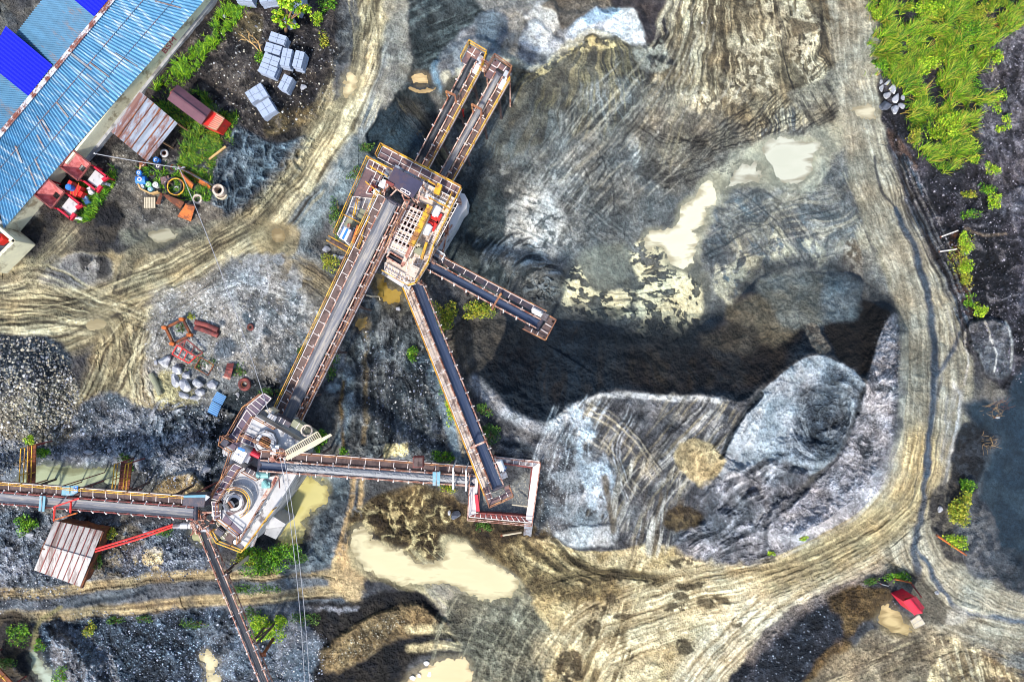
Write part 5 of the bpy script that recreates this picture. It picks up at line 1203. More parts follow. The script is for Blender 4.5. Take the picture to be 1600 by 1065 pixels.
def raw(name, vs, fs, cs, m, parent=None, off=(0, 0, 0)):
    me = bpy.data.meshes.new(name); me.from_pydata([(v[0] - off[0], v[1] - off[1], v[2] - off[2]) for v in vs], [], fs)
    at = me.color_attributes.new('Col', 'FLOAT_COLOR', 'POINT')
    at.data.foreach_set('color', np.array([(*c, 1.0) for c in cs], dtype=np.float32).ravel())
    me.materials.append(m); me.update()
    return link(bpy.data.objects.new(name, me), parent)
GREENS = [(92, 150, 30), (120, 176, 28), (66, 120, 30), (150, 190, 40), (48, 92, 28)]
LIME = [(168, 206, 36), (190, 220, 60), (130, 180, 28), (206, 214, 60), (90, 140, 26)]
YELLOWG = [(178, 176, 50), (140, 160, 40), (200, 186, 70), (100, 130, 36)]
DARKG = [(62, 104, 40), (44, 78, 34), (88, 130, 44), (110, 140, 50)]
def bush(px, py, rpx, rpy, h, n, pal, label, seed, name='shrub', cat='shrub', group=None, size=0.2, z=None):
    g = G(px, py) if z is None else P(px, py, z)
    th = thing(name, label, cat, tuple(g), 0, group)
    vs, fs, cs = leaf_cloud(g.x, g.y, g.z - .05, rpx * S * 1.12, rpy * S * 1.12, h, int(n * 2.2), pal, size * .72, seed, lobes=11)
    raw('foliage', vs, fs, cs, M['foliage'], th, g)
    m = MB(); rn = random.Random(seed)
    for i in range(7):
        a = rn.uniform(0, 6.28); r = rn.uniform(.3, .7)
        e = g + Vector((math.cos(a) * rpx * S * r, math.sin(a) * rpy * S * r, h * rn.uniform(.5, .9)))
        m.tube([g - Z3 * .1, g + (e - g) * .5 + Z3 * h * .12, e], 0.035, 5, taper=.4)
    m.build('stem', M['bark'], th)
    return th
def rock_mesh(name, r, seed, sq=(1, 1, .75), m=None, dents=7):
    rn = random.Random(seed); bm_ = bmesh.new(); bmesh.ops.create_icosphere(bm_, subdivisions=3, radius=1.0)
    pl = []
    for i in range(dents + 5):
        d = Vector((rn.gauss(0, 1), rn.gauss(0, 1), rn.gauss(0, 1))).normalized(); pl.append((d, rn.uniform(.5, .82)))
    for v in bm_.verts:
        for d, o in pl:
            k = v.co.dot(d) - o
            if k > 0: v.co -= d * k * .97
        v.co *= 1 + rn.uniform(-.018, .018)
        v.co = Vector((v.co.x * sq[0], v.co.y * sq[1], v.co.z * sq[2])) * r
    me = bpy.data.meshes.new(name); bm_.to_mesh(me); bm_.free(); me.materials.append(m or M['boulder_stone'])
    return me
def boulder(px, py, wpx, hpx, ang, label, seed, group, m='boulder_stone', name='boulder', sink=.25):
    r = .5 * S
    me = rock_mesh(name, 1.0, seed, (wpx * r, hpx * r, min(wpx, hpx) * r * .85), M[m])
    g = G(px, py); o = bpy.data.objects.new(name, me); link(o)
    o.location = g + Z3 * min(wpx, hpx) * r * (.85 - sink) * .7; o.rotation_euler = (0, 0, R(-ang))
    return tag(o, label, 'boulder' if name == 'boulder' else 'stone', group)
# ================================================================== THE SIX CONVEYORS
conveyor('belt_conveyor', 'long wide conveyor climbing from the crusher house to the screening tower', (450, 654, 3.2), (613.5, 316, 9.6), 1.0, 'belt_rubber',
         walk=[(-1, .62, .2, 'yellow_paint'), (1, .38, .36, 'orange_rail')], deck='brown_deck', trestles=(.12, .34, .56, .78), idler=1.1, truss_h=.7, trough=.34)
conveyor('belt_conveyor', 'steep narrow conveyor with a walkway ending over the blue slurry rock', (654, 256, 4.0), (740, 92, 8.0), .46, 'belt_black',
         walk=[(1, .56, .24, 'yellow_paint')], deck='brown_deck', trestles=(.3, .62, .88), group='twin discharge conveyors', motor=(.95, .7, 'white_paint'))
conveyor('belt_conveyor', 'steep narrow conveyor with a dusty belt ending over the olive rubble', (692, 276, 4.0), (780.5, 116, 8.0), .46, 'belt_rubber',
         walk=[(1, .56, .24, 'yellow_paint')], deck='brown_deck', trestles=(.3, .62, .88), group='twin discharge conveyors', motor=(.95, .7, 'white_paint'))
conveyor('belt_conveyor', 'blue black conveyor reaching over the dark stockpile', (668, 413, 3.8), (842, 506, 7.6), .56, 'belt_dark',
         walk=[(-1, .45, .45, 'orange_rail')], deck='dark_steel', trestles=(.35, .68), motor=(.95, -.8, 'white_paint'))
conveyor('belt_conveyor', 'steep navy conveyor running down to the square gravel bin', (651, 442, 2.4), (778, 761, 6.6), .8, 'belt_dark',
         walk=[(1, .6, .22, 'yellow_paint')], deck='pale_deck', trestles=(.3, .6, .84), motor=(.92, -.95, 'white_paint'))
conveyor('belt_conveyor', 'horizontal conveyor loaded with pale gravel between bin and crusher house', (742, 751, 3.4), (406, 726.5, 7.6), .66, 'belt_dark',
         walk=[(1, .7, .28, 'orange_rail')], deck='brown_deck', trestles=(.22, .5, .78), load=(.02, .88))
conveyor('belt_conveyor', 'incoming conveyor at the left edge with a red side truss', (-60, 772, 3.4), (304, 801, 7.4), .78, 'belt_rubber',
         walk=[(-1, .7, .3, 'yellow_paint')], deck='brown_deck', truss='rust_red', trestles=(.25, .45, .65, .85))
conveyor('belt_conveyor', 'thin rusty conveyor leading off the bottom edge', (424, 1090, 5.2), (316, 828, 4.6), .45, 'belt_black',
         walk=None, truss='pink_steel', trestles=(.3, .72), trough=.1, idler=1.6)

def platform(name, label, cat, polys, z, deck, rail, loc=None):
    pass

def head_frame(label, u_out, u_in, z, rail='orange_rail', deck='brown_deck', rail_pts=None, seams=None, legs=None):
    """U shaped service platform round a conveyor head"""
    c = cen(u_out); g = G(*c)
    th = thing('head_platform', label, 'platform', tuple(g))
    m = MB(); m.slab([P(x, y, z) for x, y in u_out], .1); dk = m.build('deck', M[deck], th)
    if seams:
        m = MB()
        for a, b in seams: m.bar(P(*a, z + .03), P(*b, z + .03), .06, .05)
        m.build('deck_seams', M['seam'], dk)
    m = MB(); rail_on(m, [P(x, y, z) for x, y in (rail_pts or u_out)], 1.0, .07, 1.2); m.build('handrail', M[rail], th)
    for x, y in (legs or []):
        q = P(x, y, z); m = MB(); f = Vector((q.x, q.y, gz(q) - .3)); m.bar(f, q, .14); m.build('leg', M['pink_steel'], th)
    return th
head_frame('service platform wrapped round the conveyor end over the blue rock', [(734, 71), (761, 87), (752, 111), (745, 108), (750, 96), (736, 88), (728, 100), (721, 96)], None, 8.2,
           'yellow_paint', 'rust_deck', [(721, 96), (734, 71), (761, 87), (752, 111)], [((730, 80), (742, 88)), ((743, 76), (736, 88)), ((752, 82), (746, 94)), ((757, 98), (750, 96))], legs=[(735, 74), (758, 90)])
head_frame('service platform wrapped round the conveyor end beside the olive rubble', [(773.5, 92), (800, 111), (793, 127), (787, 123), (791, 114), (777, 105), (766, 124), (757, 119)], None, 8.2,
           'orange_rail', 'rust_deck', [(757, 119), (773.5, 92), (800, 111), (793, 127)], [((764, 108), (772, 113)), ((768, 101), (776, 106)), ((782, 98), (777, 106)), ((791, 104), (786, 111))], legs=[(774, 95), (797, 113)])
th = thing('catwalk_bridge', 'tiny catwalk linking the two conveyor head platforms', 'catwalk', tuple(G(757, 107)))
m = MB(); m.slab(quad([(753, 99), (763, 105), (758, 114), (749, 109)], 8.25), .08); m.build('deck', M['pale_deck'], th)
m = MB(); rail_on(m, quad([(753, 99), (763, 105)], 8.25), 1, .06, 1); rail_on(m, quad([(749, 109), (758, 114)], 8.25), 1, .06, 1); m.build('handrail', M['pink_steel'], th)
head_frame('service platform at the end of the blue black conveyor', [(858.5, 494), (868, 500), (851.5, 531.5), (817, 514), (821, 507), (842, 518), (846, 512)], None, 7.6, 'orange_rail', 'brown_deck',
           [(858.5, 494), (868, 500), (851.5, 531.5), (817, 514)], [((852, 505), (862, 511)), ((845, 514), (856, 521)), ((832, 513), (829, 520)), ((842, 518), (838, 525))], legs=[(864, 502), (850, 527)])
head_frame('service platform at the lower end of the navy conveyor', [(755.5, 762), (765, 788.5), (802, 772), (796, 757), (788, 761), (790, 770), (770, 779), (763, 759)], None, 6.8, 'orange_rail', 'rust_deck',
           [(755.5, 762), (765, 788.5), (802, 772), (796, 757)], [((759, 772), (767, 769)), ((762, 780), (770, 777)), ((780, 774), (783, 780)), ((791, 769), (794, 775))])
# red / orange gantries that straddle the belts
def gantry(label, a, b, zb, z, m_='orange_rail', arm=None):
    pa, pb = P(*a, z), P(*b, z)
    th = thing('belt_gantry', label, 'gantry', (pa.x, pa.y, zb))
    m = MB(); m.bar(pa, pb, .16, .16); m.build('crossbeam', M[m_], th)
    for p in (pa, pb):
        m = MB(); m.bar(Vector((p.x, p.y, zb)), p, .12); m.build('post', M[m_], th)
    if arm:
        m = MB(); m.bar(P(*arm[0], z - .1), P(*arm[1], z - .3), .1); m.build('brace', M[m_], th)
gantry('orange gantry across the blue black conveyor', (783, 458), (769, 482), 5.6, 7.6)
gantry('pink gantry across the navy conveyor', (736, 699), (759, 689), 5.2, 7.0, 'pink_steel')
gantry('orange gantry across the dusty twin conveyor', (737, 163), (752, 171), 5.8, 8.0, 'orange_rail', ((752, 171), (750, 194)))
gantry('orange gantry across the black twin conveyor', (697, 143), (711, 149), 5.8, 8.0, 'orange_rail', ((711, 149), (712, 162)))
# red bent frame over the left conveyor
th = thing('belt_gantry', 'tall red frame bent over the left edge conveyor', 'gantry', tuple(G(83, 812)))
for a, b in (((84, 813, 1.0), (85.5, 791, 6.2)), ((110, 800, 5.2), (111, 784, 6.4))):
    m = MB(); m.bar(P(*a), P(*b), .12); m.build('post', M['red_paint'], th)
m = MB(); m.bar(P(85.5, 791, 6.2), P(124, 778, 6.4), .13); m.build('crossbeam', M['red_paint'], th)
m = MB(); m.bar(P(84, 812, 1.6), P(120, 801, 5.0), .11); m.build('brace', M['rust_orange'], th)
for label, poly, z, c in (('narrow teal plate lying across the left edge conveyor', [(62, 774), (71, 775), (69, 799), (60, 798)], 5.2, 'teal_paint'),
                          ('teal steel sheet standing by the rail of the left edge conveyor', [(97, 759), (122, 758), (122, 768), (114, 774), (96, 773)], 5.6, 'teal_paint'),
                          ('teal cover over the gravel conveyor near the square bin', [(676, 737), (688, 737), (687, 759), (676, 758)], 5.4, 'teal_paint')):
    th = thing('cover_plate', label, 'plate', tuple(G(*cen(poly))))
    q = [P(x, y, z) for x, y in poly]; m = MB(); m.slab(q, .06); m.build('plate', M[c], th)
    m = MB(); m.bar(q[0] + (q[1] - q[0]) * .5 + Z3 * .03, q[-1] + (q[2] - q[-1]) * .5 + Z3 * .03, .07, .06)
    m.build('rib', M['grey_steel'], th)
    for i in (0, len(q) - 1):
        m = MB(); f = Vector((q[i].x, q[i].y, gz(q[i]))); m.bar(f, q[i] - Z3 * .05, .08); m.build('post', M['rust_red'], th)
th = thing('warning_sign', 'small blue and white sign on the rail of the left edge conveyor', 'sign', tuple(G(118, 765)))
m = MB(); m.slab([P(115, 759.5, 6.4), P(121.5, 759, 6.5), P(121.5, 768, 6.0), P(115, 768.5, 5.9)], .04); m.build('panel', M['blue_paint'], th)
m = MB(); m.ring(P(118.2, 764, 6.28), .1, .05, .03, 12); m.bar(P(116, 767, 6.1), P(120.5, 766.7, 6.12), .06, .03); m.bar(P(117, 761, 6.42), P(120, 760.8, 6.44), .05, .03); m.build('emblem', M['white_paint'], th)
m = MB(); q = P(118, 764, 6.1); m.bar(Vector((q.x, q.y, gz(q))), q, .06); m.build('post', M['grey_steel'], th)
# brown drive box and white post frames on the gravel conveyor
th = thing('drive_housing', 'brown box housing on the walkway of the gravel conveyor', 'housing', tuple(G(653, 722)))
q = quad([(645, 714), (661, 714), (661, 730), (645, 730)], 6.4); m = MB(); m.slab(q, .9); m.build('box', M['rust_red'], th)
m = MB(); m.slab(quad([(646, 715), (660, 715), (660, 729), (646, 729)], 6.45), .04); m.bar(P(653, 714.5, 6.47), P(653, 729, 6.47), .06, .05); m.build('lid', M['brown_deck'], th)
for k, x in enumerate((708, 728)):
    th = thing('post_frame', ('inner' if k == 0 else 'outer') + ' white post frame straddling the gravel conveyor near the bin', 'frame', tuple(G(x, 750)))
    for y0 in (730 + 4 * k, 764 + 2 * k):
        q = P(x, y0, 6.4); m = MB(); m.bar(Vector((q.x, q.y, gz(q))), q, .1); m.build('post', M['white_paint'], th)
    m = MB(); m.bar(P(x, 730 + 4 * k, 6.4), P(x, 764 + 2 * k, 6.4), .13); m.build('crossbeam', M['white_paint'], th)

# ================================================================== SCREENING TOWER
T = thing('screening_tower', 'big steel screening tower with yellow handrails and a dark roof plate', 'tower', tuple(G(620, 340)))
ZT = 7.6
def part_slab(name, pts, z, t, m, parent, seams=None, smat='seam', sw=.06):
    mb = MB(); mb.slab([P(x, y, z) for x, y in pts], t); o = mb.build(name, M[m], parent)
    if seams:
        mb = MB()
        for kind, q, nu, nv in seams: grid_on(mb, [P(x, y, z) for x, y in q], nu, nv, sw)
        mb.build('deck_seams', M[smat], o)
    return o
# legs and concrete foundation
for i, (x, y) in enumerate(((597, 236), (655, 262), (712, 298), (580, 262), (545, 352), (605, 415), (648, 436), (672, 404), (690, 350), (615, 340), (640, 380))):
    q = P(x, y, ZT - .2); mb = MB(); f = Vector((q.x, q.y, gz(q) - .4)); mb.bar(f, q, .26); mb.build('column', M['pink_steel'], T)
mb = MB()
for a, b in (((597, 236), (712, 298)), ((712, 298), (672, 404)), ((605, 415), (648, 436)), ((580, 262), (545, 352))):
    pa, pb = P(*a, ZT - .3), P(*b, ZT - .3); ga, gb = Vector((pa.x, pa.y, gz(pa))), Vector((pb.x, pb.y, gz(pb)))
    mb.bar(ga, pb, .12); mb.bar(pa, gb, .12)
mb.build('cross_bracing', M['pink_steel'], T)
part_slab('deck', [(598, 229), (722, 295), (714, 312), (590, 246)], ZT, .18, 'rust_deck', T, [('g', [(598, 229), (722, 295), (714, 312), (590, 246)], 8, 2)])
part_slab('deck', [(577, 249), (619, 270), (608, 292), (600, 309), (552, 306)], ZT + .3, .16, 'rust_deck', T, [('g', [(577, 249), (617, 270), (611, 282), (572, 262)], 5, 1), ('g', [(588, 270), (608, 281), (600, 306), (572, 302)], 3, 3)])
part_slab('deck', [(552, 306), (594, 310), (562, 398), (526, 366)], ZT - .4, .16, 'grey_steel', T, [('g', [(552, 307), (592, 312), (577, 352), (541, 338)], 4, 2), ('g', [(541, 338), (577, 352), (560, 396), (527, 366)], 2, 3)])
part_slab('deck', [(634, 312), (714, 312), (679, 385), (671, 411), (651, 443), (639, 447), (600, 424), (606, 398)], ZT, .2, 'pale_deck', T,
          [('g', [(698, 318), (716, 318), (681, 384), (668, 380)], 3, 9), ('g', [(640, 395), (676, 392), (652, 440), (632, 440)], 4, 5), ('g', [(602, 410), (634, 428), (630, 440), (601, 423)], 6, 2)])
part_slab('deck', [(661, 285), (714, 312), (698, 335), (648, 311)], ZT + .5, .16, 'pale_deck', T, [('g', [(661, 285), (714, 312), (706, 325), (655, 299)], 10, 2)])
# the screen box: gridded sieve deck, dark opening, yellow beam
sb = part_slab('screen_box', [(636, 320), (672, 336), (640, 402), (603, 384)], ZT + 1.3, 1.3, 'pale_deck', T, [('g', [(637, 321), (671, 336), (641, 400), (605, 383)], 6, 9)])
mb = MB()
for i in range(7):
    f = i / 7; a = Vector(P(637 + f * -32 + 2, 323 + f * 62, ZT + 1.33)); b = Vector(P(669 + f * -31, 337 + f * 62, ZT + 1.33))
    for k in range(5):
        c = a + (b - a) * ((k + .5) / 5) - (b - a).cross(Z3).normalized() * .22
        mb.box(c + Z3 * .0, (b - a).normalized(), (b - a).cross(Z3).normalized(), Z3, .5, .28, .03)
mb.build('sieve_mesh', M['rust_deck'], sb)
part_slab('grate', [(606, 386), (634, 400), (629, 408), (602, 394)], ZT + .9, .2, 'load_gravel', T)
mb = MB(); q = quad([(609.5, 393.5), (632, 407), (628, 416.5), (604.5, 402)], ZT + .95)
for i in range(4): mb.bar(q[i], q[(i + 1) % 4], .12, .3)
mb.build('hatch_frame', M['pink_steel'], T)
mb = MB(); mb.slab([v + Z3 * -.05 for v in q], .06); mb.build('hatch', M['belt_black'], T)
mb = MB(); a, b = P(672, 323, ZT + 1.9), P(643, 383, ZT + 1.9); mb.bar(a, b, .42, .5)
for i in range(6): c = a + (b - a) * (i / 5); mb.box(c + Z3 * .28, (b - a).normalized(), (b - a).cross(Z3).normalized(), Z3, .12, .5, .06)
mb.build('screen_beam', M['yellow_paint'], T)
mb = MB(); mb.bar(P(643, 384, ZT + 1.6), P(629, 414, ZT + 1.0), .28, .22); mb.build('chute', M['pink_steel'], T)
mb = MB(); mb.slab(quad([(683, 285), (691, 289), (686, 304), (677, 301)], ZT + 1.2), .5); mb.build('belt_guard', M['yellow_paint'], T)
mb = MB(); mb.bar(P(667, 379, ZT + .9), P(659, 405, ZT + .9), .2, .5); mb.build('belt_guard', M['yellow_paint'], T)
for k, (x, y, rx, ry) in enumerate(((681.5, 330, 679, 339), (667, 358.5, 673, 350))):
    mb = MB(); c = P(x, y, ZT + .7); ax = (P(681, 330, 0) - P(667, 358, 0)).normalized(); mb.cyl(c - ax * .4, .36, .8, 14, axis=ax); mb.cyl(c - ax * .5, .2, 1.0, 10, axis=ax)
    mo = mb.build('motor', M['white_paint'], T)
    mb = MB(); c = P(rx, ry, ZT + .45); n_ = ax.cross(Z3); mb.box(c, ax, n_, Z3, .55, .8, .3); mb.box(c + n_ * .45 + Z3 * .1, ax, n_, Z3, .9, .16, .3); mb.box(c + Z3 * .2, ax, n_, Z3, .2, .5, .3); mb.build('motor_mount', M['red_paint'], mo)
for (x, y, w_, h_, m_) in ((655, 392, .9, .6, 'olive_plate'), (650, 384, .7, .5, 'pale_wood'), (646, 424, .8, .9, 'pale_deck'), (608, 276, .8, 1.2, 'grey_steel'), (602, 286, .7, 1.0, 'white_paint'), (587, 300, .7, .5, 'white_paint'), (583, 296, .4, .7, 'rust_red')):
    mb = MB(); c = P(x, y, ZT + .7); ax = Vector((.9, -.44, 0)); n_ = Vector((.44, .9, 0)); mb.box(c, ax, n_, Z3, w_, h_, .6); mb.box(c + Z3 * .32, ax, n_, Z3, w_ * .7, h_ * .7, .06); mb.build('equipment_box', M[m_], T)
# dark roof plate over the feed end
rp = part_slab('roof', [(616.5, 261), (661.5, 285.5), (644.5, 310), (605, 284)], ZT + 3.2, .1, 'roof_plate', T)
mb = MB(); q = quad([(628, 294), (641.5, 301.5), (639, 305), (625.5, 297)], ZT + 3.22)
for i in range(4): mb.bar(q[i], q[(i + 1) % 4], .06, .05)
mb.bar((q[0] + q[1]) / 2, (q[2] + q[3]) / 2, .05, .05); mb.build('roof_hatch', M['seam'], rp)
mb = MB(); mb.slab(quad([(604, 281), (616, 288), (614, 292), (602, 285)], ZT + 3.3), .15); mb.build('roof_patch', M['rust_red'], rp)
for x, y in ((616, 263), (658, 286), (643, 307), (606, 284)):
    mb = MB(); q = P(x, y, ZT + 3.1); mb.bar(Vector((q.x, q.y, ZT - .2)), q, .12); mb.build('roof_post', M['pink_steel'], T)
mb = MB(); a = quad([(618, 257), (662, 281), (661, 284), (617, 260.5)], ZT + 1.4); mb.slab(a, .1)
mb.build('gutter_plate', M['grey_steel'], T)
# lattice of pink steel around the conveyor head
mb = MB()
for a, b in (((600, 306), (604, 284)), ((604, 284), (640, 310)), ((634, 312), (615, 350)), ((640, 314), (612, 372)), ((634, 312), (640, 314)), ((626, 330), (632, 333)), ((618, 346), (625, 350)), ((612, 360), (620, 362)), ((608, 290), (596, 302)), ((620, 296), (606, 310)), ((628, 304), (636, 322)), ((646, 310), (656, 316)), ((650, 304), (668, 312)), ((656, 300), (652, 318)), ((612, 372), (602, 396)), ((604, 368), (594, 392))):
    mb.bar(P(*a, ZT + 1.8), P(*b, ZT + 1.6), .1, .1)
mb.build('lattice', M['pink_steel'], T)
# stairs
def stairs(pts, z0, z1, n, m, parent):
    a, b, c, d = [Vector(P(x, y, 0)) for x, y in pts]   # a-b top edge, d-c bottom edge
    mb = MB()
    for i in range(n):
        f = (i + .5) / n; z = z1 + (z0 - z1) * f
        p = a + (d - a) * f; q = b + (c - b) * f; k = (64 - z) / 64
        p = Vector((p.x * k, p.y * k, z)); q = Vector((q.x * k, q.y * k, z)); mb.bar(p, q, (d - a).length / n * .78 * k, .05)
    for e, f in ((a, d), (b, c)):
        p, q = e * ((64 - z1) / 64) + Z3 * z1, f * ((64 - z0) / 64) + Z3 * z0
        mb.bar(p, q, .07, .2)
    return mb.build('stairs', M[m], parent)
stairs([(575, 262), (583, 266), (577, 287), (568, 283)], ZT - 1, ZT + .3, 8, 'white_paint', T)
stairs([(552, 310), (562, 314), (556, 340), (545, 336)], ZT - 2.2, ZT - .4, 9, 'white_paint', T)
stairs([(605, 264), (610, 266.5), (617, 277), (597, 263)], ZT, ZT + .4, 5, 'white_paint', T)
stairs([(668, 302), (697, 317), (693, 325), (664, 309)][::1], ZT + .5, ZT + .9, 3, 'white_paint', T)
# handrails, each run its own part
for pts, z in (([(577, 249), (552, 306), (526, 366)], ZT + .2), ([(590, 246), (598, 229), (722, 295)], ZT), ([(577, 249), (617, 270)], ZT + .3), ([(722, 295), (712, 316), (679, 385), (671, 411), (651, 443)], ZT), ([(651, 443), (639, 447), (600, 424)], ZT),
               ([(708, 304), (695, 330)], ZT + .1), ([(582, 264), (608, 280)], ZT + .3), ([(575, 288), (600, 309), (592, 330)], ZT + .2), ([(660, 280), (682, 292)], ZT + .8), ([(541, 338), (576, 356)], ZT - .4), ([(601, 300), (588, 330), (577, 352), (562, 390)], ZT + .3), ([(672, 312), (702, 328)], ZT + .5), ([(562, 314), (556, 340)], ZT - .3)):
    mb = MB(); rail_on(mb, [P(x, y, z) for x, y in pts], 1.05, .065, 1.5); mb.build('handrail', M['yellow_paint'], T)
# west side cabinets
mb = MB(); ax = Vector((.44, .9, 0)); n_ = ax.cross(Z3); c = P(543, 368, ZT + .5); mb.box(c, ax, n_, Z3, 1.0, .6, 1.6); cb = mb.build('switch_cabinet', M['white_paint'], T)
mb = MB(); mb.box(c - n_ * .34 + Z3 * .1, ax, n_, Z3, .95, .06, 1.3); mb.box(c + Z3 * .83, ax, n_, Z3, .9, .18, .04); mb.build('cabinet_door', M['blue_paint'], cb)
mb = MB(); mb.bar(P(561, 352, ZT + .8), P(552, 379, ZT + .1), .26, .3); mb.build('chute', M['rust_orange'], T)
mb = MB(); mb.bar(P(566, 352, ZT + .8), P(561, 372, ZT + .1), .3, .3); mb.build('chute', M['rust'], T)
part_slab('plate', [(563, 325), (575, 331), (568, 345), (556, 339)], ZT - .3, .1, 'olive_plate', T); part_slab('plate', [(560, 342), (568, 346), (560, 358), (551, 354)], ZT - .32, .08, 'olive_plate', T)
part_slab('plate', [(544, 340), (556, 346), (550, 357), (537, 351)], ZT - .31, .08, 'olive_plate', T)
# ramp that leaves the tower to the west
th = thing('access_ramp', 'short ramp with yellow rails leading west from the screening tower', 'ramp', tuple(G(530, 380)))
q = [P(518, 371, 4.4), P(559, 394, 6.6), P(556, 402, 6.6), P(515, 378, 4.4)]; m = MB(); m.slab(q, .1); dk = m.build('deck', M['brown_deck'], th)
for a, b in ((q[0], q[1]), (q[3], q[2])):
    m = MB(); rail_on(m, [a, b], 1, .08, 1.4); m.build('handrail', M['yellow_paint'], th)
for e in (q[0], q[3], (q[1] + q[0]) / 2):
    m = MB(); m.bar(Vector((e.x, e.y, gz(e) - .2)), e, .1); m.build('leg', M['pink_steel'], th)
# pale foundation wall along the east and south side of the tower
th = thing('foundation_wall', 'white concrete retaining wall curving round the screening tower', 'wall', tuple(G(715, 330)))
m = MB(); q = [(716, 300), (726, 303), (731, 312), (729, 325), (722, 333), (712, 352), (704, 365), (690, 390), (683, 388), (700, 352), (716, 318)]
m.prism([P(x, y, 2.2)[:2] for x, y in q], -1, 2.2); m.build('wall', M['dust_concrete'], th)
th = thing('foundation_wall', 'low concrete wall south of the screening tower above the ochre pool', 'wall', tuple(G(620, 438)))
m = MB(); m.prism([P(x, y, 3)[:2] for x, y in [(598, 421), (642, 447), (640, 452), (634, 452), (596, 428)]], -1, 3.0); m.build('wall', M['dust_concrete'], th)
th = thing('platform_cage', 'small grey side landing with white rail beside the screening tower', 'landing', tuple(G(685, 400)))
m = MB(); m.slab(quad([(680, 389), (697, 400), (692, 408), (676, 398)], 4.6), .1); m.build('deck', M['grey_steel'], th)
m = MB(); rail_on(m, quad([(680, 389), (697, 400), (692, 408)], 4.6), 1, .07, 1.2); m.build('handrail', M['white_paint'], th)
for x, y in ((696, 401), (691, 407)):
    q = P(x, y, 4.6); m = MB(); m.bar(Vector((q.x, q.y, gz(q) - .2)), q, .1); m.build('leg', M['pink_steel'], th)

# ================================================================== CRUSHER HOUSE
C = thing('crusher_house', 'concrete crusher house with two round crushers and orange handrails', 'crusher', tuple(G(400, 740)))
ZC = 5.8
# solid concrete block below the decks
mb = MB(); body = [(386, 650), (412, 640), (470, 690), (466, 738), (431, 790), (383, 855), (330, 805), (338, 762), (360, 720), (352, 690)]
mb.prism([P(x, y, ZC - .5)[:2] for x, y in body], -1.5, ZC - .5); mb.build('body', M['concrete'], C)
part_slab('deck', [(412, 614), (424, 622), (400, 650), (382, 690), (366, 704), (349, 692), (363, 675), (386, 634)], ZC + .2, .3, 'purple_deck', C, [('g', [(412, 614), (424, 622), (401, 648), (386, 635)], 1, 4), ('g', [(386, 640), (396, 652), (378, 690), (363, 678)], 1, 3)])
part_slab('upper_deck', [(399, 649), (468, 689), (458, 702), (431, 703), (377, 688)], ZC + .9, 1.2, 'dust_concrete', C)
part_slab('lower_deck', [(369, 723), (407, 747), (436, 742), (417, 778), (377, 845), (331, 806), (331, 785)], ZC + .7, 1.0, 'dust_concrete', C)
part_slab('ledge', [(436, 742), (466, 736), (432, 792), (384, 857), (377, 846), (417, 778)], ZC - .2, .8, 'dust_concrete', C)
part_slab('gangway', [(366, 724), (379, 730), (345, 782), (330, 778)], ZC + .9, .16, 'purple_deck', C, [('g', [(366, 724), (379, 730), (345, 782), (330, 778)], 1, 6)])
part_slab('gangway', [(331, 783), (345, 784), (345, 812), (335, 812)], ZC + .85, .16, 'purple_deck', C, [('g', [(331, 783), (345, 784), (345, 812), (335, 812)], 1, 4)])
part_slab('gangway', [(384, 676), (431, 699), (427, 710), (378, 690)], ZC + .95, .14, 'purple_deck', C, [('g', [(384, 676), (431, 699), (427, 710), (378, 690)], 4, 1)])
part_slab('gangway', [(347, 812), (372, 838), (378, 830), (352, 804)], ZC + .72, .1, 'purple_deck', C)
part_slab('side_beam', [(407, 780), (418, 776), (436, 745), (431, 742)], ZC + .75, .12, 'pink_steel', C)
for pts, z in (([(412, 614), (386, 634), (363, 675), (349, 692), (366, 704)], ZC + .3), ([(399, 649), (382, 676), (377, 688)], ZC + 1), ([(399, 649), (434, 668)], ZC + 1), ([(382, 677), (431, 700)], ZC + 1.1), ([(366, 704), (352, 745), (334, 776)], ZC + .6), ([(366, 724), (332, 776)], ZC + .95), ([(379, 730), (345, 782), (345, 800)], ZC + .95),
               ([(417, 778), (404, 800), (377, 845)], ZC + .8), ([(407, 747), (384, 734)], ZC + .8), ([(345, 806), (378, 832), (377, 845)], ZC + .7), ([(349, 693), (352, 678), (372, 688)], ZC + .4)):
    mb = MB(); rail_on(mb, [P(x, y, z) for x, y in pts], 1.0, .065, 1.2); mb.build('handrail', M['orange_rail'], C)
mb = MB(); rail_on(mb, [P(x, y, ZC) for x, y in [(432, 792), (384, 857), (345, 842), (336, 826)]], 1.0, .08, 1.4); mb.build('handrail', M['yellow_paint'], C)
# crusher 1 : octagonal tub with a yellow-edged mouth
def crusher(cx, cy, z, r, px_, m1):
    c = P(cx, cy, z)
    mb = MB(); mb.ring(c, r, r * .86, .5, 8); tub = mb.build('crusher_tub', M['grey_steel'], C)
    mb = MB(); mb.ring(c + Z3 * .1, r * .78, r * .5, .35, 20); mb.build('liner', M['dust_concrete'], tub)
    mb = MB(); mb.cyl(c + Z3 * .02, r * .5, .1, 20); mb.build('mouth', M['belt_black'], tub)
    return c, tub
c1, tub1 = crusher(417, 689, ZC + .9, 1.0, 0, 0)
mb = MB()
for k in range(5):
    o = Vector((.9, -.44, 0)) * (-.35 + .17 * k) * 0 + Vector((.44, .9, 0)) * (.35 - .17 * k)
    mb.bar(c1 + o + Vector((-.4, .2, .4)), c1 + o + Vector((.4, -.2, .4)), .07, .1)
mb.build('grizzly_bar', M['orange_rail'], tub1)
mb = MB(); mb.cyl(c1 + Vector((.75, -.55, 0)), .28, .55, 14); mb.build('oil_tank', M['white_paint'], C)
c2, tub2 = crusher(369, 783, ZC + .7, .9, 0, 0)
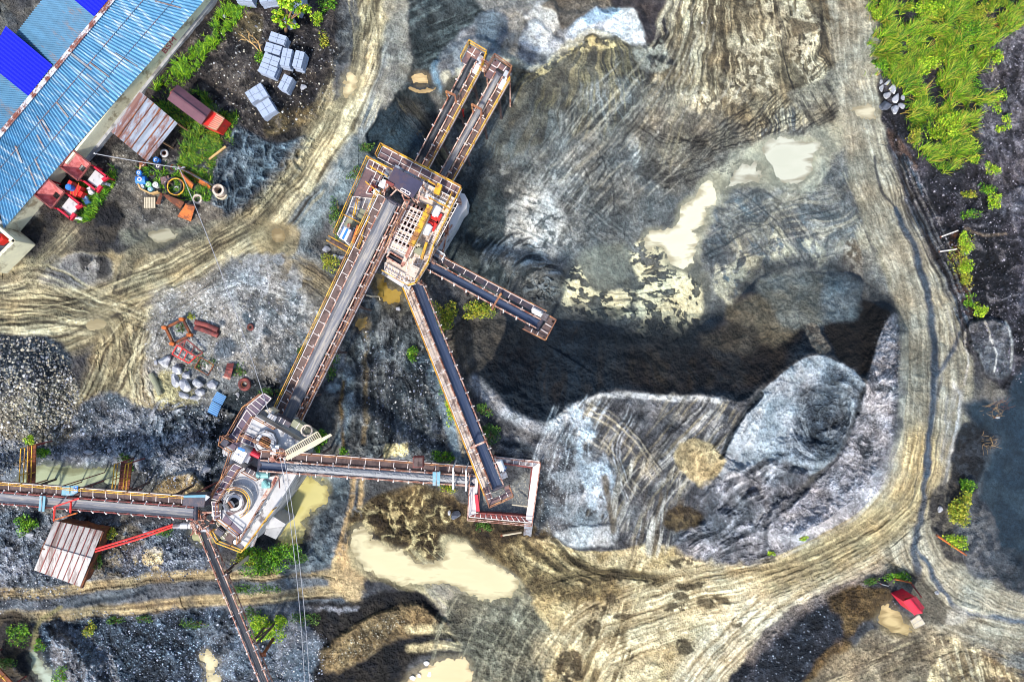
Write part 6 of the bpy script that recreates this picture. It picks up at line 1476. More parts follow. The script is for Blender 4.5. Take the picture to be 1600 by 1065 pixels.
mb = MB(); mb.ring(c2 + Vector((.25, .1, .2)), 1.3, 1.12, .15, 20, R(-70), R(120)); mb.ring(c2 + Vector((.25, .1, .36)), 1.3, 1.24, .3, 20, R(-70), R(120)); mb.build('curved_guard', M['dust_concrete'], C)
mb = MB(); mb.ring(c2 + Vector((.25, .1, .9)), 1.32, 1.25, .09, 20, R(-70), R(120)); mb.ring(c2 + Vector((.25, .1, .9)), 1.14, 1.08, .09, 20, R(-70), R(120)); mb.build('curved_rail', M['yellow_paint'], C)
q = quad([(347, 788), (357, 783), (364, 793), (353, 799)], ZC + 1.9)
mb = MB()
for i in range(4):
    a, b = q[i], q[(i + 1) % 4]; ai = a * .75 + (sum(q, Vector()) / 4) * .25 - Z3 * .7; bi = b * .75 + (sum(q, Vector()) / 4) * .25 - Z3 * .7
    k = mb.addv([a, b, bi, ai, a - Z3 * .06, b - Z3 * .06, bi - Z3 * .06, ai - Z3 * .06]); mb.face([k, k + 1, k + 2, k + 3]); mb.face([k + 4, k + 7, k + 6, k + 5]); mb.face([k, k + 4, k + 5, k + 1])
hp = mb.build('feed_hopper', M['white_paint'], C)
mb = MB(); mb.slab([v * .72 + (sum(q, Vector()) / 4) * .28 - Z3 * .72 for v in q], .05); mb.build('mouth', M['belt_black'], hp)
mb = MB(); mb.bar(q[1], q[2], .14, .2); mb.build('edge_beam', M['orange_rail'], hp)
part_slab('plate', [(340, 785), (347, 786), (347, 797), (340, 796)], ZC + 1.0, .3, 'belt_black', C); part_slab('plate', [(352, 800), (364, 794), (370, 800), (358, 806)], ZC + .9, .2, 'rust_deck', C)
# north edge machinery and vents
for poly, z, m_ in (([(433, 648), (455, 661), (451, 668), (429, 655)], ZC + 1.3, 'dark_steel'), ([(421, 645), (433, 651), (429, 658), (417, 651)], ZC + 1.6, 'grey_steel'), ([(459, 655), (490, 674), (484, 683), (453, 664)], ZC + 1.2, 'olive_plate'), ([(413, 641), (421, 637), (431, 643), (424, 650)], ZC + 1.1, 'pale_wood'),
                    ([(349, 693), (364, 701), (358, 714), (347, 708)], ZC - .6, 'concrete'), ([(383, 709), (392, 713), (387, 724), (378, 718)], ZC + 1.2, 'grey_steel'), ([(389, 712), (406, 718), (404, 738), (386, 727)], ZC - .8, 'belt_black'), ([(385, 729), (408, 741), (404, 748), (381, 735)], ZC + .85, 'dark_steel')):
    o = part_slab('equipment_box', poly, z, 1.0, m_, C)
    mb = MB(); a, b, c_, d_ = [P(x, y, z + .02) for x, y in poly[:4]]
    for f in (.3, .6): mb.bar(a + (b - a) * f, d_ + (c_ - d_) * f, .05, .05)
    mb.build('lid_rib', M['seam'], o)
mb = MB(); mb.ring(P(480, 672, ZC + 1.25), .5, .38, .2, 16); mb.build('pulley_guard', M['pale_deck'], C)
mb = MB(); mb.cyl(P(356, 690, ZC + .3), .35, .9, 14); mb.cyl(P(356, 690, ZC + 1.2), .2, .3, 10); mb.build('oil_pump', M['dark_steel'], C)
# white cabin with a blue awning
q = [(371, 700), (386, 707.5), (377, 724), (362.5, 716)]; cb = part_slab('cabin', q, ZC + 2.2, 2.2, 'white_paint', C)
part_slab('awning', [(373, 698), (383, 702), (381, 706), (371, 701)], ZC + 2.3, .08, 'blue_paint', cb)
mb = MB(); grid_on(mb, quad(q, ZC + 2.2), 2, 2, .05, .02, .04); mb.cyl(P(372, 712, ZC + 2.2), .1, .15, 8); mb.build('roof_seams', M['seam'], cb)
# turquoise valve pump and red motor
mb = MB(); c = P(411, 741, ZC + 1); mb.cyl(c - Vector((.5, 0, 0)), .3, 1.0, 12, axis=(1, 0, 0)); mb.cyl(c + Vector((0, -.55, -.1)), .22, .6, 12, axis=(.6, -.8, 0)); mb.box(c + Vector((.2, -.9, -.2)), (1, 0, 0), (0, 1, 0), Z3, .7, .5, .3); mb.build('pump', mat('turquoise_paint', A(128, 178, 172), .5, var=.2, scale=3), C)
mb = MB(); c = P(399, 709, ZC + 1); mb.cyl(c - Vector((.3, -.15, 0)), .25, .8, 12, axis=(.9, -.45, 0)); mb.box(c - Z3 * .3, (.9, -.44, 0), (.44, .9, 0), Z3, .9, .6, .15); mb.build('motor', M['crimson_paint'], C)
mb = MB(); mb.bar(P(431, 747, ZC + .8), P(427, 757, ZC + .8), .12); mb.bar(P(436, 748, ZC + .3), P(437, 762, ZC + .3), .08); mb.build('pipe', M['rust_red'], C)
# lower switch platform on the south side
part_slab('service_platform', [(335, 815), (352, 806), (378, 830), (384, 852), (345, 842)], ZC - 1.6, .14, 'olive_plate', C, [('g', [(338, 816), (352, 808), (376, 832), (350, 840)], 4, 4)])
for x, y, w_, h_, m_ in ((345, 829, .7, .6, 'dark_steel'), (363, 838, .8, .8, 'brown_deck'), (374, 846, 1.2, .5, 'dark_steel')):
    mb = MB(); c = P(x, y, ZC - 1.2); mb.box(c, (.8, -.6, 0), (.6, .8, 0), Z3, w_, h_, .7); mb.box(c + Z3 * .38, (.8, -.6, 0), (.6, .8, 0), Z3, w_ * .8, h_ * .7, .05); mb.build('equipment_box', M[m_], C)
mb = MB(); mb.cyl(P(370, 845, ZC - .6), .2, .3, 12); mb.build('lamp_dome', M['white_paint'], C)
# east wall windows / ladder rack
mb = MB()
for k in range(5): a = (418 - 5.5 * k, 783 + 9 * k); mb.bar(P(a[0], a[1], ZC), P(a[0] - 6, a[1] - 4, ZC), .3, .2)
mb.build('vent_row', M['white_paint'], C)
mb = MB()
for k in range(3): mb.bar(P(416 - 2 * k + 4, 790 + k, ZC - .8 - .5 * k), P(392 - 2 * k + 4, 852 + k, ZC - .8 - .5 * k), .12, .12)
mb.build('cable_tray', M['grey_steel'], C)

th = thing('concrete_buttress', 'pale concrete buttress stepping into the yellow pond', 'buttress', tuple(G(430, 820)))
m = MB(); m.prism([P(x, y, 2.6)[:2] for x, y in [(416, 808), (426, 806), (446, 818), (444, 822), (415, 826)]], -1, 2.6); m.build('wall', M['dust_concrete'], th)
m = MB(); m.prism([P(x, y, 1.0)[:2] for x, y in [(416, 826.2), (443, 822.2), (431, 842), (413, 834)]], -1, 1.0); m.build('step', M['concrete'], th)
th = thing('lattice_boom', 'slanting cream lattice boom with ladder rungs on the crusher house', 'crane boom', (*P(438, 711, ZC + 1)[:2], ZC + 1))
a0, a1 = P(446, 704, ZC + 2.4), P(496, 674, ZC + 3.6); b0, b1 = P(450, 712, ZC + 2.4), P(502, 683, ZC + 3.6)
m = MB(); m.bar(a0, a1, .09); m.bar(b0, b1, .09); m.build('chord', M['pale_wood'], th)
m = MB()
for i in range(19): f = i / 18; m.bar(a0 + (a1 - a0) * f, b0 + (b1 - b0) * f, .07)
m.build('ladder_rung', M['pale_wood'], th)
m = MB(); q = [P(444, 714, ZC + 2.2), P(516, 677, ZC + 3.6), P(519, 680, ZC + 3.6), P(492, 697, ZC + 3.0), P(449, 719, ZC + 2.2)]; m.slab(q, .12); m.build('boom_plate', M['pale_wood'], th)
m = MB(); m.bar(P(470, 702, ZC + 1.6), P(518, 679, ZC + 2.4), .08); m.bar(P(450, 715, ZC + 1.6), P(470, 702, ZC + 1.6), .08); m.build('lower_chord', M['seam'], th)
m = MB(); m.ring(P(437.5, 711, ZC + 1.9), .62, .5, .14, 18)
for k in range(4): d_ = Vector((math.cos(k * .785), math.sin(k * .785), 0)) * .55; m.bar(P(437.5, 711, ZC + 1.95) - d_, P(437.5, 711, ZC + 1.95) + d_, .06)
m.cyl(P(437.5, 711, ZC), .25, 1.9, 10); m.build('slewing_ring', M['pink_steel'], th)
m = MB(); m.box(P(428, 704, ZC + 1.8), (1, 0, 0), (0, 1, 0), Z3, .45, .5, .5); m.box(P(434, 698, ZC + 1.9), (1, 0, 0), (0, 1, 0), Z3, .3, .3, .4); m.build('counterweight', M['white_paint'], th)
th = thing('hopper_cover', 'dark blue steel hood over the end of the left edge conveyor', 'hood', tuple(G(304, 784)))
q = quad([(287.5, 773.5), (321, 772.5), (319, 792), (285, 789)], 8.6); m = MB(); m.slab(q, 1.2); m.build('hood', M['dark_steel'], th)
m = MB(); m.slab([q[0] + Z3 * .02, q[1] + Z3 * .02, q[1] * .8 + q[2] * .2 + Z3 * .05, q[0] * .8 + q[3] * .2 + Z3 * .05], .1); m.build('lip', M['teal_paint'], th)
m = MB(); m.slab([q[1] + Vector((.02, 0, .03)), q[1] + Vector((.3, -.2, -.1)), q[2] * .5 + q[1] * .5 + Vector((.05, 0, 0))], .08); m.build('side_flap', M['white_paint'], th)
for v in q:
    m = MB(); m.bar(Vector((v.x * .98, v.y, gz(v))), Vector((v.x * .98, v.y, 7.5)), .12); m.build('leg', M['rust_red'], th)
th = thing('transfer_chute', 'jumble of rusty steel and white motors at the corner of the crusher house', 'machinery', tuple(G(312, 818)))
m = MB(); rn = random.Random(5)
for k in range(26):
    p = P(rn.uniform(300, 332), rn.uniform(806, 830), rn.uniform(4.8, 6.2)); d_ = Vector((rn.uniform(-1, 1), rn.uniform(-1, 1), rn.uniform(-.4, .4))); m.bar(p - d_ * .5, p + d_ * .5, .08)
for q in ([(303, 808), (312, 800), (334, 800), (334, 812)],):
    for i in range(3): m.bar(P(*q[i], 6), P(*q[i + 1], 6), .14)
m.build('steel_frame', M['pink_steel'], th)
m = MB(); m.slab(quad([(303, 797), (311, 797), (311, 809), (303, 809)], 6.4), .2); m.build('spill_plate', M['rust'], th)
for x in (277, 288, 301, 322):
    m = MB(); c = P(x, 821 + (x == 322) * 5, 5.0); m.cyl(c - Vector((.3, 0, 0)), .26, .62, 12, axis=(1, 0, 0)); m.cyl(c + Vector((.32, 0, 0)), .12, .2, 8, axis=(1, 0, 0)); m.box(c - Z3 * .3, (1, 0, 0), (0, 1, 0), Z3, .7, .5, .1)
    m.build('motor', M['white_paint' if x in (288, 301) else 'grey_steel'], th)
for x in (302, 330):
    q = P(x, 815, 5); m = MB(); m.bar(Vector((q.x, q.y, gz(q) - .3)), q, .16); m.build('leg', M['rust_red'], th)
th = thing('steel_pipe', 'pair of red struts from the pale roofed house to the crusher corner', 'pipe', tuple(G(150, 858)))
for o in (0, 5):
    m = MB(); m.tube([P(149, 857 + o * .8, 2.2), P(212, 838 + o, 3.2), P(273, 818 + o * .7, 5.0)], .09, 8); m.build('strut', M['red_paint'], th)
th = thing('steel_strut', 'rust streaked beam bracing the thin conveyor above the bushes', 'beam', tuple(G(372, 882)))
m = MB(); m.bar(P(388, 869, 1.2), P(355, 897, 4.2), .22, .22); m.bar(P(389, 872, 1.0), P(372, 884, 2.4), .1, .1); m.build('beam', M['pale_wood'], th)
m = MB(); m.box(P(352, 901, 4.2), (1, 0, 0), (0, 1, 0), Z3, .7, .3, .3); m.build('end_plate', M['pink_steel'], th)
th = thing('steel_strut', 'rusty post leaning against the thin conveyor by the lime bush', 'beam', tuple(G(420, 1008)))
m = MB(); m.bar(P(427, 997, .8), P(411, 1022, 4.6), .22, .22); m.box(P(411, 1022, 4.6), (1, 0, 0), (0, 1, 0), Z3, .5, .3, .2); m.build('beam', M['rust'], th)

# ================================================================== SQUARE GRAVEL BIN
B = thing('gravel_bin', 'square steel bin of grey gravel ringed by a walkway', 'bin', tuple(G(790, 765)))
ZB = 3.4
part_slab('walkway', [(771, 712), (844, 720), (842, 731), (784, 723), (771, 722)], ZB, .12, 'grey_steel', B, [('g', [(772, 713), (842, 720), (841, 729), (773, 722)], 7, 1)])
part_slab('walkway', [(844, 720), (830.5, 817), (821, 811), (832, 731)], ZB + .05, .12, 'rust_deck', B, [('g', [(844, 721), (830.5, 816), (822, 810), (833, 730)], 1, 9)])
part_slab('walkway', [(830.5, 817), (731.5, 808), (733, 800), (823, 806)], ZB - .05, .12, 'rust_red', B, [('g', [(830, 816), (733, 807), (735, 800), (822, 807)], 11, 1)])
part_slab('walkway', [(731.5, 808), (735, 739), (748, 742), (742, 802)], ZB + .02, .12, 'rust_red', B, [('g', [(732.5, 806), (735.5, 740), (747, 743), (743, 801)], 1, 9)])
for pts in ([(771, 712), (844, 720)], [(844, 720), (830.5, 817)], [(830.5, 817), (731.5, 808)], [(731.5, 808), (735, 739)]):
    mb = MB(); rail_on(mb, [P(x, y, ZB) for x, y in pts], 1.0, .06, 1.6); mb.build('handrail', M['pink_steel'], B)
inner = [(784, 723), (831, 730), (824, 806), (748, 801), (749, 745)]
mb = MB(); iq = [P(x, y, ZB) for x, y in inner]
for i in range(5):
    a, b = iq[i], iq[(i + 1) % 5]; mb.bar(a - Z3 * 1.2, b - Z3 * 1.2, .12, 2.6)
mb.build('bin_wall', M['rust_red'], B)
mb = MB(); cx_, cy_ = 790, 762; rn = random.Random(3); rings = []
for r in range(14):
    f = r / 13; rings.append(mb.addv([P(cx_ + (x - cx_) * f, cy_ + (y - cy_) * f, ZB - 1.3 + (0.9 * f if f > .35 else .9 * .35 + .6 * (.35 - f)) + rn.uniform(-.07, .07)) for x, y in smooth_pts(inner, 9, True)]))
for r in range(13):
    a, b = rings[r], rings[r + 1]
    for k in range(45): mb.face([a + k, a + (k + 1) % 45, b + (k + 1) % 45, b + k])
mb.build('gravel_fill', M['bin_gravel'], B)
mb = MB(); mb.slab([P(820, 808, 3.0), P(833, 816, 3.0), P(830, 838, .6), P(818, 836, .6)], .12); mb.build('chute', M['grey_steel'], B)
for x, y in ((773, 713), (842, 722), (829, 814), (733, 806), (735, 742), (780, 812), (838, 768)):
    q = P(x, y, ZB); mb = MB(); mb.bar(Vector((q.x, q.y, gz(q) - .4)), q, .18); mb.build('leg', M['rust_red'], B)
mb = MB(); mb.bar(P(800, 788, ZB + .6), P(825, 791, ZB + .1), .1); mb.build('pipe', M['pale_wood'], B)
mb = MB(); c = P(786, 731, ZB + 2.4); mb.box(c, (.9, -.4, 0), (.4, .9, 0), Z3, .5, .4, .5); mb.bar(Vector((c.x, c.y, ZB)), c, .1); mb.build('control_box', M['blue_paint'], B)
mb = MB(); mb.bar(P(744, 772, ZB + .1), P(747, 798, ZB + .1), .3, .3); mb.build('side_beam', M['crimson_paint'], B)
# ================================================================== WAREHOUSE
def roofed(pa, pb, pc, pd, za, zc, amp, per, thick=.05, nrow=3, sag=.0):
    """corrugated sheet: edge a-b (ridge) to d-c (eave); ribs run from ridge to eave"""
    A_, B_ = P(*pa, za), P(*pb, za); D_, C_ = P(*pd, zc), P(*pc, zc)
    L_ = (B_ - A_).length; n = max(4, int(L_ / per) * 4); m = MB()
    nrm = (B_ - A_).cross(D_ - A_).normalized()
    if nrm.z < 0: nrm = -nrm
    rows = []
    for j in range(nrow + 1):
        g = j / nrow; row = []
        for i in range(n + 1):
            f = i / n; p = (A_ + (B_ - A_) * f) * (1 - g) + (D_ + (C_ - D_) * f) * g
            row.append(p + nrm * (amp * (1, 0, -1, 0)[i % 4]))
        rows.append(m.addv(row))
    for j in range(nrow):
        for i in range(n): m.face([rows[j] + i, rows[j] + i + 1, rows[j + 1] + i + 1, rows[j + 1] + i])
    return m
ROT = math.atan2(246, 196)          # world heading of the ridge
W = thing('warehouse', 'long corrugated blue roofed warehouse with a cream side wall', 'warehouse', tuple(G(160, 90)), ROT)
ZE, ZR = 2.1, 4.0
# ridge and eave lines extend past the frame as the building does
def along(p, d, t): return (p[0] + d[0] * t, p[1] + d[1] * t)
dr = (175, -210); de = (196, -246)
r0, r1 = along((0, 210), dr, -.12), along((0, 210), dr, 1.6)
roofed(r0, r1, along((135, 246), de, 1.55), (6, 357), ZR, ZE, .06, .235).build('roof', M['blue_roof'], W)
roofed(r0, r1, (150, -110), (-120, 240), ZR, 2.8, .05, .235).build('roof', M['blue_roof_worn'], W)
m = MB()
for f in (.34, .67):
    a = P(*r0, ZR) * (1 - f) + P(6, 357, ZE) * f; b = P(*r1, ZR) * (1 - f) + P(*along((135, 246), de, 1.55), ZE) * f; m.bar(a + Z3 * .06, b + Z3 * .06, .05, .02)
m.build('sheet_lap', mat('lap_shade', A(70, 104, 128), .6, var=.5, scale=2, rust=A(150, 104, 84), rust_amt=.45), W)
rn = random.Random(12); pm_ = mat('patch_sheet', A(150, 158, 160), .6, var=.4, scale=2, rust=A(128, 92, 78), rust_amt=.5, streak=(4, .6, 1))
for k in range(18):
    u = rn.uniform(.1, .95); f0 = rn.uniform(0, .8); f1 = min(1, f0 + rn.uniform(.15, .5)); ra, rb = P(*r0, ZR), P(*r1, ZR); ea, eb = P(6, 357, ZE), P(*along((135, 246), de, 1.55), ZE)
    a = (ra + (rb - ra) * u) * (1 - f0) + (ea + (eb - ea) * u) * f0; b = (ra + (rb - ra) * u) * (1 - f1) + (ea + (eb - ea) * u) * f1
    m = MB(); m.bar(a + Z3 * .068, b + Z3 * .068, rn.uniform(.05, .18), .012); m.build('patch_sheet', pm_, W)
m = MB(); a, b = P(*r0, ZR + .07), P(*r1, ZR + .07); m.bar(a, b, .42, .05); m.bar(a + Z3 * .03, b + Z3 * .03, .12, .08); m.build('ridge_cap', M['ridge_cap'], W)
roofed((82, 102), (44, 150), (-22, 97), (9, 41), ZR + .0, ZE + 1.2, .02, .3).build('new_roof_sheet', M['ultramarine_roof'], W)
roofed((208, -46), (147, 26), (105, -9), (165, -80), ZR + .04, ZE + 1.55, .02, .3).build('new_roof_sheet', M['ultramarine_roof'], W)
m = MB(); q0, q1 = (88, 241), (344, -4)
base = lambda t, o=0: (0, 0)
wa, wb = P(102, 255, ZE - .12), P(348, -54, ZE - .12)
dv = (wb - wa).normalized(); nv = dv.cross(Z3).normalized()
m.box((wa + wb) / 2 - Z3 * (ZE - .12) / 2, dv, nv, Z3, (wb - wa).length, .22, ZE - .12)
wl_ = m.build('wall', M['cream_wall'], W)
m = MB(); m.box((wa + wb) / 2 - Z3 * (ZE - .12) + Z3 * .12 + nv * .24, dv, nv, Z3, (wb - wa).length, .3, .5); m.build('plinth', M['concrete'], W)
fa, fb = P(8, 356, ZE - .3), P(-60, 270, ZE - .3); m = MB(); d2 = (fb - fa).normalized(); m.box((fa + fb) / 2 - Z3 * (ZE - .3) / 2, d2, d2.cross(Z3), Z3, (fb - fa).length, .2, ZE - .3); m.build('gable_wall', M['concrete'], W)
bw0, bw1 = P(146, -106, 2.6), P(-118, 238, 2.6); m = MB(); d2 = (bw1 - bw0).normalized(); n2 = d2.cross(Z3); m.box((bw0 + bw1) / 2 - Z3 * 1.35 - n2 * (.5 if n2.y < 0 else -.5) * -1, d2, n2, Z3, (bw1 - bw0).length * .96, .2, 2.5); m.build('wall', M['concrete'], W)
wa2, wb2 = P(10, 356, ZE - .3), P(98, 251, ZE - .3); m = MB(); d2 = (wb2 - wa2).normalized(); m.box((wa2 + wb2) / 2 - Z3 * (ZE - .3) / 2 - d2.cross(Z3) * .1, d2, d2.cross(Z3), Z3, (wb2 - wa2).length, .22, ZE - .3); m.build('wall', M['cream_wall'], W)
def lettering(text, size, loc, ex, ey, m, name, parent):
    cu = bpy.data.curves.new(name, 'FONT'); cu.body = text; cu.size = size; cu.extrude = .012; cu.align_x = 'CENTER'; cu.align_y = 'CENTER'
    ob = bpy.data.objects.new(name, cu); COL.objects.link(ob); bpy.context.view_layer.update()
    me = bpy.data.meshes.new_from_object(ob.evaluated_get(bpy.context.evaluated_depsgraph_get())); bpy.data.objects.remove(ob)
    ez = Vector(ex).cross(Vector(ey)); mx = Matrix((Vector(ex), Vector(ey), ez)).transposed().to_4x4(); mx.translation = Vector(loc)
    inv = Matrix.LocRotScale(parent_loc(parent), parent_rot(parent), None).inverted()
    me.transform(inv @ mx); me.materials.clear(); me.materials.append(m); me.name = name
    return link(bpy.data.objects.new(name, me), parent)
q = P(281, 84, 1.4); tt = (q - wa).dot(dv); loc = wa + dv * tt + nv * .125; loc.z = 1.05
lettering('BSM', 1.0, loc, dv, (0, 0, 1), mat('red_lettering', A(196, 74, 84), .8, var=.2, scale=3), 'lettering', wl_)
# ---- lean-to with rusty sheets
th = thing('lean_to_shed', 'rust streaked grey lean-to shed roof against the warehouse wall', 'shed', tuple(G(225, 200)), R(-33))
roofed((219, 143), (278, 193), (230, 253), (174, 206), 2.4, 1.8, .03, .5).build('roof', M['rusty_roof'], th)
m = MB()
for f in (.18, .36, .54, .72, .9):
    a = P(219 + (174 - 219) * f, 143 + (206 - 143) * f, 3.02 - .7 * f * 0); b = P(278 + (230 - 278) * f, 193 + (253 - 193) * f, 3.02)
    m.bar(P(219 + (278 - 219) * f, 143 + (193 - 143) * f, 2.45), P(174 + (230 - 174) * f, 206 + (253 - 206) * f, 1.85), .09, .04)
m.build('sheet_seam', M['rust'], th)
for x, y, z in ((277, 193, 2.3), (231, 251, 1.75), (254, 222, 2.0), (176, 207, 1.75)):
    q = P(x, y, z); m = MB(); m.bar(Vector((q.x, q.y, gz(q) - .2)), q, .12); m.build('post', M['bark'], th)
# ---- building cut by the left edge
th = thing('walled_enclosure', 'roofless cream walled room at the left edge below the warehouse', 'building', tuple(G(10, 385)))
for a, b in (((-8, 351), (21, 376)), ((21, 376), (-22, 420))):
    pa, pb = P(*a, 2.6), P(*b, 2.6); d_ = (pb - pa).normalized(); m = MB(); m.box((pa + pb) / 2 - Z3 * 1.3, d_, d_.cross(Z3), Z3, (pb - pa).length + .2, .28, 2.6); m.build('wall', M['cream_wall'], th)
m = MB(); m.slab(quad([(-30, 360), (-6, 356), (19, 377), (-22, 416)], .35), .1); m.build('floor', M['belt_black'], th)
th = thing('equipment_crate', 'red machine inside the roofless cream room', 'machine', tuple(G(0, 375)))
c = P(2, 374, .9); m = MB(); m.abox(c, .8, .7, .9, .6); m.build('casing', M['red_paint'], th)
m = MB(); m.cyl(c + Vector((0, 0, .45)), .22, .35, 12); m.build('drum', M['rust_red'], th)
th = thing('block_pile', 'stack of cream blocks and timber beside the roofless room', 'blocks', tuple(G(22, 392)))
for k, (x, y, w_, l_) in enumerate(((29, 378, .9, 1.1), (20, 396, 1.0, .7), (26, 397, .8, .6), (8, 408, 1.8, .6), (14, 402, 1.0, .5), (3, 415, 1.2, .6))):
    c = G(x, y, .35); m = MB(); m.abox(c, w_, l_, .7 + .06 * k, .75); m.abox(c + Z3 * .4, w_ * .6, l_ * .7, .2, .8); m.build('block', M['cream_wall'], th)

# ================================================================== CONTAINER, HOUSE, KIOSK
th = thing('site_container', 'maroon gabled container with a red slatted end in the grass', 'container', tuple(G(305, 168)), R(-33))
def gable(pts, z_e, z_r, wall_m, roof_m, th, wall_in=.1, base=None):
    """pts a,b,c,d eave corners; ridge runs from mid(a,d) to mid(b,c)"""
    a, b, c, d = [P(*p, z_e) for p in pts]; r0 = P((pts[0][0] + pts[3][0]) / 2, (pts[0][1] + pts[3][1]) / 2, z_r); r1 = P((pts[1][0] + pts[2][0]) / 2, (pts[1][1] + pts[2][1]) / 2, z_r)
    ce = (a + b + c + d) / 4; ins = [ce + (v - ce) * (1 - wall_in) for v in (a, b, c, d)]; z0 = (base if base is not None else gz(ce)) - .3
    m = MB(); k = m.addv([Vector((v.x, v.y, z0)) for v in ins] + [v - Z3 * .04 for v in ins] + [(ins[0] + ins[3]) / 2 + Z3 * (z_r - z_e - .06), (ins[1] + ins[2]) / 2 + Z3 * (z_r - z_e - .06)])
    for f in ((0, 1, 5, 4), (2, 3, 7, 6), (1, 2, 6, 9, 5), (3, 0, 4, 8, 7), (0, 3, 2, 1), (4, 5, 9, 8), (6, 7, 8, 9)): m.face([k + i for i in f])
    m.build('wall', M[wall_m], th)
    out = []
    for q in ((r0, r1, b, a), (r0, r1, c, d)):
        m = MB(); m.slab(list(q), .05); out.append(m.build('roof', M[roof_m], th))
    m = MB(); m.bar(r0 + Z3 * .04, r1 + Z3 * .04, .14, .05); m.build('ridge_cap', M[roof_m], th)
    return r0, r1
gable([(277, 132), (330, 172), (314, 195), (261, 155)], 2.3, 2.75, 'rust_red', 'maroon_roof', th, .04)
q = quad([(331, 172.5), (351, 185), (338, 204), (315, 194.5)], 1.9); m = MB(); m.slab(q, 1.5); se = m.build('end_box', M['red_paint'], th)
m = MB()
for i in range(8):
    f = (i + .5) / 8; a = q[0] + (q[3] - q[0]) * f; b = q[1] + (q[2] - q[1]) * f; a = a + (b - a) * .42; m.bar(a + Z3 * .03, b + Z3 * .03, .07, .05)
m.build('slat', M['pale_wood'], se)
m = MB()
for i in range(4): m.bar(q[i] + Z3 * .02, q[(i + 1) % 4] + Z3 * .02, .09, .06)
m.build('frame', M['orange_rail'], se)
Hs = thing('gabled_house', 'small house with a pale sheeted gable roof beside the left conveyor', 'house', tuple(G(108, 865)), R(-16))
gable([(85, 813), (160, 829), (125, 916), (53, 890)], 1.9, 2.5, 'rust', 'roof_panel_pale', Hs, .06)
# re-lay the ridge: the real one runs across the short way, so panel seams and stains are added on the sheets
m = MB()
for i in range(1, 8):
    f = i / 8; a = P(85 + (160 - 85) * f, 813 + 16 * f, 0); b = P(53 + (125 - 53) * f, 890 + 26 * f, 0)
    zf = lambda g_: 2.7 + .6 * 1
    ridge_f = P((85 + 53) / 2 + ((160 + 125) / 2 - (85 + 53) / 2) * f, (813 + 890) / 2 + ((829 + 916) / 2 - (813 + 890) / 2) * f, 2.56)
    m.bar(P(85 + 75 * f, 813 + 16 * f, 1.96), ridge_f, .07, .04); m.bar(ridge_f, P(53 + 72 * f, 890 + 26 * f, 1.96), .07, .04)
m.build('roof_seam', M['rust_red'], Hs)
m = MB(); m.bar(P(162.5, 829.5, 1.8), P(128, 917, 1.8), .16, .3); m.build('verge_board', M['rust'], Hs)
Kq = thing('kiosk', 'little bright red gabled kiosk by the haul road', 'kiosk', tuple(G(1428, 944)), R(-55))
gable([(1411, 939), (1429, 961), (1445, 949), (1431, 931)], 2.2, 2.75, 'crimson_paint', 'crimson_paint', Kq, .08)
m = MB(); m.slab(quad([(1414, 935), (1427, 932), (1424, 939), (1416, 942)], 2.0), .1); m.build('porch_roof', M['rust'], Kq)
th = thing('concrete_slab', 'pale concrete slab at the foot of the red kiosk', 'slab', tuple(G(1434, 968)))
m = MB(); g_ = height(1434, 968) + .12; m.slab(quad([(1423, 969), (1436, 959), (1446, 974), (1430, 982)], g_), .4); m.build('slab', M['pale_wood'], th)
m = MB(); grid_on(m, quad([(1424, 969), (1436, 960), (1445, 974), (1430, 981)], g_), 2, 2, .03, .004, .02); m.build('joint', M['concrete'], th)

# ================================================================== SCRAP YARD
def blk(x, y, w_, l_, h_, ang, label, grp='stacks of concrete blocks', ntop=(2, 2), z=0):
    g = G(x, y); th = thing('block_stack', label, 'block stack', tuple(g), R(-ang), grp)
    a = R(-ang); ex = Vector((math.cos(a), math.sin(a), 0)); ey = Vector((-ex.y, ex.x, 0)); m = MB(); nl = 4; rn = random.Random(int(x * 7 + y))
    for k in range(nl):
        c = g + Z3 * (h_ * (k + .5) / nl - .1 + z) + ex * rn.uniform(-.04, .04) + ey * rn.uniform(-.03, .03)
        m.box(c, ex, ey, Z3, w_ - .03 * (k % 2), l_ - .04 * (k % 2), h_ / nl - .025)
    o = m.build('block_layer', M['block_concrete'], th)
    m = MB(); nx, ny = ntop
    for i in range(nx):
        for j in range(ny):
            c = g + Z3 * (h_ - .05 + z + rn.uniform(0, .015)) + ex * (w_ * ((i + .5) / nx - .5)) + ey * (l_ * ((j + .5) / ny - .5)); m.box(c, ex, ey, Z3, w_ / nx - .04, l_ / ny - .04, .14)
    m.build('top_block', M['block_concrete'], th)
for k, (x, y, w_, l_, ang, lab) in enumerate(((440, 68, 1.6, .95, 18, 'topmost block stack of the loose cluster'), (433, 84, 1.6, .95, 17, 'second block stack down, left of the upright one'), (430, 101, 1.6, .95, 20, 'half hidden block stack under the second one'), (425, 116, 1.7, 1.0, 22, 'lowest left block stack of the loose cluster'),
        (453, 97, .95, 1.75, 12, 'tall upright block stack in the middle of the cluster'), (472, 100, .9, 1.65, 14, 'right hand block stack of the loose cluster'), (452, 136, .95, 1.5, 26, 'small block stack standing apart below the cluster'),
        (401, 156, .95, 1.3, -32, 'left block stack of the tight group of three'), (413, 150, 1.0, 1.5, -32, 'bluish block stack at the top of the tight group of three'), (423, 176, 1.5, 1.5, -32, 'largest block stack of the tight group of three'),
        (389, 4, 1.6, .9, 4, 'flat block stack cut by the top edge nearest the grass'), (424, 4, 1.6, 1.0, -8, 'block stack at the top edge beside the lime tree'), (470, 14, 1.0, 1.6, 24, 'block stack half under the branches of the lime tree'), (457, 40, .9, .7, -20, 'single pale block stack peeping out below the lime tree'))):
    blk(x, y, w_ * .96, l_ * .92, 1.1 if k != 9 else 1.3, ang, lab)
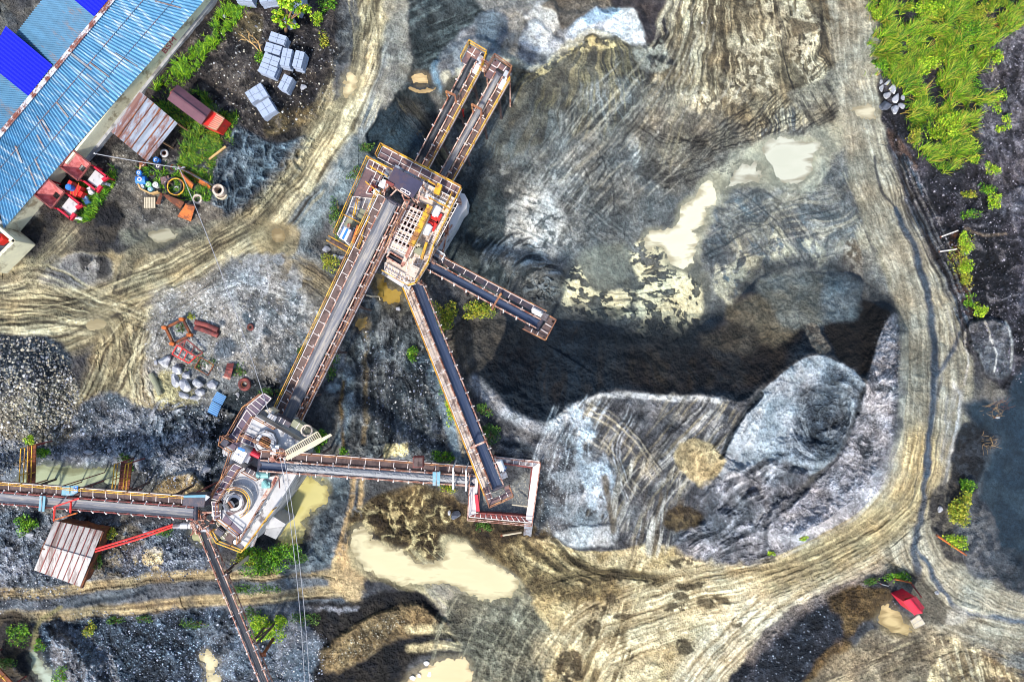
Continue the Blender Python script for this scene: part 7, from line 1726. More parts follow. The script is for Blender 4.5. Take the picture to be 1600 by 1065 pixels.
def tyre(x, y, r, label, m_='black_rubber', z=0, tilt=0):
    g = G(x, y, z); th = thing('tyre', label, 'tyre', tuple(g), 0, 'tyres lying about the scrap yard')
    m = MB(); m.tube([g + Vector((math.cos(a) * r * .74, math.sin(a) * r * .74, .13)) for a in [i * 6.2832 / 20 for i in range(20)]], r * .27, 8, closed=True); m.build('tread', M[m_], th)
    m = MB(); m.ring(g + Z3 * .08, r * .52, r * .38, .1, 16); m.build('rim', M['rust'], th)
tyre(258, 240, .4, 'small pale tyre below the lean-to shed', 'dust_concrete'); tyre(115, 275, .4, 'black tyre between the pink hoppers'); tyre(104, 268, .35, 'black tyre against the warehouse wall'); tyre(272, 262, .55, 'large half buried tyre above the yellow hoop'); tyre(239, 272, .4, 'tyre beside the blue barrels'); tyre(277, 296, .3, 'small pale tyre inside the yellow hoop', 'dust_concrete')
tyre(383, 600, .62, 'big rust coloured tyre in the pale clearing', 'rust_red'); tyre(392, 511, .34, 'rust red drum lid in the pale clearing', 'rust_red')
# pink hoppers
def hopper(cx, cy, ang, label, drag):
    g = G(cx, cy); th = thing('feed_hopper', label, 'hopper', tuple(g), R(-ang), 'pink feed hoppers')
    a = R(-ang); ex = Vector((math.cos(a), math.sin(a), 0)); ey = Vector((-ex.y, ex.x, 0)); p = lambda u, v, z: g + ex * u + ey * v + Z3 * z
    m = MB(); top = [p(-1.3, -.95, 1.8), p(.75, -.95, 1.8), p(.75, .95, 1.8), p(-1.3, .95, 1.8)]; low = [p(-.5, -.25, .9), p(0.2, -.25, .9), p(.2, .25, .9), p(-.5, .25, .9)]
    for i in range(4):
        a_, b_, c_, d_ = top[i], top[(i + 1) % 4], low[(i + 1) % 4], low[i]; k = m.addv([a_, b_, c_, d_, a_ - Z3 * .08, b_ - Z3 * .08, c_ - Z3 * .08, d_ - Z3 * .08]); m.face([k, k + 1, k + 2, k + 3]); m.face([k + 4, k + 7, k + 6, k + 5]); m.face([k, k + 4, k + 5, k + 1]); m.face([k + 3, k + 2, k + 6, k + 7])
    m.build('funnel', M['pink_paint'], th)
    m = MB()
    for i in range(4): m.bar(top[i], top[(i + 1) % 4], .14, .14)
    m.build('rim', M['rust_red'], th)
    for u, v in ((-1.2, -.85), (.7, -.85), (.7, .85), (-1.2, .85)):
        m = MB(); m.bar(p(u, v, -.2), p(u, v, 1.75), .12); m.build('leg', M['crimson_paint'], th)
    m = MB(); m.box(p(1.45, 0, .9), ex, ey, Z3, 1.2, 1.2, .1); m.build('tray', M['dust_concrete'], th)
    m = MB(); m.bar(p(.8, -.8, 1.1), p(2.3, -.8, 1.1), .16, .3); m.bar(p(.8, .8, 1.1), p(2.3, .8, 1.1), .16, .3); m.bar(p(2.3, -.9, 1.1), p(2.3, -.2, 1.1), .3, .3); m.bar(p(2.1, .3, 1.1), p(2.3, .85, 1.1), .3, .3); m.build('drawbar', M['crimson_paint'], th)
    for u, v in ((1.0, -.75), (2.2, .75)):
        m = MB(); m.bar(p(u, v, -.2), p(u, v, 1.0), .1); m.build('leg', M['crimson_paint'], th)
hopper(101, 311, 38, 'pink hopper with a dark stained funnel, farthest from the lean-to shed', 0)
hopper(141, 269, 37, 'pink hopper tucked under the warehouse eave', 1)
th = thing('cement_mixer', 'orange red machine with a blue barrel between the two pink hoppers', 'machine', tuple(G(120, 296)), R(-30))
c = G(118, 296, .6); m = MB(); m.abox(c, 1.3, 1.05, .9, R(-30)); m.abox(c + Vector((.5, -.4, 0)), .7, .5, .7, R(-30)); m.build('body', M['red_paint'], th)
m = MB(); m.cyl(c + Z3 * .45, .28, .6, 14); m.cyl(c + Z3 * 1.05, .2, .06, 14); m.build('barrel', M['blue_paint'], th)
m = MB()
for k in range(4): m.bar(c + Vector((-.5 + .3 * k, -.62, .45)), c + Vector((-.3 + .3 * k, .5, .45)), .06)
m.build('grille', M['rust_orange'], th)
for k, (x, y, m_, s_, lab) in enumerate(((144, 299, 'white_paint', .4, 'white crate in the grass right of the red machine'), (138, 314, 'blue_tarp', .42, 'pale blue crate in the grass below the red machine'), (168, 288, 'white_paint', .5, 'white sack at the foot of the pink hopper under the eave'), (125, 341, 'white_paint', .4, 'white sack at the foot of the lower pink hopper'), (88, 278, 'blue_paint', .45, 'dark blue drum against the warehouse wall'))):
    g = G(x, y); th = thing('crate' if 'crate' in lab else ('drum' if 'drum' in lab else 'sack'), lab, 'crate' if 'crate' in lab else ('drum' if 'drum' in lab else 'sack'), tuple(g), .4)
    m = MB()
    if 'drum' in lab: m.cyl(g, .3, .8, 14); m.ring(g + Z3 * .8, .3, .26, .04, 14)
    elif 'sack' in lab: m.tube([g + Vector((-.35, .1, .12)), g + Vector((0, 0, .2)), g + Vector((.35, -.12, .12))], .2, 8, taper=.7)
    else: m.abox(g + Z3 * .2, s_, s_ * 1.6, .4, .5); m.abox(g + Z3 * .42, s_ * .8, s_ * 1.3, .06, .5)
    m.build('shell', M[m_], th)
    m = MB(); m.bar(g + Vector((-.2, 0, .46 if 'crate' in lab else (.82 if 'drum' in lab else .38))), g + Vector((.2, .05, .46 if 'crate' in lab else (.82 if 'drum' in lab else .36))), .05, .04); m.build('strap', M['grey_steel'], th)
# junk bay: barrels, planks, timber crib
th = thing('junk_bay', 'low plank bay full of mixed scrap beside the gravel track', 'scrap bay', tuple(G(232, 285)))
bay = [(222, 258), (216, 285), (222, 296), (237, 303), (249, 300)]
m = MB()
for a, b in zip(bay[:-1], bay[1:]): m.bar(G(*a, .3), G(*b, .3), .14, .5)
m.build('board', M['dead_wood'], th)
for k, (x, y, m_, lab, r, hh) in enumerate(((224, 273, 'blue_paint', 'upper blue barrel in the plank bay', .26, .8), (225, 283, 'blue_paint', 'big blue barrel lying in the plank bay', .42, .6), (236, 290, 'foliage_can', 'green jerrycan in the plank bay', .3, .5), (227, 258, 'rust', 'square rusty tin at the top of the plank bay', .4, .5), (246, 290, 'white_paint', 'white tub at the right end of the plank bay', .28, .4), (224, 293, 'white_paint', 'pale tub at the bottom of the plank bay', .26, .4), (238, 297, 'teal_paint', 'grey blue can at the bottom of the plank bay', .25, .4), (252, 262, 'dark_steel', 'dark drum in the weeds below the lean-to', .32, .6), (262, 283, 'rust_deck', 'purple rusted engine block left of the yellow hoop', .5, .5), (248, 252, 'blue_paint', 'dark blue can by the shed corner', .3, .5))):
    g = G(x, y); th = thing('barrel' if 'barrel' in lab or 'drum' in lab else 'scrap_can', lab, 'barrel' if 'barrel' in lab or 'drum' in lab else 'can', tuple(g), 0)
    mt_ = M[m_] if m_ in M else mat('green_paint', A(110, 176, 96), .6, var=.2, scale=3)
    m = MB()
    if 'lying' in lab: m.cyl(g + Vector((-.45, 0, .35)), .4, .9, 16, axis=(1, 0, 0))
    elif 'block' in lab or 'tin' in lab: m.abox(g + Z3 * .25, r * 1.6, r * 1.3, hh, .2); m.abox(g + Z3 * (hh + .05), r * .8, r * .7, .2, .4)
    else: m.cyl(g, r, hh, 14, r2=r * .95)
    m.build('shell', mt_, th)
    m = MB(); m.ring(g + Z3 * (hh if 'lying' not in lab else .74), r * .5, r * .3, .05, 12); m.build('cap', M['seam'], th)
th = thing('steel_hoop', 'large upright-walled yellow steel hoop in the scrap heap', 'hoop', tuple(G(275, 292)))
m = MB(); m.ring(G(275, 292, .1), .8, .7, .55, 28); m.build('wall', M['dark_steel'], th)
m = MB(); m.ring(G(275, 292, .65), .82, .72, .07, 28); m.build('rim', M['yellow_paint'], th)
for lab, pts, z, m_ in (('bent orange plate standing right of the yellow hoop', [(281, 267), (302, 288), (299, 296), (283, 275)], 1.0, 'rust_orange'), ('long orange girder lying in the grass', [(279, 259), (320, 283), (329, 292), (326, 296), (308, 284), (280, 264)], .5, 'rust_orange'),
                        ('tapered rusty plate below the yellow hoop', [(252, 302), (288, 316), (281, 327), (262, 312)], .9, 'rust'), ('narrow rusty plate leaning left of the tapered one', [(250, 303), (254, 304), (250, 320), (243, 318)], 1.1, 'rust'), ('curved orange brown sheet at the bottom of the scrap heap', [(290, 319), (305, 322), (298, 346), (277, 338)], .8, 'rust_orange')):
    g = G(*cen(pts)); th = thing('steel_plate', lab, 'steel plate', tuple(g))
    q = [G(x, y, z * (1 if i < len(pts) / 2 else .25)) for i, (x, y) in enumerate(pts)]; m = MB(); m.slab(q, .06); m.build('plate', M[m_], th)
    m = MB(); m.bar(q[0] + Z3 * .05, q[1] + Z3 * .05, .12, .16); m.build('flange', M['rust'], th)
th = thing('wooden_pallet', 'pale slatted pallet lying on the gravel track', 'pallet', tuple(G(234, 317)))
m = MB(); q = [G(225, 308, .2), G(243, 308, .2), G(243, 325, .2), G(225, 325, .2)]
for i in range(7): f = (i + .5) / 7; m.bar(q[0] + (q[1] - q[0]) * f, q[3] + (q[2] - q[3]) * f, .11, .04)
m.build('slat', M['pale_wood'], th)
m = MB()
for f in (.08, .5, .92): m.bar(q[0] + (q[3] - q[0]) * f - Z3 * .08, q[1] + (q[2] - q[1]) * f - Z3 * .08, .1, .1)
m.build('bearer', M['wood'], th)
th = thing('concrete_ring', 'broken concrete culvert pipe at the edge of the churned mud', 'pipe', tuple(G(347, 299)))
m = MB(); m.ring(G(347, 300, -.1), .55, .36, .9, 20); m.build('pipe', M['pale_deck'], th)
m = MB(); m.ring(G(347, 302, .2), .62, .5, .3, 16, R(200), R(340)); m.build('collar', M['pale_wood'], th)
th = thing('concrete_ring', 'half buried pale pipe rim in the weeds', 'pipe', tuple(G(311, 312)))
m = MB(); m.ring(G(311, 312, -.1), .45, .3, .4, 18); m.build('pipe', M['pale_deck'], th)
th = thing('timber_beam', 'loose timber beam at the edge of the mud heap', 'beam', tuple(G(340, 240)))
m = MB(); m.bar(G(327, 249, .15), G(353, 229, .3), .18, .14); m.build('beam', M['dead_wood'], th)
# clearing: frames, tubes, sheets
def scrap_frame(label, corners, z, m_, corner_m=None, bars=(), t=.14):
    g = G(*cen(corners)); th = thing('scrap_lattice', label, 'steel frame', tuple(g)); q = [G(x, y, z) for x, y in corners]; m = MB()
    for i in range(4): m.bar(q[i], q[(i + 1) % 4], t, t)
    for a, b in bars: m.bar(G(*a, z), G(*b, z), t * .8, t * .8)
    m.build('bar', M[m_], th)
    if corner_m:
        for v in q:
            m = MB(); m.box(v + Z3 * .1, (.9, -.3, 0), (.3, .9, 0), Z3, .34, .34, .5); m.box(v + Z3 * .36, (.9, -.3, 0), (.3, .9, 0), Z3, .5, .16, .06); m.build('corner_block', M[corner_m], th)
scrap_frame('rusty square frame with bright orange corner blocks', [(259, 512), (286, 499), (298, 523), (271, 537)], .45, 'rust', 'rust_orange', t=.22)
scrap_frame('red frame with two cross bars lying nearest the big square frame', [(280, 538), (292, 530), (317, 551), (307, 557)], .4, 'rust_red', None, [((290, 532), (286, 543)), ((304, 541), (298, 552))], .11)
scrap_frame('red and blue ladder shaped frame beside the boulders', [(277, 539), (306, 557), (295, 567), (269, 553)], .35, 'red_paint', None, [((285, 544), (279, 557)), ((293, 549), (287, 562))], .1)
scrap_frame('thin brown rectangular frame above the boulders', [(314, 558), (334, 570), (325, 586), (304, 574)], .25, 'rust', None, [], .08)
th = thing('steel_tube', 'pair of dark red half pipes lying side by side', 'pipe', tuple(G(323, 514)))
for o in (0, 8):
    m = MB(); m.tube([G(305, 503 + o, .25), G(323, 508 + o * 1.1, .3), G(341, 516 + o, .25)], .24, 10); m.build('pipe', M['rust_red'], th)
th = thing('steel_sheet', 'curved dark red sheet with a pale lower lip in the clearing', 'steel sheet', tuple(G(357, 579)))
m = MB(); pr = []
for i in range(7):
    f = i / 6; pr.append(m.addv([G(355 + -6 * f, 567 + 22 * f, .25 + .5 * math.sin(math.pi * f)), G(366 - 6 * f, 567 + 25 * f, .25 + .5 * math.sin(math.pi * f)), G(366 - 6 * f, 567 + 25 * f, .19 + .5 * math.sin(math.pi * f)), G(355 - 6 * f, 567 + 22 * f, .19 + .5 * math.sin(math.pi * f))]))
for a, b in zip(pr[:-1], pr[1:]):
    for k in range(4): m.face([a + k, a + (k + 1) % 4, b + (k + 1) % 4, b + k])
m.build('sheet', M['rust_red'], th)
m = MB(); m.bar(G(348, 588, .3), G(360, 592, .3), .16, .12); m.build('lip', M['pink_steel'], th)
th = thing('roof_sheet', 'two loose blue and white striped roofing sheets on the gravel', 'roof sheet', tuple(G(340, 631)))
for pts in ([(339, 611), (354, 619), (347, 633), (331, 625)], [(331, 626), (346, 634), (339, 651), (324, 643)]):
    m = MB(); a, b, c_, d_ = [G(x, y, .3) for x, y in pts]; nrm = Z3
    n_ = 24; rows = []
    for i in range(n_ + 1):
        f = i / n_; h_ = .06 * (1, 0, -1, 0)[i % 4]; rows.append(m.addv([a + (d_ - a) * f + Z3 * h_, b + (c_ - b) * f + Z3 * h_]))
    for i in range(n_): m.face([rows[i], rows[i] + 1, rows[i + 1] + 1, rows[i + 1]])
    m.build('sheet', M['blue_tarp'], th)
th = thing('concrete_post', 'short muddy concrete column lying beside the boulder heap', 'column', tuple(G(243, 598)))
m = MB(); m.tube([G(236, 584, .2), G(244, 600, .2), G(251, 616, .2)], .27, 10); m.build('shaft', M['olive_plate'], th)
GB = 'pale boulders heaped in the clearing'
for k, (x, y, w_, h_, a, lab) in enumerate(((260, 565, 22, 24, 40, 'biggest pale boulder at the upper left of the heap'), (279, 577, 20, 15, 15, 'dark topped boulder below the biggest one'), (293, 585, 16, 15, 0, 'rounded boulder right of the dark topped one'), (275, 594, 14, 24, -20, 'tall left boulder of the heap'), (292, 600, 19, 25, -25, 'central boulder of the heap'), (312, 599, 20, 17, 35, 'wedge shaped boulder right of the central one'), (313, 612, 20, 14, 15, 'flat boulder under the wedge shaped one'), (288, 616, 21, 12, 30, 'flat boulder at the lower left of the heap'), (306, 621, 19, 11, -8, 'lowest boulder of the heap'), (335, 601, 22, 17, 32, 'blocky boulder apart from the heap near the striped sheets'), (245, 566, 9, 10, 0, 'small stone left of the biggest boulder'))):
    boulder(x, y, w_, h_, a, lab, 300 + k, GB)
GB2 = 'pale boulders beside the tall grass'
for k, (x, y, w_, h_, a, lab, mm) in enumerate(((1377, 138, 8, 13, 10, 'upper left pale boulder at the foot of the tall grass', 0), (1386, 129, 12, 6, -40, 'thin slab boulder on top of the pile by the tall grass', 0), (1393, 140, 11, 17, -15, 'tall oval boulder touching the tall grass', 0), (1386, 149, 13, 14, 20, 'round boulder in the middle of the pile by the tall grass', 0), (1399, 154, 13, 17, 10, 'brownish boulder right of the middle one', 0), (1410, 153, 8, 10, 10, 'small boulder at the right of the pile', 0), (1408, 167, 14, 9, 35, 'flat white boulder at the lower right of the pile', 0), (1397, 172, 13, 18, 0, 'square white boulder at the bottom of the pile', 0), (1381, 167, 20, 22, 0, 'big dark boulder at the lower left of the pile', 1), (1376, 128, 6, 8, 0, 'small grey boulder at the top left of the pile', 0))):
    boulder(x, y, w_, h_, a, lab, 330 + k, GB2, 'dark_stone' if mm else 'boulder_stone')
for k, (x, y, w_, h_, a, lab, mm) in enumerate(((712, 803, 17, 17, 20, 'dark faceted boulder left of the square bin', 1), (702, 800, 6, 9, 0, 'white stone leaning on the dark boulder', 0), (511, 389, 15, 12, 0, 'pale hollowed boulder below the west ramp', 0), (533, 402, 12, 9, -20, 'tan boulder between the ramp and the long conveyor', 0), (524, 400, 10, 6, 10, 'flat pale stone beside the tan boulder', 0), (514, 411, 5, 12, 20, 'thin standing stone in the weeds below the ramp', 0), (373, 616, 6, 10, -20, 'slim white stone near the rust coloured tyre', 0), (446, 643, 7, 6, 0, 'cream rock at the top edge of the crusher house', 0), (474, 137, 12, 10, 0, 'angular white stone right of the small block stack', 0), (352, 26, 7, 7, 0, 'white stone on the grass verge by the warehouse', 0), (139, 706, 18, 9, 0, 'flat pale stone on the gravel above the green pond', 0), (172, 703, 10, 9, 10, 'white block stone above the green pond', 0), (325, 733, 16, 11, -30, 'pale boulder in the shade beside the crusher house', 0), (623, 482, 9, 8, 0, 'white stone below the ochre pool', 0), (47, 833, 15, 10, 0, 'pale stone beside the bush above the house', 0), (1463, 925, 8, 6, 0, 'white stone on the haul road near the kiosk', 0), (1468, 795, 9, 16, 20, 'white slab on the road verge', 0), (228, 829, 8, 8, 0, 'grey stone in the weeds under the left conveyor', 0), (440, 770, 8, 6, 0, 'pale stone on the pond bank', 0), (1097, 36, 4, 4, 0, 'lone white stone in the tan drag marks', 0))):
    boulder(x, y, w_, h_, a, lab, 360 + k, None, 'dark_stone' if mm else 'boulder_stone', 'boulder' if w_ > 12 else 'rock')
# rusty footbridges over the green pond
def footbridge(pts, z, label):
    g = G(*cen(pts)); th = thing('footbridge', label, 'footbridge', tuple(g), 0, 'rusty footbridges at the green pond')
    q = quad(pts, z); m = MB(); m.slab(q, .12); d_ = m.build('deck', M['rust'], th)
    m = MB()
    for i in range(9): f = i / 8; m.bar(q[0] + (q[3] - q[0]) * f + Z3 * .02, q[1] + (q[2] - q[1]) * f + Z3 * .02, .05, .05)
    m.bar((q[0] + q[1]) / 2 + Z3 * .03, (q[2] + q[3]) / 2 + Z3 * .03, .06, .05); m.build('deck_seams', M['rust_red'], d_)
    for a, b in ((q[0], q[3]), (q[1], q[2])):
        m = MB(); rail_on(m, [a, b], 1.0, .07, 1.2); m.build('handrail', M['yellow_paint'], th)
    for v in q:
        m = MB(); m.bar(Vector((v.x, v.y, gz(v) - .3)), v, .1); m.build('leg', M['rust_red'], th)
footbridge([(45, 698), (56, 694), (54, 759), (42, 759)], 2.2, 'rusty footbridge crossing the left end of the green pond')
footbridge([(189, 722), (206, 722), (201, 772), (184, 770)], 2.2, 'rusty footbridge at the right end of the green pond')
th = thing('guard_rail', 'yellow railing and rusty deck cut by the bottom left corner', 'railing', tuple(G(5, 1055)))
m = MB(); rail_on(m, quad([(-20, 1022), (24, 1068)], 1.6), 1, .08, 1.2); m.build('handrail', M['yellow_paint'], th)
m = MB(); m.slab(quad([(-20, 1024), (22, 1068), (10, 1090), (-30, 1050)], 1.6), .12); m.build('deck', M['rust'], th)
for x, y in ((-18, 1026), (20, 1070)):
    q = P(x, y, 1.6); m = MB(); m.bar(Vector((q.x, q.y, gz(q) - .2)), q, .12); m.build('leg', M['rust_red'], th)
# long red and orange poles
for lab, pts, m_, r in (('orange pole leaning at the foot of the roadside bush', [(1464, 836, .6), (1510, 867, .3)], 'rust_orange', .09), ('red pole frame between the kiosk and the weeds', [(1425, 912, .6), (1440, 933, 1.4)], 'rust_red', .08), ('orange pole lying across the weeds above the kiosk', [(1398, 904, .4), (1424, 910, .6)], 'rust_orange', .09), ('second red pole beside the kiosk path', [(1421, 908, .4), (1434, 925, .8)], 'rust_red', .07),
                        ('white pole across the rust stained bank', [(1470, 370, .5), (1497, 360, .9)], 'seam', .07), ('lower white pole across the rust stained bank', [(1468, 393, .5), (1495, 389, .7)], 'seam', .06), ('bleached stick beside the navy basin', [(1555, 652, .1), (1562, 652, .1)], 'white_paint', .06), ('grey plank frame in the weeds above the kiosk', [(1377, 912, .3), (1388, 915, .3), (1396, 905, .3)], 'grey_steel', .05), ('brown plank below the gravel bin', [(784, 836, .5), (815, 831, .6)], 'pale_wood', .1), ('bent pale pipe under the screening tower', [(572, 461, .6), (580, 463, .9), (592, 463, .8), (594, 469, .5)], 'pale_wood', .07)):
    q = [P(x, y, height(x, y) + z) for x, y, z in pts]; g = G(pts[0][0], pts[0][1]); nm = 'plank' if 'plank' in lab else ('stick' if 'stick' in lab else ('pipe' if 'pipe' in lab else 'pole'))
    th = thing(nm, lab, nm, tuple(g)); m = MB(); m.tube(q, r, 7, taper=.8); m.build('shaft', M[m_], th)
    m = MB(); m.cyl(q[0] - Z3 * .05, r * 1.3, r * 1.5, 8); m.build('end_cap', M['rust'], th)
# red upright markers below the twin conveyors
for k, (x, y) in enumerate(((723, 172),)):
    th = thing('support_post', 'short bright red post between the twin conveyors', 'post', tuple(G(x, y))); m = MB(); m.bar(G(x + 1, y + 10, 0), P(x, y, 3.2), .16); m.build('post', M['red_paint'], th)
    m = MB(); m.bar(P(x - 4, y - 4, 3.2), P(x + 3, y - 1, 3.2), .12); m.build('arm', M['orange_rail'], th)
# wires and their pole
pole = thing('utility_pole', 'slim grey utility pole standing in the scrap heap', 'pole', tuple(G(280, 275)))
top = P(280, 262, 7.0); m = MB(); m.tube([Vector((top.x, top.y, gz(top) - .4)), top], .1, 8, taper=.6); m.build('shaft', M['grey_steel'], pole)
m = MB(); m.bar(top + Vector((-.4, -.1, -.2)), top + Vector((.4, .1, -.2)), .07); m.cyl(top + Vector((-.3, -.08, -.16)), .05, .14, 8); m.cyl(top + Vector((.3, .08, -.16)), .05, .14, 8); m.build('crossarm', M['wire'], pole)
def wire(a, b, sag, label, r=.028, n=16):
    a = P(*a); b = P(*b); pts = []
    for i in range(n + 1):
        f = i / n; p = a + (b - a) * f; p.z -= sag * 4 * f * (1 - f); pts.append(p)
    th = thing('power_line', label, 'cable', (a.x, a.y, 0)); m = MB(); m.tube(pts, r, 5); m.build('cable', M['wire'], th)
    m = MB(); m.cyl(a - Z3 * .08, .06, .16, 8); m.build('insulator', M['white_paint'], th)
wire((280, 262, 6.9), (420, 645, 7.2), .8, 'power line from the utility pole down to the crusher house', .03)
wire((148, 240, 4.6), (280, 262, 6.9), .3, 'power line from the warehouse eave to the utility pole', .035)
wire((438, 715, 8.2), (478, 1110, 8.6), 1.0, 'left cable of the pair running off the bottom edge', .026)
wire((444, 716, 8.2), (486, 1110, 8.6), 1.0, 'right cable of the pair running off the bottom edge', .026)
# pale litter
for k, (x, y) in enumerate(((666, 1035), (655, 1055), (644, 1058), (671, 1053))):
    th = thing('litter', ('uppermost', 'middle', 'leftmost', 'rightmost')[k] + ' scrap of white plastic on the dark spoil bank', 'litter', tuple(G(x, y)))
    m = MB(); g = G(x, y, .12); rn = random.Random(k); pts = [g + Vector((math.cos(i * 1.05) * rn.uniform(.12, .36), math.sin(i * 1.05) * rn.uniform(.1, .3), rn.uniform(0, .12))) for i in range(6)]; m.slab(pts, .02); m.build('sheet', M['white_paint'], th)

# ================================================================== PLANTS
tree = thing('leafy_tree', 'bright lime leaved tree spreading over the block stacks at the top', 'tree', tuple(G(445, 50)))
g = G(445, 50); m = MB(); m.tube([g - Z3 * .3, P(447, 40, 1.4), P(452, 26, 2.6), P(458, 10, 3.6)], .16, 8, taper=.4)
for a in ((437, 30), (470, 20), (448, 2), (478, 6), (460, 38)): m.tube([P(449, 34, 1.8), P((449 + a[0]) / 2, (34 + a[1]) / 2, 2.6), P(*a, 3.2)], .07, 6, taper=.4)
m.build('trunk', M['bark'], tree)
vs, fs, cs = [], [], []
for k, (x, y, rx, ry, z0, h_, n_) in enumerate(((442, 36, 13, 14, 1.6, 1.6, 330), (453, 14, 16, 18, 2.2, 2.0, 480), (448, -8, 20, 14, 2.0, 2.0, 300), (458, 40, 10, 8, 1.2, 1.2, 160), (476, 24, 12, 9, 1.6, 1.4, 200), (484, 22, 8, 7, 1.4, 1.0, 90), (465, 2, 9, 9, 2.4, 1.2, 120))):
    p = P(x, y, z0); a, b, c_ = leaf_cloud(p.x, p.y, z0, rx * S, ry * S, h_, n_, LIME, .26, 40 + k); o = len(vs); vs += a; fs += [tuple(i + o for i in f) for f in b]; cs += c_
raw('crown', vs, fs, cs, M['foliage'], tree, g)
dead = thing('dead_branch', 'bare tan dead sapling lying across the dark yard', 'dead tree', tuple(G(410, 86)))
g = G(410, 86); m = MB(); rn = random.Random(9)
def br(p, d, l, r, dep):
    e = p + d * l; m.tube([p, (p + e) / 2 + Vector((rn.uniform(-.1, .1), rn.uniform(-.1, .1), .05)), e], r, 6, taper=.55)
    if dep:
        for k in range(3): br(p + (e - p) * rn.uniform(.45, 1), (d + Vector((rn.uniform(-.8, .8), rn.uniform(-.8, .8), rn.uniform(-.1, .4)))).normalized(), l * rn.uniform(.45, .75), r * .55, dep - 1)
br(G(410, 86, .1), (G(402, 60, 1.2) - G(410, 86, .1)).normalized(), 1.3, .08, 2); br(G(410, 86, .1), (G(384, 58, 1.0) - G(410, 86, .1)).normalized(), 1.6, .07, 2); m.build('branch', M['dead_wood'], dead)
SH = 'shrubs and weeds around the plant'
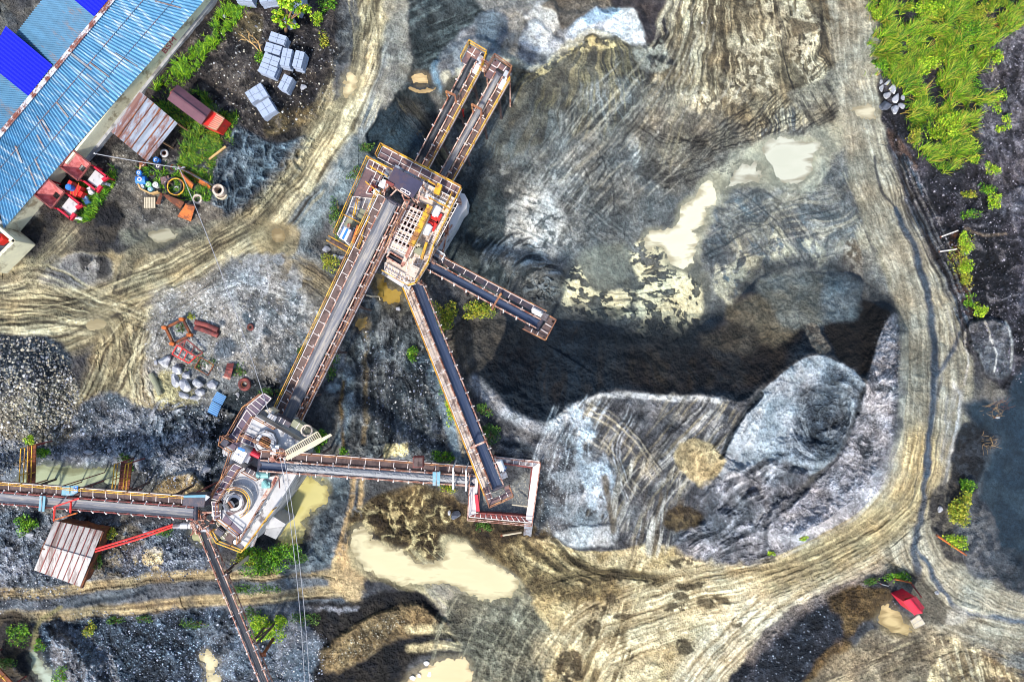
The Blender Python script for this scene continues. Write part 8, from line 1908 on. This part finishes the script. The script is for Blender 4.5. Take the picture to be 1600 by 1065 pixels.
for k, (x, y, rx, ry, h_, n_, pal, lab) in enumerate((
    (500, 34, 12, 13, .9, 240, LIME, 'lime shrub right of the tree at the top'), (513, 12, 14, 14, .9, 200, GREENS, 'green shrub at the top beside the haul road'), (507, 62, 9, 16, .5, 110, YELLOWG, 'thin weedy shrub on the dark soil below it'), (409, 93, 9, 13, .6, 170, GREENS, 'round green shrub at the root of the dead sapling'),
    (430, 868, 44, 24, 1.5, 1500, GREENS, 'broad bright bush south of the crusher house'), (384, 866, 18, 14, 1.0, 320, YELLOWG, 'yellowish bush under the beam south of the crusher house'), (466, 864, 18, 14, 1.2, 420, DARKG, 'dark green bush by the pond outlet'), (425, 975, 28, 24, 1.3, 1100, LIME, 'round lime bush beside the thin conveyor'), (398, 958, 14, 14, .7, 200, DARKG, 'low dark bush touching the thin conveyor'), (476, 966, 24, 12, .5, 240, DARKG, 'low straggling bush right of the lime bush'),
    (48, 818, 18, 16, .9, 420, GREENS, 'bush between left conveyor and pale roofed house'), (170, 830, 15, 12, .8, 240, YELLOWG, 'bush at the right eave of the pale roofed house'), (155, 872, 8, 18, .6, 160, DARKG, 'narrow bush along the right wall of the house'), (74, 708, 22, 9, .7, 280, GREENS, 'bush on the bank above the green pond'), (50, 686, 9, 10, .7, 140, LIME, 'lime bush at the head of the left footbridge'), (206, 732, 8, 12, .7, 150, DARKG, 'bush beside the right footbridge'), (196, 714, 9, 7, .6, 100, DARKG, 'small bush at the head of the right footbridge'), (254, 828, 18, 8, .5, 150, DARKG, 'weeds under the left conveyor end'),
    (32, 990, 22, 18, .7, 340, GREENS, 'bush in the bottom left gully'), (66, 1004, 12, 10, .6, 150, GREENS, 'small bush on the gully bank'), (143, 978, 12, 14, .6, 190, YELLOWG, 'yellow bush on the gravel slope'), (182, 966, 18, 8, .5, 170, DARKG, 'green weeds on the crest of the gravel slope'), (228, 965, 14, 6, .4, 90, DARKG, 'thin weeds on the crest farther right'), (310, 972, 26, 8, .5, 190, DARKG, 'weeds along the track left of the thin conveyor'), (12, 1030, 18, 12, .6, 220, DARKG, 'weeds by the bottom left railing'), (98, 1050, 12, 14, .6, 170, GREENS, 'weeds beside the green stream pool'),
    (500, 690, 16, 22, 1.5, 520, GREENS, 'tall bush under the lattice boom'), (538, 706, 9, 10, .8, 150, GREENS, 'small bush right of the lattice boom'), (430, 612, 22, 12, .8, 240, DARKG, 'dark shrubs above the crusher house'), (470, 600, 12, 22, .9, 240, DARKG, 'dark shrub against the long conveyor'), (475, 560, 14, 20, .5, 160, DARKG, 'low weeds left of the long conveyor'), (520, 572, 12, 26, .9, 240, DARKG, 'weeds under the long conveyor'),
    (692, 496, 22, 26, 1.2, 620, YELLOWG, 'yellow green bush between the navy and blue black conveyors'), (748, 488, 26, 18, 1.0, 520, YELLOWG, 'feathery bush below the blue black conveyor'), (648, 555, 12, 14, .7, 220, GREENS, 'green clump left of the navy conveyor top'), (695, 595, 9, 20, .8, 230, GREENS, 'narrow green strip left of the navy conveyor'), (707, 640, 10, 26, .8, 260, LIME, 'lime strip under the navy conveyor walkway'), (758, 640, 13, 10, .8, 180, DARKG, 'spiky weed right of the navy conveyor'), (766, 676, 16, 16, 1.0, 330, DARKG, 'dark bush right of the navy conveyor'), (694, 713, 18, 11, .9, 300, GREENS, 'bush behind the gravel conveyor'), (699, 762, 14, 7, .7, 170, YELLOWG, 'yellow bush in front of the gravel conveyor'), (756, 822, 13, 9, .6, 150, DARKG, 'dark weeds under the square bin'),
    (575, 232, 13, 9, .6, 130, DARKG, 'dark weeds on the silt bank above the tower'), (532, 365, 10, 14, .8, 170, DARKG, 'dark weeds at the west ramp'), (516, 412, 16, 16, .8, 230, YELLOWG, 'weeds among the stones below the ramp'), (528, 330, 13, 22, .9, 200, DARKG, 'scrubby dark bush beside the tower stairs'), (555, 270, 12, 12, .5, 90, DARKG, 'sparse weeds beside the tower corner'),
    (1400, 897, 22, 11, .8, 330, GREENS, 'green weeds on the knoll above the kiosk'), (1362, 905, 14, 8, .5, 140, DARKG, 'dark weeds left of the knoll'), (1495, 795, 20, 34, 1.4, 900, YELLOWG, 'tall roadside bush beside the navy basin'), (1488, 845, 18, 12, .9, 340, LIME, 'lime bush at the foot of the tall roadside one'), (1503, 380, 12, 18, .9, 300, LIME, 'lime bush at the top of the rust stained bank'), (1505, 412, 13, 16, .9, 300, LIME, 'lime bush in the middle of the rust stained bank'), (1508, 440, 12, 14, .6, 160, YELLOWG, 'yellow weeds low on the rust stained bank'), (1525, 484, 12, 12, .9, 250, LIME, 'lime bush at the lower end of the rust stained bank'),
    (1548, 264, 12, 10, .7, 170, LIME, 'lime tuft on the slag above the green chain'), (1540, 296, 14, 9, .7, 170, GREENS, 'green tuft in the middle of the slag'), (1550, 318, 12, 16, .7, 240, LIME, 'lime tuft at the end of the green chain'), (1512, 304, 16, 7, .5, 130, YELLOWG, 'yellow grass tuft on the slag'), (1514, 336, 16, 8, .5, 140, GREENS, 'long grass tuft below the yellow one'), (1558, 160, 14, 20, .4, 170, LIME, 'scattered lime weeds on the pale slag'), (1570, 190, 9, 12, .4, 90, LIME, 'small lime weeds below the scattered ones'), (1562, 202, 9, 6, .5, 80, LIME, 'lime clump at the edge of the pale slag'), (1530, 26, 20, 16, 1.0, 260, YELLOWG, 'yellow shrub at the top of the tall grass'),
    (1368, 20, 12, 18, .9, 200, LIME, 'lime shrub at the top left corner of the tall grass'), (1372, 104, 12, 12, .8, 180, GREENS, 'green shrub just above the boulders by the tall grass'), (1440, 20, 26, 14, 1.1, 420, LIME, 'yellow green shrub inside the tall grass near the top'), (1500, 60, 24, 18, 1.1, 420, GREENS, 'darker green shrub in the middle of the tall grass'), (1450, 110, 26, 18, 1.1, 420, LIME, 'bright shrub left of centre in the tall grass'), (1546, 92, 16, 12, .8, 200, LIME, 'lime shrub on the right fringe of the tall grass'), (1512, 140, 18, 12, .8, 240, GREENS, 'shrub on the lower right fringe of the tall grass'), (1470, 200, 24, 20, 1.0, 400, LIME, 'leafy shrub in the lower part of the tall grass'), (1510, 226, 14, 14, .7, 200, LIME, 'round leafed shrub at the lower right of the tall grass'), (1428, 214, 14, 12, .6, 160, YELLOWG, 'yellow weeds at the lower left of the tall grass'), (1490, 258, 16, 10, .5, 160, YELLOWG, 'yellow weeds trailing off below the tall grass'), (1534, 60, 12, 12, .8, 160, YELLOWG, 'yellow fringe weeds near the orange thicket'),
    (1522, 250, 9, 9, .4, 90, LIME, 'small lime weed trailing below the tall grass'), (1500, 400, 20, 34, .5, 260, YELLOWG, 'yellow weed mat on the rust stained bank'), (1512, 468, 10, 12, .5, 120, GREENS, 'green weeds at the foot of the rust stained bank'), (1505, 760, 14, 14, .8, 260, GREENS, 'dark bush topping the roadside bushes'),
    (1205, 863, 7, 4, .3, 60, LIME, 'tiny weed at the foot of the crescent bank'), (1253, 840, 9, 4, .3, 70, LIME, 'small weed on the edge of the crescent bank'), (283, 512, 8, 8, .3, 50, DARKG, 'tiny weed beside the square frame'), (300, 494, 7, 6, .4, 60, YELLOWG, 'weed above the orange cornered frame'), (312, 566, 28, 20, .25, 170, DARKG, 'sparse weeds among the scrap frames'), (376, 580, 16, 12, .25, 90, DARKG, 'sparse weeds near the rust coloured tyre'))):
    bush(x, y, rx, ry, h_, n_, pal, lab, 500 + k, group=SH, size=.19 if n_ < 400 else .22)
# driftwood brush on the basin edge
for k, (x, y, c_, lab) in enumerate(((1545, 640, 'dead_wood', 'tangle of bleached brush at the top of the navy basin'), (1545, 690, 'dead_wood', 'tangle of dry brush on the lower basin shore'), (1562, 634, 'rust', 'rust brown brush beside the navy basin'), (1585, 30, 'rust_orange', 'orange dry thicket right of the tall grass'), (1556, 42, 'rust_orange', 'smaller orange thicket nearer the tall grass'))):
    g = G(x, y); th = thing('dead_brush', lab, 'dead brush', tuple(g)); m = MB(); rn = random.Random(70 + k)
    for i in range(24):
        a = rn.uniform(0, 6.28); r_ = rn.uniform(.2, .9); o = Vector((rn.uniform(-.7, .7), rn.uniform(-.6, .6), .05)); m.tube([g + o, g + o + Vector((math.cos(a) * r_ * .5, math.sin(a) * r_ * .5, rn.uniform(.1, .5))), g + o + Vector((math.cos(a) * r_, math.sin(a) * r_, rn.uniform(.05, .7)))], .012, 4, taper=.5)
    m.build('twig', M[c_], th)
# grass: masses nobody could count
def grass_mass(name, label, poly, n, ln, pal, seed, width=.05, clump=9, arch=.6, warp=8, thr=None, soft=5):
    g = np.random.default_rng(seed); sl, mk_, sd = area(poly, soft, warp)
    xx = X[sl].ravel(); yy = Y[sl].ravel(); mm = mk_.ravel().copy(); hh = HT[sl].ravel()
    if thr is not None: mm = mm * (fbm(X[sl], Y[sl], clump, seed, 3).ravel() > thr)
    w_ = mm * np.gradient(xs)[sl[1]].repeat(1)[None, :].repeat(X[sl].shape[0], 0).ravel(); ids = g.choice(len(xx), n, p=w_ / w_.sum())
    lean_f = fbm(X[sl], Y[sl], 20, seed + 3, 3).ravel(); sc_f = fbm(X[sl], Y[sl], clump, seed + 9, 2).ravel()
    sp = []
    for i in ids:
        px, py = xx[i] + g.uniform(-1, 1), yy[i] + g.uniform(-1, 1); z = float(hh[i]); p = P(px, py, z)
        sp.append((p.x, p.y, z - .03, .75 + .45 * float(np.clip(sc_f[i], -.6, 1)), 1.2 + 2.6 * float(lean_f[i])))
    vs, fs, cs = blades(sp, pal, ln, seed, width, arch)
    o = raw(name, vs, fs, cs, M['foliage']); return tag(o, label, 'grass', kind='stuff')
TG = [(104, 160, 20), (140, 188, 28), (76, 124, 22), (176, 206, 46), (36, 76, 16), (52, 96, 20), (206, 206, 64), (206, 170, 74), (132, 184, 24), (60, 108, 22), (30, 62, 16)]
grass_mass('tall_grass', 'dense tall bright green grass at the top right corner', [(1355, -60), (1600, -60), (1590, 20), (1562, 48), (1558, 62), (1550, 92), (1525, 108), (1515, 150), (1530, 175), (1520, 215), (1505, 250), (1470, 250), (1440, 225), (1418, 195), (1420, 165), (1400, 130), (1380, 118), (1368, 90), (1362, 40)], 42000, 1.05, TG, 611, .03, 14, .62, 16, -.1, 10)
grass_mass('grass', 'green grass strip along the cream warehouse wall', [(322, 50), (352, 0), (375, -30), (395, -10), (372, 30), (340, 62), (318, 92), (290, 122), (262, 142), (244, 150), (240, 140), (262, 120), (296, 88)], 5000, .6, GREENS + LIME[:1], 612, .032, 9, .6, 8, -.3)
grass_mass('grass', 'green grass and weeds around the maroon container', [(262, 150), (300, 140), (340, 172), (365, 185), (362, 220), (345, 215), (340, 250), (335, 290), (318, 310), (296, 290), (280, 262), (280, 225), (285, 205), (250, 170)], 7000, .55, GREENS + YELLOWG[:1] + DARKG, 613, .032, 10, .6, 8, -.35)
grass_mass('grass', 'weeds between and in front of the pink hoppers', [(132, 290), (160, 300), (178, 260), (182, 285), (170, 305), (155, 330), (140, 348), (126, 345), (134, 320), (118, 310), (108, 290)], 1800, .6, GREENS, 614, .045, 8, .6, 4)
grass_mass('grass', 'thin weeds inside the scrap heap', [(228, 262), (280, 262), (300, 290), (330, 290), (330, 312), (296, 312), (256, 300), (236, 280)], 1500, .6, GREENS + DARKG, 615, .045, 8, .6, 4, -.1)
grass_mass('grass', 'thin mossy grass on the track beside the thin conveyor', [(370, 915), (420, 912), (440, 920), (400, 926), (372, 924)], 500, .3, DARKG, 616, .04, 8, .6, 3)
# loose stones: gravel nobody could count
def stones(label, poly, n, r0, r1, pal, seed, warp=8):
    g = np.random.default_rng(seed); sl, mk_, sd = area(poly, 3, warp); w_ = mk_.ravel(); ids = g.choice(w_.size, n, p=w_ / w_.sum())
    xx = X[sl].ravel(); yy = Y[sl].ravel(); hh = HT[sl].ravel(); vs = []; fs = []; cs = []
    base = np.array([(1, 0, 0), (-1, 0, 0), (0, 1, 0), (0, -1, 0), (0, 0, 1), (.6, .6, .5), (-.6, .6, .5), (.6, -.6, .5), (-.6, -.6, .5)], float)
    fcs = [(4, 5, 6), (4, 6, 8), (4, 8, 7), (4, 7, 5), (0, 2, 5), (2, 6, 5), (2, 1, 6), (1, 8, 6), (1, 3, 8), (3, 7, 8), (3, 0, 7), (0, 5, 7)]
    cols = [np.array(A(*c)) for c in pal]
    for i in ids:
        r = g.uniform(r0, r1) * (1 if g.random() < .85 else 1.7); a = g.uniform(0, 6.28); q = base * (r * g.uniform(.7, 1.3, size=(9, 3))); c, s = math.cos(a), math.sin(a)
        p = P(xx[i] + g.uniform(-1, 1), yy[i] + g.uniform(-1, 1), float(hh[i])); k = len(vs)
        vs += [(p.x + v[0] * c - v[1] * s, p.y + v[0] * s + v[1] * c, p.z + v[2] * .8 - .02) for v in q]; fs += [tuple(k + j for j in f) for f in fcs]
        cs += [tuple(cols[int(g.random() * len(cols))] * g.uniform(.6, 1.15))] * 9
    o = raw('gravel', vs, fs, cs, MATS.get('loose_stone') or mat('loose_stone', (0, 0, 0), .9, var=.2, scale=6, attr='Col')); return tag(o, label, 'gravel', kind='stuff')
WHT = [(190, 188, 186), (150, 150, 154), (110, 110, 118), (220, 216, 208)]; BLU = [(140, 148, 166), (90, 98, 116), (190, 194, 206), (60, 68, 86)]; TAN = [(214, 200, 170), (180, 166, 138), (232, 222, 198), (140, 130, 116)]
stones('tan and white stones covering the heap at the left edge', [(-40, 540), (60, 525), (118, 590), (118, 640), (60, 725), (-40, 735)], 2600, .04, .1, TAN + WHT, 701)
stones('bluish stones of the field above the green pond', [(120, 640), (345, 640), (345, 740), (235, 760), (205, 715), (60, 720), (-40, 755), (-40, 710), (100, 690)], 2080, .03, .075, BLU + WHT, 702)
stones('grey stones around the pale roofed house', [(-40, 800), (60, 805), (60, 880), (130, 920), (60, 945), (-40, 950)], 1040, .03, .075, BLU + WHT, 703)
stones('bluish stones under the crusher corner', [(160, 850), (300, 830), (330, 850), (330, 890), (220, 905)], 720, .03, .075, BLU, 704)
stones('pale stones sprinkled over the clearing', [(240, 470), (380, 420), (500, 480), (480, 590), (400, 600), (400, 640), (330, 640), (230, 570)], 1200, .03, .075, WHT, 705)
stones('navy stones in the hollow at the bottom', [(120, 975), (380, 960), (440, 1090), (200, 1090)], 1760, .03, .075, BLU, 706)
stones('stones on the slope below the track at the bottom', [(420, 980), (500, 985), (490, 1090), (430, 1090)], 560, .03, .075, BLU + WHT, 707)
stones('dark slag lumps beyond the crescent road', [(1375, 60), (1400, 230), (1460, 380), (1525, 560), (1640, 560), (1640, 60), (1560, 90), (1520, 270), (1430, 260), (1395, 190)], 2080, .03, .075, [(96, 92, 102), (130, 124, 134), (60, 58, 66), (170, 164, 170)], 708)
stones('stones strewn over the dark yard at the top', [(320, 40), (520, 70), (505, 165), (380, 200), (330, 150)], 560, .03, .075, WHT + TAN, 709)
stones('stones on the ground under the long conveyor', [(560, 520), (680, 560), (695, 700), (600, 700)], 720, .03, .075, BLU + WHT, 710)
